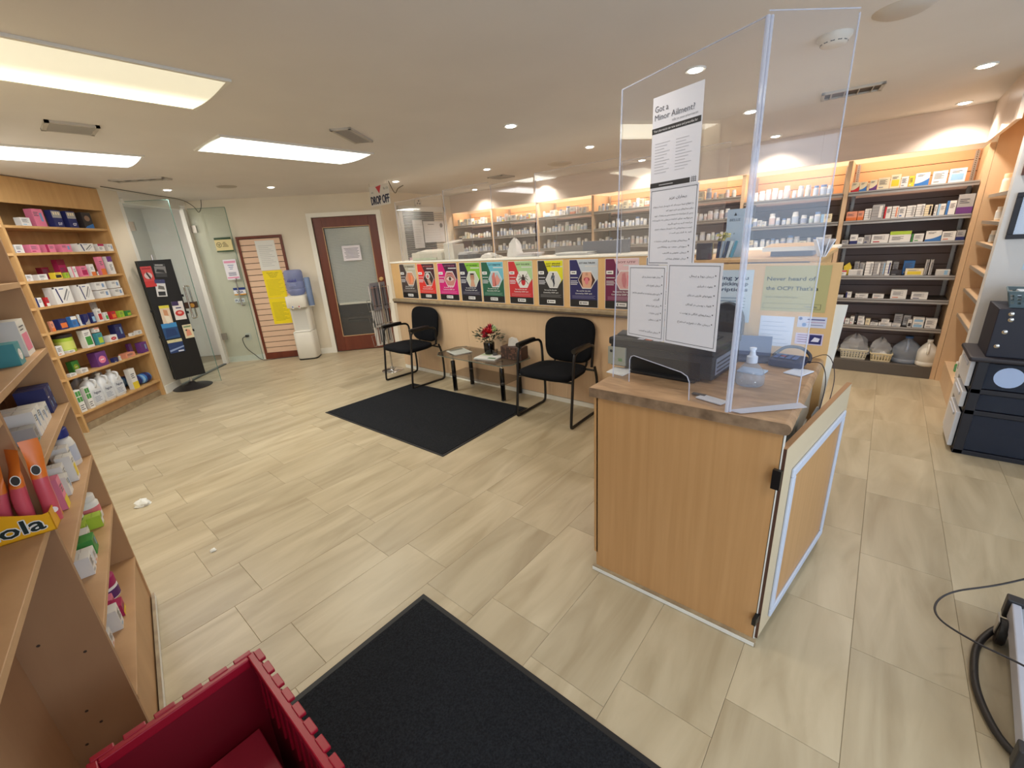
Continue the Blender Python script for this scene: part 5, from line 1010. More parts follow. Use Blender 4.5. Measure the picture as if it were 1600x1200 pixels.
tag(crumple(.26, .14, .05, 31, (226, 222, 214), 'paper_bag', 'x', (-3.30, 3.56, 1.389)), 'low crumpled white bag lying on the counter behind the posters', 'bag')
tag(crumple(.17, .12, .17, 33, (234, 232, 230), 'paper_bag', 'x', (-2.97, 3.60, 1.389)), 'upright crumpled white paper bag on the counter behind the posters', 'bag')
def paperset(name, x, y, w, d, n, label, col=(220, 220, 218)):
    s = MB(); random.seed(int(x*50))
    for i in range(n): s.obox((random.uniform(-.02, .02), random.uniform(-.01, .01), .004+.006*i), (w, d, .005), random.uniform(-.12, .12), jit(col))
    o = s.build(name); o.location = (x, y, 1.389); return tag(o, label, 'papers')
paperset('paper_stack', -2.74, 3.55, .22, .16, 6, 'stack of white forms right of the upright paper bag on the counter'); paperset('paper_stack', -2.2, 3.55, .34, .2, 4, 'flat white papers on the counter above the yellow poster')
b = on('monitor', 'wide blue-grey screen back behind the counter top above the navy poster', 'monitor', -1.93, 3.62, 1.389); MB().box(-.24, .22, 0, .03, .0, .11, (84, 92, 110)).build('screen_back', b, bevel=.004)
b = on('monitor', 'long grey screen back behind the counter above the yellow poster', 'monitor', -2.35, 3.66, 1.389); MB().box(-.16, .16, 0, .03, .0, .08, (110, 108, 110)).build('screen_back', b, bevel=.004)
# on the raised box
b = on('monitor', 'dark tablet screen standing on the raised box behind the taped pages', 'monitor', -.745, 2.47); MB().box(-.035, .042, 0, .02, 0, .085, (70, 68, 74)).build('screen', b, bevel=.003)
b = on('display_card', 'tall pale blue box standing on the raised box behind the acrylic', 'box', -.640, 2.63, rz=R(-4)); MB().box(-.042, .042, 0, .03, 0, .245, (186, 208, 228)).build('card_box', b); f = Fr((-.042, -.001, 0), (1, 0, 0), (0, 0, 1)); s = MB(); s.text(f, 'BELLE', .042, .185, .013, (100, 120, 140), wid=.052); s.poly(f, [(.035, .212), (.049, .212), (.042, .228)], (50, 60, 70)); s.poly(f, [(.040, .12), (.046, .128), (.043, .118)], (50, 60, 70)); s.build('card_print', b)
b = on('brochure_holder', 'small clear holder of blue and white brochures on the raised box', 'brochures', -.655, 2.555)
for i, c_ in enumerate([(40, 50, 80), (150, 170, 190), (60, 80, 110), (210, 226, 232), (90, 160, 190)]): MB().obox((-.035+.019*i, 0, .045), (.012, .02, .085), 0, c_, ry=R(4+3*i)).build('brochure', b)
s = MB(); random.seed(17)
for i in range(26): a = random.random()*6; r_ = random.random()*.035; s.obox((-.02+r_*math.cos(a), .02+r_*math.sin(a)*.4, .095+random.random()*.03), (.012, .012, .006), a, random.choice([(226, 214, 130), (200, 190, 120), (150, 150, 90)]), rx=a)
s.build('dried_flowers', b, kind='stuff')
s = MB(); s.lathe([(.014, 0), (.016, .01), (.016, .075), (.014, .08)], (0, 0, 0), (196, 180, 130), 14); o = s.build('straw_pot', smooth=40); o.location = (-.735, 2.56, 1.389); tag(o, 'slim straw-coloured pot left of the brochures on the raised box', 'pot')
t_ = on('service_tray', 'slanted maple tray with a white edge on the raised box behind the acrylic', 'tray', -.36, 2.66); s = MB(); s.obox((0, 0, .045), (.24, .22, .012), 0, 'board', rx=R(3)); s.build('tray_board', t_); MB().obox((0, -.112, .037), (.24, .004, .02), 0, 'white').build('tray_edge', t_); MB().box(-.09, .09, -.06, .08, 0, .038, (120, 124, 140)).build('tray_box', t_)
t_ = on('leaflet_fan', 'fanned white leaflets standing right of the maple tray', 'leaflets', -.225, 2.5)
for i in range(4): MB().obox((-.02+.014*i, 0, .04), (.004, .06, .08), R(20), (222, 226, 236), ry=R(-20+14*i)).build('leaflet', t_)
# ---- notices on the raised box front (y=2.35)
HF = Fr((0, 2.3495, 0), (1, 0, 0), (0, 0, 1))
def f_ocp(s, f, w, h):
    s.text(f, 'Never heard of', w*.05, h*.68, .018, (60, 64, 44), .001, 'l', bold=True, wid=.19); s.text(f, "the OCP? That's a", w*.05, h*.47, .018, (60, 64, 44), .001, 'l', bold=True, wid=.205); s.text(f, 'Ontario College of Pharmacists', w*.05, h*.30, .008, (90, 92, 60), .001, 'l', wid=.13)
    for (a0, b0, a1, b1) in ((.03, .06, .93, .065), (.03, .17, .93, .175), (.03, .06, .035, .175), (.925, .06, .93, .175)): s.rect(f, w*a0, h*b0, w*a1, h*b1, (60, 70, 60), .0006)
    s.text(f, 'C) Ontario College', w*.78, h*.10, .008, (70, 90, 110), .001, wid=.05)
def stick(name, x0, x1, z0, z1, base, fn, label, cat='notice', fr=HF, k=.0005): return sticker(name, x0, x1, z0, z1, base, fn, label, cat, fr, k, .0008)
stick('pharmacist_notice', -.42, -.165, 1.155, 1.362, (182, 172, 116), f_ocp, 'olive notice reading Never heard of the OCP on the raised panel')
def f_you(s, f, w, h):
    for i, tt in enumerate(('Helping you', 'before picking up', 'prescriptions')): s.text(f, tt, w*.92 if i < 1 else w*.92, h*(.82-.11*i), .018, (40, 60, 90), .001, 'r', bold=True, wid=w*.8)
    for i in range(4): s.rect(f, w*.1, h*(.46-.06*i), w*.9, h*(.475-.06*i), (120, 140, 160), .0006)
stick('prescription_notice', -.72, -.465, 1.09, 1.345, (196, 208, 216), f_you, 'pale blue prescription pick-up notice left on the raised panel')
def f_s1(s, f, w, h): s.disc(f, w*.1, h*.8, h*.14, (90, 110, 160)); s.disc(f, w*.25, h*.25, h*.18, (110, 140, 190)); s.rect(f, w*.34, h*.70, w*.94, h*.80, (90, 90, 140)); s.rect(f, w*.3, h*.48, w*.95, h*.52, (180, 120, 150)); s.rect(f, w*.4, h*.22, w*.9, h*.27, (110, 120, 150))
stick('small_sticker', -.262, -.152, 1.085, 1.135, (206, 206, 222), f_s1, 'small white sticker with blue logo, upper of two on the raised panel', 'sticker')
def f_s2(s, f, w, h): s.rect(f, w*.52, h*.1, w*.95, h*.9, (46, 44, 100)); s.poly(f, [(w*.58, h*.3), (w*.7, h*.7), (w*.9, h*.6), (w*.85, h*.3)], (220, 214, 226), .0015); [s.rect(f, w*.08, h*(.2+.2*i), w*.45, h*(.26+.2*i), (130, 60, 110)) for i in range(4)]
stick('small_sticker', -.262, -.155, 1.005, 1.058, (212, 196, 216), f_s2, 'small pinkish sticker with a navy square, lower of two on the raised panel', 'sticker')
def f_pl(s, f, w, h):
    for i in range(6): s.rect(f, w*.08, h*(.1+.14*i), w*(.9-.1*(i % 3)), h*(.115+.14*i), (176, 190, 214))
stick('taped_sheet', -.415, -.275, .985, 1.13, (222, 228, 244), f_pl, 'plain white sheet taped below the olive notice on the raised panel')
# chair top behind the counter
oc = thing('office_chair', 'black rounded chair back standing behind the printer', 'chair', (-.56, 2.335, 0)); 
s = MB(); n = 16; pts = [(-.075*1.0, .99), (.075, .99)]+[(.08*math.cos(PI*i/12), 1.10+.10*math.sin(PI*i/12)) for i in range(13)]
oc.location = (-.555, 2.27, .9456); bpy.data.objects.remove(oc)
oc = thing('desk_telephone', 'black dome-topped device standing behind the printer on the worktop', 'device', (-.555, 2.27, .9456))
s.slab(Fr((0, .0, 0), (1, 0, 0), (0, 0, 1), (0, -1, 0)), [(-.08, .0), (.08, .0)]+[(.08*math.cos(PI*i/12), .15+.10*math.sin(PI*i/12)) for i in range(13)], -.05, 0, 'blk'); s.build('device_body', oc, bevel=.004)
# ---- big multifunction printer on the island
CT = .9456
pr = thing('inkjet_printer', 'large black all-in-one printer on the speckled worktop behind the acrylic', 'printer', (-.68, 1.93, CT), R(-4)); w_, d_ = .47, .32
s = MB(); s.box(-w_/2, w_/2, -d_/2, d_/2, .012, .115, (40, 40, 42)); s.build('printer_body', pr, bevel=.006)
s = MB(); s.box(-w_/2-.005, w_/2+.005, -d_/2-.01, d_/2, .115, .150, (34, 34, 36)); s.build('scanner_lid', pr, bevel=.008)
s = MB(); s.box(-w_/2+.11, w_/2-.045, -d_/2-.002, -d_/2+.01, .004, .085, (10, 10, 11)); s.build('paper_slot', pr, bevel=.004)
s = MB(); s.box(-w_/2+.12, w_/2-.06, -d_/2-.03, -d_/2+.05, .0, .012, (22, 22, 24)); s.build('output_tray', pr, bevel=.002)
s = MB(); s.box(-w_/2-.006, -w_/2+.085, -d_/2-.012, -d_/2, .02, .105, (150, 150, 136)); f = Fr((-w_/2, -d_/2-.0121, .02), (1, 0, 0), (0, 0, 1)); s.disc(f, .012, .065, .007, (60, 60, 60)); s.rect(f, .05, .02, .07, .034, (90, 130, 80)); s.build('side_tank', pr, bevel=.002)
s = MB(); s.box(w_/2, w_/2+.002, -d_/2+.03, d_/2-.04, .03, .10, (120, 126, 140)); [s.box(w_/2+.001, w_/2+.003, -d_/2+.04, d_/2-.05, .04+.018*i, .046+.018*i, (50, 52, 60)) for i in range(3)]; s.build('side_vent', pr)
s = MB(); s.obox((-.16, -.10, .158), (.12, .05, .012), 0, (52, 52, 56), rx=R(12)); s.obox((-.10, -.06, .175), (.07, .05, .05), 0, (30, 30, 34)); s.build('control_panel', pr, bevel=.004)
s = MB(); [s.box(-.10+.037*i, -.072+.037*i, -.155, -.135, .1505, .152, c_) for i, c_ in enumerate([(206, 206, 220), (196, 110, 90), (214, 214, 220), (206, 196, 90)])]; s.build('control_labels', pr)
s = MB(); random.seed(4); [s.box(-.02+.02*i, -.004+.02*i, -.10+.02*j, -.084+.02*j, .150, .155, (26, 26, 30)) for i in range(11) for j in range(8)]; s.build('lid_ribs', pr, kind='stuff')
# ---- acrylic screen
A = Vector((-.855, 1.662, CT)); B = Vector((-.330, 1.492, CT)); Cc = Vector((-.152, 1.674, CT)); H2 = 1.118
sc = thing('acrylic_screen', 'tall clear two-sided acrylic screen standing on the corner of the worktop', 'acrylic screen', tuple(B)); 
fA = Fr(A, B-A, (0, 0, 1)); LA = (B-A).length; fB = Fr(B, Cc-B, (0, 0, 1)); LB_ = (Cc-B).length
# left panel with the arched pass-through at the foot
out = [(.010, 0), (.105, 0), (.106, .098), (.113, .113), (.128, .120), (.36, .100), (.386, .090), (.397, .070), (.400, 0), (LA, 0), (LA, H2), (.038, 1.093)]
s = MB(); s.poly(fA, out, 'acr', .003); s.poly(fA, out[::-1], 'acr', -.003); s.build('front_sheet', sc, world=True)
s = MB(); s.rect(fB, 0, 0, LB_, H2+.01, 'acr', .003); s.poly(fB, [(0, 0), (0, H2+.01), (LB_, H2+.01), (LB_, 0)], 'acr', -.003); s.build('side_sheet', sc, world=True)
s = MB(); e_ = lambda f, p, q, r=.0028: s.tube([f.p(*p), f.p(*q)], r, 'acre', 6)
e_(fA, (.010, 0), (.038, 1.093)); e_(fA, (.038, 1.093), (LA, H2), .0022); e_(fB, (LB_, 0), (LB_, H2), .0022); e_(fB, (0, H2+.01), (LB_, H2+.01), .0016); s.build('sheet_edge', sc, world=True)
s = MB(); s.tube([fA.p(a, b) for a, b in out[1:9]], .002, 'acre', 6); s.build('pass_through_edge', sc, world=True)
s = MB(); s.tube([fA.p(LA-.002, 0), fA.p(LA-.002, H2)], .006, 'acre', 8); s.tube([fB.p(.010, 0), fB.p(.010, H2)], .004, 'acre', 8); s.build('corner_joint', sc, world=True)
def ramp(f, L_, k):  # angled foot flange glued to the worktop
    s = MB(); s.add([f.p(0.01, .003, .0), f.p(L_, .003, .0), f.p(L_, .003, k), f.p(.03, .003, k*.8), f.p(0.01, .008, 0), f.p(L_, .008, 0), f.p(L_, .005, k), f.p(.03, .005, k*.8)], [(4, 5, 6, 7), (3, 2, 1, 0), (7, 6, 2, 3), (4, 7, 3, 0), (5, 4, 0, 1), (6, 5, 1, 2)], 'acre'); return s.build('foot_flange', sc, world=True)
ramp(fB, LB_+.01, .035)
def apage(x0, x1, z0, z1, fn, label, base=(222, 222, 230), k=.0035):
    """page taped on the screen; x as a fraction of the left sheet, z world height"""
    return sticker('taped_page', x0, x1, z0-CT, z1-CT, base, fn, label, 'notice', fA, k, .0006, 'pages taped to the acrylic screen')
AR = FONT_AR
# Persian lines typed in joined presentation forms, visual order
def shape(txt):
    T = {'ا': ('FE8D', 'FE8E'), 'آ': ('FE81', 'FE82'), 'ب': ('FE8F', 'FE90', 'FE91', 'FE92'), 'پ': ('FB56', 'FB57', 'FB58', 'FB59'), 'ت': ('FE95', 'FE96', 'FE97', 'FE98'), 'ج': ('FE9D', 'FE9E', 'FE9F', 'FEA0'), 'چ': ('FB7A', 'FB7B', 'FB7C', 'FB7D'), 'ح': ('FEA1', 'FEA2', 'FEA3', 'FEA4'), 'خ': ('FEA5', 'FEA6', 'FEA7', 'FEA8'), 'د': ('FEA9', 'FEAA'), 'ر': ('FEAD', 'FEAE'), 'ز': ('FEAF', 'FEB0'), 'س': ('FEB1', 'FEB2', 'FEB3', 'FEB4'), 'ش': ('FEB5', 'FEB6', 'FEB7', 'FEB8'), 'ص': ('FEB9', 'FEBA', 'FEBB', 'FEBC'), 'ض': ('FEBD', 'FEBE', 'FEBF', 'FEC0'), 'ط': ('FEC1', 'FEC2', 'FEC3', 'FEC4'), 'ع': ('FEC9', 'FECA', 'FECB', 'FECC'), 'ف': ('FED1', 'FED2', 'FED3', 'FED4'), 'ق': ('FED5', 'FED6', 'FED7', 'FED8'), 'ک': ('FB8E', 'FB8F', 'FB90', 'FB91'), 'گ': ('FB92', 'FB93', 'FB94', 'FB95'), 'ل': ('FEDD', 'FEDE', 'FEDF', 'FEE0'), 'م': ('FEE1', 'FEE2', 'FEE3', 'FEE4'), 'ن': ('FEE5', 'FEE6', 'FEE7', 'FEE8'), 'ه': ('FEE9', 'FEEA', 'FEEB', 'FEEC'), 'و': ('FEED', 'FEEE'), 'ی': ('FBFC', 'FBFD', 'FBFE', 'FBFF')}
    out_ = []; n_ = len(txt)
    for i, c_ in enumerate(txt):
        if c_ not in T: out_.append(c_); continue
        pj = i > 0 and txt[i-1] in T and len(T[txt[i-1]]) == 4; nj = len(T[c_]) == 4 and i+1 < n_ and txt[i+1] in T
        k_ = (3 if pj else 2) if nj else (1 if pj else 0); out_.append(chr(int(T[c_][k_], 16)))
    return ''.join(reversed(out_))
INK = (56, 56, 66)
def frame_(s, f, w, h, m=.012, t=.0016, b0=None):
    for (a0, b0_, a1, b1) in ((m, m, w-m, m+t), (m, h-m-t, w-m, h-m), (m, m, m+t, h-m), (w-m-t, m, w-m, h-m)): s.rect(f, a0, b0_, a1, b1, INK, .0006)
def pers(s, f, txt, a, b, h, wid=None, align='r', dot=True):
    if AR: 
        s.text(f, shape(txt), a, b, h*.9, INK, .001, align, wid, AR)
    else: s.rect(f, a-(wid or .08), b, a, b+h*.5, INK, .001)
    if dot: s.disc(f, a+.007, b+h*.5, .0022, INK, .001, 8)
def f_got(s, f, w, h):
    s.text(f, 'Got a', .01, h*.84, .019, (90, 90, 98), .001, 'l', wid=w*.28); s.text(f, 'Minor Ailment?', .01, h*.755, .018, (90, 90, 98), .001, 'l', wid=w*.80)
    s.text(f, 'talk to your pharmacist', w*.92, h*.705, .007, (120, 120, 126), .001, 'r', wid=w*.5)
    s.rect(f, 0, h*.615, w*.98, h*.675, (34, 34, 40), .0006); s.text(f, 'Your pharmacist can now assess and prescribe for', w*.48, h*.632, .0075, (226, 226, 230), .001, wid=w*.88)
    for c_ in range(2):
        for i in range(11): s.rect(f, w*(.08+.44*c_), h*(.50-.032*i), w*(.40+.44*c_-.06*((i*7+c_) % 3)), h*(.506-.032*i), (178, 178, 186), .0006)
    s.rect(f, 0, h*.02, w*.84, h*.075, (34, 34, 40), .0006); s.rect(f, w*.2, h*.04, w*.5, h*.05, (170, 170, 176), .001)
    for i in range(3):
        s.rect(f, w*(.875+.035*i), h*.02, w*(.882+.035*i), h*.085, (40, 40, 46), .0006); s.rect(f, w*.865, h*(.03+.018*i), w*.965, h*(.035+.018*i), (40, 40, 46), .0007)
apage(.185, .378, 1.688, 1.972, f_got, 'topmost taped page reading Got a Minor Ailment, with black bars')
def f_f1(s, f, w, h):
    frame_(s, f, w, h, .006); pers(s, f, 'بیماران عزیز', w*.60, h*.85, .016, w*.36, 'c', False)
    for i, (t_, ww) in enumerate((('به اطلاع شما میرساند که داروساز شما میتواند', .84), ('برای بیماریهای زیر دارو تجویز کند', .55), ('پس از مراجعه به متخصص و پزشک خود', .80), ('میتوانید برای ادامه درمان به داروخانه', .84), ('مراجعه کنید و دارو بگیرید', .5), ('لیست بیماریهایی که داروساز میتواند تجویز', .78), ('کند به قرار زیر است', .45))): pers(s, f, t_, w*.92, h*(.76-.058*i), .0095, w*ww, 'r', False)
    for i, (t_, ww) in enumerate((('بیماریهای پوستی و گزش حشرات', .7), ('سوزش معده و ریفلاکس', .62), ('درمان عفونی و قارچی', .5), ('درمان خوابهای پریشان', .42))): pers(s, f, t_, w*.84, h*(.31-.078*i), .010, w*ww)
apage(.185, .383, 1.432, 1.690, f_f1, 'second taped page in Persian script with heading, above the two wide pages', k=.0028)
def mk(lines):
    def f_(s, f, w, h):
        frame_(s, f, w, h, .009)
        for b, t_, ww, dt in lines: pers(s, f, t_, w*.86, h*b, .012, w*ww, 'r', dt)
    return f_
apage(.092, .275, 1.148, 1.430, mk([(.84, 'درمان عفونت پستان و زنان', .48, 1), (.73, 'درمان تهوع زنان', .36, 1), (.62, 'دارو برای چشم درد و قرمزی چشم', .72, 1), (.55, 'آلرژی', .16, 0), (.46, 'درمان کورک چشم', .34, 1), (.36, 'گزش حشرات', .26, 1), (.27, 'آفت دهان', .26, 1), (.10, 'درمان میگرن و کمردرد', .52, 1)]), 'lower left taped page, a bulleted list in Persian script')
apage(.277, .492, 1.148, 1.440, mk([(.84, 'درمان زونا و تبخال', .42, 1), (.73, 'عفونت ادراری', .27, 1), (.62, 'عفونتهای قارچی در زنان', .44, 1), (.51, 'التهاب پوستی در کودکان', .46, 1), (.40, 'بیماریهای انگلی و پوست', .56, 1), (.29, 'درمان حالت تهوع و استفراغ', .60, 1)]), 'lower right taped page, a shorter bulleted list in Persian script')
# ---- small things on the worktop
sb = thing('sanitizer_bottle', 'clear round pump bottle on the worktop inside the acrylic corner', 'bottle', (-.335, 1.83, CT))
M['pet'] = clear('clear_plastic', (.80, .84, .90), 1.4, .16, (.8, .84, .92), .06)
MB().lathe([(.046, 0), (.052, .008), (.052, .035), (.044, .06), (.024, .085), (.016, .092)], (0, 0, 0), 'pet', 24).build('bottle_body', sb, smooth=60)
MB().lathe([(.019, .09), (.020, .092), (.020, .115), (.012, .12), (.008, .14), (.012, .142), (.012, .15)], (0, 0, 0), (206, 214, 230), 16).build('pump_cap', sb, smooth=40)
s = MB(); s.obox((0, 0, 0.004), (.10, .075, .006), 0, (184, 206, 234)); o = s.build('message_pad'); o.location = (-.36, 2.00, CT+.001); o.rotation_euler = (R(0), 0, R(-8)); tag(o, 'small pale blue pad of paper behind the sanitizer bottle', 'paper')
pd = thing('payment_terminal', 'dark blue card terminal under a clear bag near the worktop edge', 'card terminal', (-.255, 2.16, CT), R(-8)); s = MB(); s.obox((0, 0, .022), (.13, .09, .035), 0, (40, 50, 84), rx=R(6)); s.build('terminal_body', pd, bevel=.006)
s = MB(); [s.box(-.05+.024*i, -.034+.024*i, -.03+.022*j, -.016+.022*j, .040, .044, (150, 70, 80) if (i, j) == (1, 1) else (90, 110, 160)) for i in range(4) for j in range(3)]; s.build('keypad', pd, kind='stuff')
s = MB(); s.tube(spline([(-.07, .03, .03), (-.03, .05, .07), (.03, .05, .075), (.07, .04, .05), (.08, .0, .03)]), .007, (44, 46, 60), 8); s.build('coiled_lead', pd, smooth=60)
s = MB(); s.obox((0, 0, .003), (.07, .10, .004), 0, (214, 222, 240)); o = s.build('receipt'); o.location = (-.20, 2.07, CT+.001); o.rotation_euler = (0, 0, R(-20)); tag(o, 'white receipt slip in front of the card terminal', 'paper')
s = MB(); s.obox((0, 0, .003), (.10, .045, .004), 0, (206, 208, 216)); s.obox((-.06, .012, .004), (.05, .02, .003), .2, (70, 68, 70)); o = s.build('taped_slip'); o.location = (-.405, 1.575, CT+.001); o.rotation_euler = (0, 0, R(-18)); tag(o, 'small white slip taped to the worktop at the foot of the screen', 'paper')
s = MB(); s.add([(0, 0, 0), (.09, -.02, 0), (.10, .10, 0), (.0, .09, 0), (0, 0, .003), (.09, -.02, .003), (.10, .10, .003), (.0, .09, .003)], [(3, 2, 1, 0), (4, 5, 6, 7), (0, 1, 5, 4), (1, 2, 6, 5), (2, 3, 7, 6), (3, 0, 4, 7)], (226, 226, 226)); o = s.build('loose_sheet'); o.location = (-.925, 1.72, CT+.001); tag(o, 'white sheet poking out at the left edge of the worktop', 'paper')
o.location = (-.90, 1.70, CT+.001)
dv = thing('laptop', 'blue-black laptop half open on the worktop behind the acrylic corner', 'laptop', (-.43, 2.20, CT), R(10)); MB().box(-.07, .10, -.06, .08, 0, .015, (60, 70, 100)).build('laptop_base', dv, bevel=.003); MB().obox((.015, .05, .055), (.17, .008, .10), 0, (70, 84, 120), rx=R(-35)).build('laptop_screen', dv, bevel=.002)
# cables from terminal over the edge
s = MB(); s.tube(spline([(-.19, 2.17, CT+.02), (-.13, 2.12, CT+.035), (-.10, 2.02, CT-.02), (-.105, 1.92, .80), (-.125, 1.88, .70), (-.13, 1.86, .62)]), .0019, (40, 34, 44), 6); tag(s.build('power_cable', world=True), 'thin dark cable looping over the staff edge, nearer of two', 'cable')
s = MB(); s.tube(spline([(-.19, 2.22, CT+.02), (-.12, 2.22, CT+.05), (-.08, 2.14, CT-.02), (-.085, 2.06, .78), (-.10, 2.02, .70), (-.12, 2.0, .62)]), .0017, (50, 40, 48), 6); tag(s.build('power_cable', world=True), 'thin dark cable arching over the staff edge, farther of two', 'cable')
s = MB(); s.obox((0, 0, .35), (.07, .40, .70), 0, (214, 214, 226)); s.build('x') if False else None
lg = thing('parts_box', 'white box holding odds and ends between counter and open door', 'box', (-.118, 2.02, 0), R(1)); MB().box(-.028, .022, -.12, .20, 0, .60, (206, 210, 224)).build('box_body', lg, bevel=.002); s = MB(); s.obox((0, -.09, .62), (.04, .05, .03), .2, (222, 222, 232)); s.obox((0, -.03, .615), (.035, .04, .02), .4, (196, 110, 90)); s.build('scraps', lg, kind='stuff')
pb = thing('lotion_bottle', 'upright white and purple bottle beyond the edge of the worktop', 'bottle', (-.117, 2.12, .6006)); MB().lathe([(.018, 0), (.022, .004), (.022, .12), (.018, .128)], (0, 0, 0), (170, 160, 214), 16, bands=[(90, 60, 140), (90, 60, 140), None, None]).build('bottle_body', pb, smooth=40); MB().lathe([(.017, .128), (.017, .15), (.004, .19)], (0, 0, 0), (226, 230, 240), 14).build('nozzle', pb, smooth=40)
# ---- slatwall notice panel on the diagonal wall
sp = thing('slatwall_panel', 'pink slatted panel in a mahogany frame left of the water cooler', 'slatwall', (*dpt(.24, -.001), 0), DA); W = .635; Hh = 1.855
for (x0, x1, z0, z1) in ((0, .035, 0, Hh), (W-.035, W, 0, Hh), (.035, W-.035, Hh-.035, Hh), (.035, W-.035, 0, .10)): MB().box(x0, x1, -.03, 0, z0, z1, 'brown').build('frame_rail', sp, bevel=.002)
MB().box(.035, W-.035, -.006, 0, .10, Hh-.035, 'groove').build('back_board', sp)
z = .102; n = 20; hh = (Hh-.035-.102)/n
for i in range(n): MB().box(.036, W-.036, -.018, -.006, z+i*hh, z+(i+1)*hh-.009, 'slatpink').build('slat', sp)
fs = Fr((*dpt(.24, -.0205), 0), du, (0, 0, 1))
def f_lines(n_, col, ttl=None, tc=(60, 60, 66)):
    def g(s, f, w, h):
        if ttl: s.text(f, ttl, w/2, h*.90, h*.035, tc, wid=w*.6, bold=True)
        for i in range(n_): s.rect(f, w*.12, h*(.82-i*.74/n_), w*(.88-.12*((i*5) % 3)), h*(.82-i*.74/n_)+h*.012, col)
    return g
sticker('wall_notice', .245, .515, 1.36, 1.785, (222, 222, 216), f_lines(12, (170, 172, 172)), 'white notice page at the top of the slatted panel', 'notice', fs, .0, .001)
def f_y(s, f, w, h):
    for i, t_ in enumerate(('FREQUENTLY ASKED', 'QUESTIONS ABOUT', 'PRESCRIPTION', 'FEES')): s.text(f, t_, w/2, h*(.90-.05*i), h*.028, (80, 84, 30), wid=w*(.6-.1*i))
    for i in range(12): s.rect(f, w*.1, h*(.66-.05*i), w*(.9-.1*(i % 3)), h*(.667-.05*i), (150, 146, 30))
sticker('fee_notice', .25, .53, .945, 1.352, (240, 216, 24), f_y, 'upper yellow fee notice on the slatted panel', 'notice', fs, .0, .001)
sticker('fee_notice', .25, .525, .545, .940, (240, 216, 24), f_lines(14, (150, 146, 30)), 'lower yellow fee notice on the slatted panel', 'notice', fs, .0, .001)
# outlet and its plug lead
ou = thing('wall_outlet', 'white wall outlet with a black plug left of the slatted panel', 'outlet', (*dpt(.06, -.001), .33), DA); MB().box(-.04, .04, -.006, 0, 0, .11, 'white').build('cover_plate', ou, bevel=.002); MB().box(-.035, .012, -.035, -.006, .05, .085, 'blk').build('plug', ou, bevel=.004)
s = MB(); q = [(*dpt(.03, -.035), .395), (*dpt(-.02, -.045), .36), (*dpt(0, -.04), .22), (*dpt(.10, -.05), .10), (*dpt(.22, -.08), .008), (*dpt(.45, -.07), .008), (*dpt(.75, -.06), .008), (*dpt(.90, -.17), .008), (*dpt(.86, -.30), .008), (*dpt(.98, -.33), .008), (*dpt(1.08, -.20), .008)]
s.tube(spline(q, 8), .005, 'blk', 7); tag(s.build('power_cable', world=True), 'black flex running from the wall outlet along the floor to the water cooler', 'cable')
# ---- water cooler
wc = thing('water_cooler', 'white floor-standing water cooler beside the slatted panel', 'water cooler', (*dpt(.965, -.19), 0), DA)
def sq(n, w, d, e=.45): return [(math.copysign(abs(math.cos(2*PI*i/n))**e, math.cos(2*PI*i/n))*w/2, math.copysign(abs(math.sin(2*PI*i/n))**e, math.sin(2*PI*i/n))*d/2) for i in range(n)]
def loft(s, lv, n, m, e=.45, off=(0, 0)):
    vs = []; fs = []
    for w, d, z in lv: vs += [(x+off[0], y+off[1], z) for x, y in sq(n, w, d, e)]
    for j in range(len(lv)-1):
        for i in range(n): fs.append((j*n+i, j*n+(i+1) % n, (j+1)*n+(i+1) % n, (j+1)*n+i))
    fs.append(tuple(range(n))[::-1]); fs.append(tuple((len(lv)-1)*n+i for i in range(n))); s.add(vs, fs, m); return s
CW = (222, 218, 206)
s = MB(); loft(s, [(.285, .30, .022), (.295, .31, .03), (.295, .31, .425), (.285, .30, .43)], 28, CW); s.build('lower_cabinet', wc, smooth=50)
s = MB(); loft(s, [(.29, .30, 0), (.29, .30, .02)], 28, 'blk'); s.build('plinth', wc, smooth=50)
s = MB(); loft(s, [(.285, .22, .434), (.29, .22, .44), (.29, .22, .96), (.27, .20, .975)], 28, CW, off=(0, .045)); s.build('upper_cabinet', wc, smooth=50)
s = MB(); loft(s, [(.28, .12, .80), (.288, .13, .81), (.288, .13, .955), (.27, .11, .97)], 28, CW, off=(0, -.085)); s.build('tap_housing', wc, smooth=50)
s = MB(); s.box(-.12, .12, -.15, -.06, .434, .446, (236, 234, 226)); s.build('drip_tray', wc, bevel=.003)
for xx, c_ in ((-.045, (70, 110, 190)), (.045, (190, 60, 60))):
    s = MB(); s.box(xx-.012, xx+.012, -.165, -.13, .79, .83, (236, 234, 228)); s.box(xx-.008, xx+.008, -.17, -.16, .81, .83, c_); s.build('tap', wc, bevel=.002)
s = MB(); s.box(-.10, -.098+.19, -.068, -.066, .46, .79, (206, 204, 196)); s.build('splash_back', wc)
M['blue'] = clear('blue_bottle', (.60, .66, .86), 1.45, .42, (.42, .48, .74), .08)
s = MB(); s.lathe([(.05, .965), (.09, .98), (.125, 1.02), (.128, 1.06), (.122, 1.07), (.128, 1.08), (.128, 1.17), (.122, 1.18), (.128, 1.19), (.128, 1.30), (.12, 1.33), (.10, 1.345)], (0, .02, 0), 'blue', 28); o = s.build('water_bottle', smooth=50); o.location = wc.location; o.rotation_euler = wc.rotation_euler
tag(o, 'blue plastic water bottle upside down on the white cooler', 'water bottle')
s = MB(); f = Fr((-.07, -.1125, 1.12), (1, 0, 0), (0, 0, 1)); [s.poly(f, [(.01+.022*i, .05), (.02+.022*i, .10+.01*(i % 2)), (.030+.022*i, .05), (.020+.022*i, .065)], (60, 66, 150)) for i in range(6)]; [s.rect(f, .02, .0+.02*i, .12, .008+.02*i, (150, 160, 200)) for i in range(2)]; s.build('bottle_label', o)
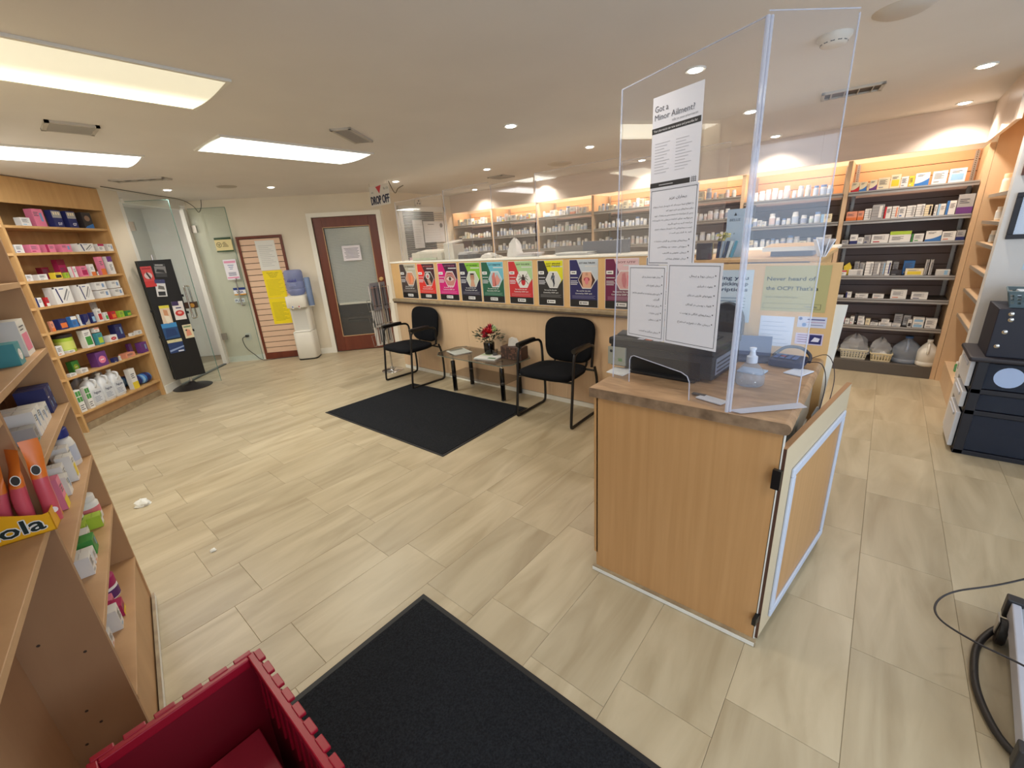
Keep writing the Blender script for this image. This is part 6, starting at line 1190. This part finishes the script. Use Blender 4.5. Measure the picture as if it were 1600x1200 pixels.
s = MB(); s.lathe([(.038, .80), (.042, .81), (.042, 1.21), (.036, 1.225)], (.19, -.02, 0), (120, 140, 176), 18, bands=[(222, 218, 206), None, None]); s.box(.14, .17, -.03, .0, .9, .94, (200, 196, 188)); s.build('cup_dispenser', wc, smooth=40)
# ---- rotating display stand
st = thing('display_stand', 'black pegboard display stand on a round black foot by the glass doors', 'display stand', (-6.69, 1.306, 0), R(93))
MB().lathe([(.215, 0), (.22, .006), (.20, .016), (.10, .036), (.045, .055), (.03, .075), (.012, .08)], (0, 0, 0), mat((36, 32, 32), .45), 36).build('round_foot', st, smooth=50)
MB().tube([(0, 0, .07), (0, 0, 1.66)], .012, 'chrome', 12).build('pole', st, smooth=60)
MB().box(-.165, .165, -.05, -.015, .145, 1.60, (14, 13, 14)).build('panel', st, bevel=.002); MB().box(-.165, .165, .015, .05, .145, 1.60, (14, 13, 14)).build('panel', st, bevel=.002)
for xx, zz in ((-.172, 1.02), (.172, 1.16), (.172, .95), (.172, .72), (-.172, .70)): MB().obox((xx, -.03, zz), (.03, .02, .03), 0, 'blk').build('side_hook', st)
fst = Fr((-6.69+.0515, 1.306, 0), (-math.sin(0)*0+math.cos(R(93)), math.sin(R(93)), 0), (0, 0, 1))
def blister(a, b, w, h, base, fn, label, tilt=0):
    t = thing('hanging_pack', label, 'blister pack', fst.p(a+w/2, b+h, .004), R(93), 'packs hanging on the display stand')
    MB().box(-w/2, w/2, -.004, 0, -h, 0, base).build('card', t); s = MB(); f = Fr((-w/2, -.0045, -h), (1, 0, 0), (0, 0, 1)); fn(s, f, w, h); s.build('card_print', t)
    MB().tube([(0, .002, -.012), (0, -.03, -.010)], .0025, 'chrome', 6).build('hook', t); t.rotation_euler = (0, tilt, R(93)); return t
def b1(s, f, w, h): s.rect(f, 0, 0, w, h*.28, (200, 50, 50)); s.rect(f, w*.1, h*.86, w*.9, h*.93, (160, 40, 50)); s.poly(f, [(w*.45, h*.75), (w*.7, h*.45), (w*.6, h*.35), (w*.35, h*.65)], (60, 50, 50), .002); s.disc(f, w*.5, h*.55, w*.36, (214, 190, 190), .001)
def b2(s, f, w, h): s.rect(f, 0, h*.3, w, h*.8, (130, 130, 130)); s.poly(f, [(w*.1, h*.4), (w*.9, h*.3), (w*.8, h*.55), (w*.2, h*.6)], (50, 50, 52), .002); s.rect(f, w*.1, h*.86, w*.8, h*.94, (180, 180, 180))
def b3(s, f, w, h): s.rect(f, 0, h*.78, w, h, (60, 64, 110)); s.poly(f, [(w*.2, h*.45), (w*.85, h*.4), (w*.8, h*.6), (w*.3, h*.66)], (110, 108, 104), .002); s.rect(f, w*.15, h*.06, w*.85, h*.3, (40, 40, 44))
def b4(s, f, w, h): s.rect(f, 0, h*.86, w, h, (226, 214, 70)); s.poly(f, [(w*.3, h*.8), (w*.7, h*.75), (w*.75, h*.3), (w*.9, h*.1), (w*.4, h*.06), (w*.3, h*.4)], (206, 150, 110), .002); s.poly(f, [(w*.25, h*.5), (w*.75, h*.45), (w*.9, h*.12), (w*.4, h*.08)], (236, 226, 206), .003)
def b5(s, f, w, h): s.rect(f, 0, h*.78, w*.6, h, (60, 44, 90)); s.disc(f, w*.5, h*.36, w*.4, (206, 60, 56), .002, 14, h*.16); s.disc(f, w*.5, h*.38, w*.2, (236, 170, 160), .003, 12, h*.07); s.rect(f, w*.25, h*.62, w*.75, h*.68, (60, 60, 110), .002)
def b6(s, f, w, h): s.rect(f, w*.1, h*.8, w*.9, h*.9, (120, 150, 110)); s.poly(f, [(w*.2, h*.15), (w*.8, h*.2), (w*.7, h*.6), (w*.3, h*.7)], (226, 150, 120), .002); s.disc(f, w*.3, h*.6, w*.1, (60, 50, 50), .003)
def b7(s, f, w, h): s.rect(f, 0, h*.72, w, h, (60, 140, 200)); s.poly(f, [(w*.1, h*.1), (w*.9, h*.2), (w*.8, h*.6), (w*.2, h*.66)], (30, 60, 110), .002)
def b8(s, f, w, h): s.rect(f, 0, h*.78, w, h, (214, 206, 160)); s.poly(f, [(0, h*.1), (w, h*.35), (w, h*.45), (0, h*.25)], (140, 160, 200), .002); s.rect(f, w*.55, h*.04, w*.92, h*.14, (220, 224, 236), .002)
blister(-.155, 1.30, .105, .235, (206, 70, 70), b1, 'red and white hanging pack at the upper left of the display stand')
blister(-.02, 1.40, .11, .155, (60, 60, 62), b2, 'dark grey hanging pack at the upper right of the display stand', .08)
blister(-.06, 1.175, .10, .20, (222, 222, 222), b3, 'white pack with navy top in the middle of the display stand', .10)
blister(-.10, .835, .10, .235, (226, 206, 180), b4, 'yellow-topped elbow support pack on the display stand', .03)
blister(.035, .875, .115, .225, (232, 226, 222), b5, 'white pack with a red oval on the display stand', .03)
blister(.07, .635, .095, .17, (226, 214, 180), b6, 'small cream pack at the right edge of the display stand')
blister(-.135, .665, .155, .19, (40, 80, 130), b7, 'bright blue hanging pack low on the display stand')
blister(-.13, .485, .155, .165, (36, 60, 110), b8, 'navy pack with yellowish top, lowest on the display stand')
# ---- notice on the brown door
fdd = Fr((*dpt(1.34, .015), .01), du, (0, 0, 1))
def f_dn(s, f, w, h):
    for i in range(8): s.rect(f, w*(.10+.04*(i % 3)), h*(.80-.09*i), w*(.90-.06*(i % 2)), h*(.835-.09*i), (120, 120, 136))
sticker('door_notice', .35, .62, 1.405, 1.625, (232, 228, 236), f_dn, 'white page taped to the glass of the brown framed door', 'notice', fdd, -.004, .001)
# ---- window papers and drop-off sign, camera
fw = Fr((W0[0], W0[1], 1.25), (W1[0]-W0[0], W1[1]-W0[1], 0), (0, 0, 1))
def f_cal(s, f, w, h): s.disc(f, w*.85, h*.8, h*.11, (110, 108, 110)); s.rect(f, w*.2, h*.83, w*.5, h*.88, (140, 140, 144)); [s.rect(f, w*.08, h*(.1+.12*i), w*.8, h*(.11+.12*i), (190, 190, 194)) for i in range(5)]
sticker('window_notice', .80, 1.30, .36, .70, (224, 222, 224), f_cal, 'white calendar page with a grey disc in the blinded window', 'notice', fw, .026, .001)
sticker('window_notice', .56, .78, .28, .72, (216, 214, 216), f_lines(9, (176, 170, 176)), 'pale narrow page left of the calendar in the blinded window', 'notice', fw, .026, .001)
sticker('window_notice', .40, .60, .02, .14, (226, 190, 204), f_lines(2, (190, 140, 160)), 'pink slip at the lower left corner of the blinded window', 'notice', fw, .026, .001)
fq = Fr((-5.335, 3.52, 2.09), (.49, -.02, 0), (0, 0, 1))
sg = thing('drop_off_sign', 'clear hanging sign reading DROP OFF with a red triangle', 'sign', tuple(fq.p(.22, 0))); 
s = MB(); s.slab(fq, [(0, 0), (.46, 0), (.46, .24), (0, .24)], -.003, 0, (214, 208, 200)); s.build('sign_panel', sg, world=True)
s = MB(); [s.text(fq, 'DROP OFF', .23+dx_, .022, .10, (26, 28, 60), .001+.0001*q_, wid=.43, bold=True) for q_, dx_ in enumerate((-.005, -.0025, 0, .0025, .005))]; s.build('sign_text', sg, world=True)
s = MB(); s.poly(fq, [(.16, .225), (.235, .14), (.29, .235)][::1], (196, 50, 60), .001); s.build('red_triangle', sg, world=True)
s = MB(); s.text(fq, 'cst', .07, .155, .03, (90, 110, 90), .001); s.text(fq, 'Rx', .36, .175, .03, (60, 60, 66), .001); s.text(fq, 'Lift', .42, .175, .028, (90, 110, 90), .001); s.build('small_print', sg, world=True)
s = MB(); [s.tube([fq.p(a, .24), fq.p(a, .281)], .0015, (90, 90, 90), 5) for a in (.02, .44)]; s.build('hanging_wire', sg, world=True, kind='stuff')
s = MB(); s.tube(spline([(-4.86, 3.50, 2.345), (-4.75, 3.49, 2.20), (-4.62, 3.45, 2.23), (-4.50, 3.44, 2.25)]), .005, (90, 80, 66), 6); tag(s.build('sign_cable', world=True), 'short dark cable hooked beside the DROP OFF sign', 'cable')
cm = thing('wall_alarm', 'round white disc with black holes on the wall above the window', 'alarm', (-6.008, 4.84, 2.235), wa); s = MB(); s.lathe([(.075, 0), (.075, -.012), (.05, -.02), (.001, -.021)], (0, 0, 0), (214, 204, 190), 24, 'y'); s.build('housing', cm, smooth=40)
for i in range(3): MB().lathe([(.012, -.018), (.012, -.026), (.001, -.0262)], (.026*math.cos(i*2.1+1.5), 0, .026*math.sin(i*2.1+1.5)), (30, 28, 28), 10, 'y').build('sensor_hole', cm)
# ---- red tote
tt = thing('storage_tote', 'dark red plastic tote with interlocking rim at the bottom of the photo', 'tote', (-.955, .003, .0102)); w_, d_, h_ = .56, .365, .45; tp = .86
def wall4(s, k0, k1, z0, z1, m, flip=False):
    a = [(-w_/2*k0, -d_/2*k0), (w_/2*k0, -d_/2*k0), (w_/2*k0, d_/2*k0), (-w_/2*k0, d_/2*k0)]; b = [(-w_/2*k1, -d_/2*k1), (w_/2*k1, -d_/2*k1), (w_/2*k1, d_/2*k1), (-w_/2*k1, d_/2*k1)]
    vs = [(*p, z0) for p in a]+[(*p, z1) for p in b]; fs = [(i, (i+1) % 4, 4+(i+1) % 4, 4+i) for i in range(4)]
    s.add(vs, [f_[::-1] for f_ in fs] if flip else fs, m)
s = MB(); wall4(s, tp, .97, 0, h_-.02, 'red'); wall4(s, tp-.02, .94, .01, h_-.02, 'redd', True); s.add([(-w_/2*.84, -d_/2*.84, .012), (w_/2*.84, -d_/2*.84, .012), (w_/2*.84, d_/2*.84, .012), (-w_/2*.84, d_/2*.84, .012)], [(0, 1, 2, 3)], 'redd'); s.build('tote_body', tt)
s = MB(); s.box(-w_/2*.80, w_/2*.84, -d_/2*.84, d_/2*.70, .235, .243, (150, 26, 48)); s.build('inner_panel', tt, bevel=.003)
s = MB(); L_ = [(-w_/2, w_/2, -d_/2, -d_/2+.02), (-w_/2, w_/2, d_/2-.02, d_/2), (-w_/2, -w_/2+.02, -d_/2+.02, d_/2-.02), (w_/2-.02, w_/2, -d_/2+.02, d_/2-.02)]
for (a0, a1, b0, b1) in L_: s.box(a0, a1, b0, b1, h_-.03, h_, 'red')
s.build('rim', tt, bevel=.003)
for j in range(5):   # ribs below the rim on the far side and left side
    pass
for k in range(9):
    x = -w_/2+.03+k*(w_-.06)/8; MB().box(x-.022, x+.022, d_/2-.004, d_/2+.014, h_-.008, h_+.003, 'red').build('rim_tooth', tt, bevel=.002)
for k in range(6):
    y = -d_/2+.03+k*(d_-.06)/5; MB().box(-w_/2-.010, -w_/2+.006, y-.022, y+.022, h_-.008, h_+.003, 'red').build('rim_tooth', tt, bevel=.002)
for k in range(12):
    x = -w_/2+.04+k*(w_-.08)/11; MB().obox((x, d_/2*.95, h_-.10), (.008, .018, .16), 0, 'red', rx=R(-4)).build('wall_rib', tt)
# ---- right side: drawer tower, black case, basket
dt = thing('drawer_tower', 'black plastic drawer tower with pale drawers at the right edge', 'drawer unit', (.56, 3.85, 0)); w_, d_ = .62, .40
for (x, y) in ((0, 0), (w_-.05, 0), (0, d_-.04), (w_-.05, d_-.04)): MB().box(x, x+.05, y, y+.04, .0, .64, (22, 22, 32)).build('post', dt, bevel=.004)
s = MB(); s.box(-.045, w_+.02, -.02, d_+.01, .64, .672, (44, 40, 46)); s.build('top', dt, bevel=.012)
for z in (.03, .315, .46): MB().box(.0, w_, .0, d_, z-.03, z, (22, 22, 32)).build('rail', dt, bevel=.002)
M['draw'] = clear('tinted_drawer', (.35, .40, .48), 1.45, .45, (.045, .055, .085), .12)
for z0, z1 in ((.035, .28), (.32, .425), (.465, .63)):
    MB().box(.04, w_-.03, .012, .016, z0, z1, 'draw').build('drawer_side', dt); MB().box(.04, w_-.03, d_-.016, d_-.012, z0, z1, 'draw').build('drawer_side', dt)
    s = MB(); s.box(-.028, -.004, .03, d_-.03, z0, z1, (206, 208, 214)); s.box(-.036, -.028, .08, d_-.08, z1-.04, z1-.018, (190, 194, 204)); f_ = s.build('drawer_front', dt, bevel=.006)
s = MB(); f = Fr((.30, .0105, .475), (1, 0, 0), (0, 0, 1)); s.disc(f, -.15, .075, .065, (170, 190, 226), .001, 24); s.build('round_label', dt)
for (x, y) in ((.02, .02), (w_-.02, .02), (.02, d_-.02)): pass
# black case and green grey basket on it
bc = thing('black_case', 'black box with chrome corner studs on top of the drawer tower', 'case', (.585, 3.87, .6726)); MB().box(0, .56, 0, .34, 0, .30, (24, 24, 40)).build('case_body', bc, bevel=.004)
for (x, z) in ((.055, .27), (.06, .235), (.05, .16), (.035, .07)): MB().lathe([(.013, 0), (.013, -.004), (.006, -.008), (.001, -.0085)], (x, 0, z), 'chrome', 14, 'y').build('stud', bc, smooth=40)
s = MB(); s.box(.16, .24, -.012, 0, .12, .15, 'chrome'); s.tube(spline([(.165, -.008, .12), (.17, -.02, .08), (.23, -.02, .08), (.235, -.008, .12)], 5), .006, 'chrome', 8); s.build('latch', bc, smooth=40)
basket(.80, 4.02, .9732, .36, .25, .095, (96, 116, 124), 'grey-blue lattice basket of papers on the black case', ang=R(-6), nx=12, name='paper_basket')
s = MB(); random.seed(2); [s.obox((random.uniform(-.03, .03), random.uniform(-.03, .03), .004+.012*i), (.24, .16, .006), random.uniform(-.4, .4), (214, 226, 238), rx=random.uniform(-.1, .1)) for i in range(7)]; o = s.build('paper_stack'); o.location = (.80, 4.02, .981); tag(o, 'loose white papers lying in the grey-blue basket', 'papers')
# frames on the right wall
def pframe(x0, x1, z0, z1, col, art_, label, bw=.028):
    t = thing('picture_frame', label, 'picture frame', ((x0+x1)/2, 4.329, z0)); w = x1-x0; h = z1-z0
    for (a, b, c, d) in ((-w/2, w/2, 0, bw), (-w/2, w/2, h-bw, h), (-w/2, -w/2+bw, bw, h-bw), (w/2-bw, w/2, bw, h-bw)): MB().box(a, b, -.02, 0, c, d, col).build('frame_rail', t, bevel=.002)
    MB().box(-w/2+bw, w/2-bw, -.006, 0, bw, h-bw, (206, 214, 226)).build('print', t); s = MB(); f = Fr((-w/2+bw, -.0065, bw), (1, 0, 0), (0, 0, 1)); art_(s, f, w-2*bw, h-2*bw); s.build('print_text', t)
    MB().box(-w/2+bw, w/2-bw, -.011, -.010, bw, h-bw, 'acr').build('glazing', t)
def a_cert(s, f, w, h): s.rect(f, w*.3, h*.7, w*.7, h*.76, (110, 120, 140)); [s.rect(f, w*.2, h*(.2+.1*i), w*.8, h*(.215+.1*i), (150, 160, 180)) for i in range(4)]
pframe(.585, .96, 1.355, 1.635, (26, 24, 32), a_cert, 'black framed certificate on the white wall above the basket')
pframe(.575, .93, 1.735, 2.00, (92, 58, 48), a_cert, 'brown framed certificate above the black framed one', .016)
pframe(.575, .93, 2.045, 2.30, (34, 30, 34), a_cert, 'dark frame highest on the white wall at the right edge', .016)
s = MB(); s.slab(Fr((.70, 4.3295, 1.16), (1, 0, 0), (0, 0, 1)), [(0, 0), (.2, 0), (.2, .12), (0, .12)], 0, .001, (196, 220, 236)); tag(s.build('wall_note', world=True), 'pale blue note on the white wall under the black frame', 'notice')
# stock on the return bay
for (nm, args, x, z, lab, cat) in (('paper_roll', (.052, .20, WH, (228, 226, 220), WH, .02), .50, .2006, 'white paper roll standing on the base of the right return bay', 'roll'), ('supply_tub', (.03, .09, GN_, (90, 150, 110), WH), .36, .2006, 'small green topped tub behind the white paper roll', 'tub'), ('supply_bottle', (.03, .10, WH, (210, 216, 220), WH), .28, 1.461, 'white bottle on an upper shelf of the right return bay', 'bottle'), ('supply_bottle', (.028, .09, WH, (190, 200, 210), WH), .30, 1.291, 'white bottle one shelf lower on the right return bay', 'bottle'), ('teal_bottle', (.03, .12, TL_, (90, 170, 176), WH), .60, .665, 'teal bottle low on the right return bay', 'bottle'), ('supply_bottle', (.03, .14, WH, (236, 230, 220), CR), .18, 1.666, 'cream bottle on the highest shelf of the right return bay', 'bottle')):
    place('j', args, ((.60, 5.62, 0), R(-90)), x, .03, z, lab, cat, None, nm)
place('c', (.11, .09, .08, WH, 'text', NV), ((.60, 5.62, 0), R(-90)), .66, .02, .2006, 'white and navy carton below the paper roll on the return bay', 'box', None, 'supply_carton')
place('c', (.12, .05, .08, GY, 'text', NV), ((.60, 5.62, 0), R(-90)), .66, .02, .2916, 'grey carton stacked on the white and navy one, return bay', 'box', None, 'supply_carton')
# ---- trolley at the lower right
tr = thing('hand_truck', 'grey metal folding trolley with black corners at the lower right', 'trolley', (.665, 1.775, 0), R(-5.7))
s = MB(); s.box(-.11, .16, -.34, .36, .115, .135, (150, 152, 160)); s.build('deck', tr, bevel=.004)
s = MB(); s.box(-.125, -.10, -.33, .35, .08, .145, (176, 178, 190)); s.build('side_rail', tr, bevel=.004)
s = MB(); s.box(.16, .185, -.33, .35, .08, .145, (176, 178, 190)); s.build('side_rail', tr, bevel=.004)
for (x, y) in ((-.115, .345), (-.115, -.345), (.172, .345), (.172, -.345)): MB().box(x-.022, x+.022, y-.022, y+.022, .07, .155, (40, 38, 40)).build('corner_cap', tr, bevel=.005)
for (x, y) in ((-.135, .26), (.165, .26), (-.10, -.26), (.165, -.26)):
    s = MB(); s.lathe([(.02, -.012), (.046, -.012), (.05, -.008), (.05, .008), (.046, .012), (.02, .012)], (x, y, .0505), (26, 22, 22), 22, 'x'); wl = s.build('wheel', tr, smooth=40)
    s = MB(); s.slab(Fr((x-.014, y, .05), (0, 1, 0), (0, 0, 1), (-1, 0, 0)), [(-.012, -.01), (.012, -.01), (.03, .06), (-.03, .06)], 0, .003, 'steel'); s.slab(Fr((x+.017, y, .05), (0, 1, 0), (0, 0, 1), (-1, 0, 0)), [(-.012, -.01), (.012, -.01), (.03, .06), (-.03, .06)], 0, .003, 'steel'); s.build('caster_fork', tr)
s = MB(); hp = [(.62, 2.10, .05), (.56, 2.09, .03), (.50, 1.98, .012), (.475, 1.84, .012), (.475, 1.72, .012), (.50, 1.60, .012), (.54, 1.53, .02), (.60, 1.48, .05)]
s.tube(spline(hp, 8), .011, (34, 30, 30), 10); tag(s.build('bungee_hose', world=True, smooth=60), 'thick black hose curving on the floor beside the trolley', 'hose')
# thin cord in the air: from upper right down, loop and back under the trolley (its shadow falls on the tiles)
s = MB(); s.tube(spline([(1.75, 3.1, .005), (1.55, 2.75, .10), (1.2, 2.42, .38), (.95, 2.22, .50), (.72, 2.12, .40), (.52, 2.05, .25), (.40, 1.98, .20), (.35, 1.90, .18), (.36, 1.83, .17), (.44, 1.78, .17), (.54, 1.74, .18), (.63, 1.68, .19), (.80, 1.55, .18), (1.0, 1.38, .06), (1.2, 1.25, .005)], 8), .0035, (40, 36, 38), 6); tag(s.build('thin_cord', world=True, smooth=60), 'thin black cord looping above the floor left of the trolley', 'cord')
# litter
for (x, y, l) in ((-3.85, .28, 'crumpled white scrap on the floor beside the near shelving'), (-2.62, .33, 'tiny white scrap on the tiles near the near shelving')):
    pass
crumple(.10, .08, .04, 77, (232, 232, 228), 'paper_scrap', 'crumpled white scrap on the floor behind the near maple shelving', (-3.62, .23, .001), 'litter')
crumple(.035, .03, .012, 78, (226, 226, 222), 'paper_scrap', 'tiny pale scrap on the tiles right of the near maple shelving', (-2.64, .37, .001), 'litter')
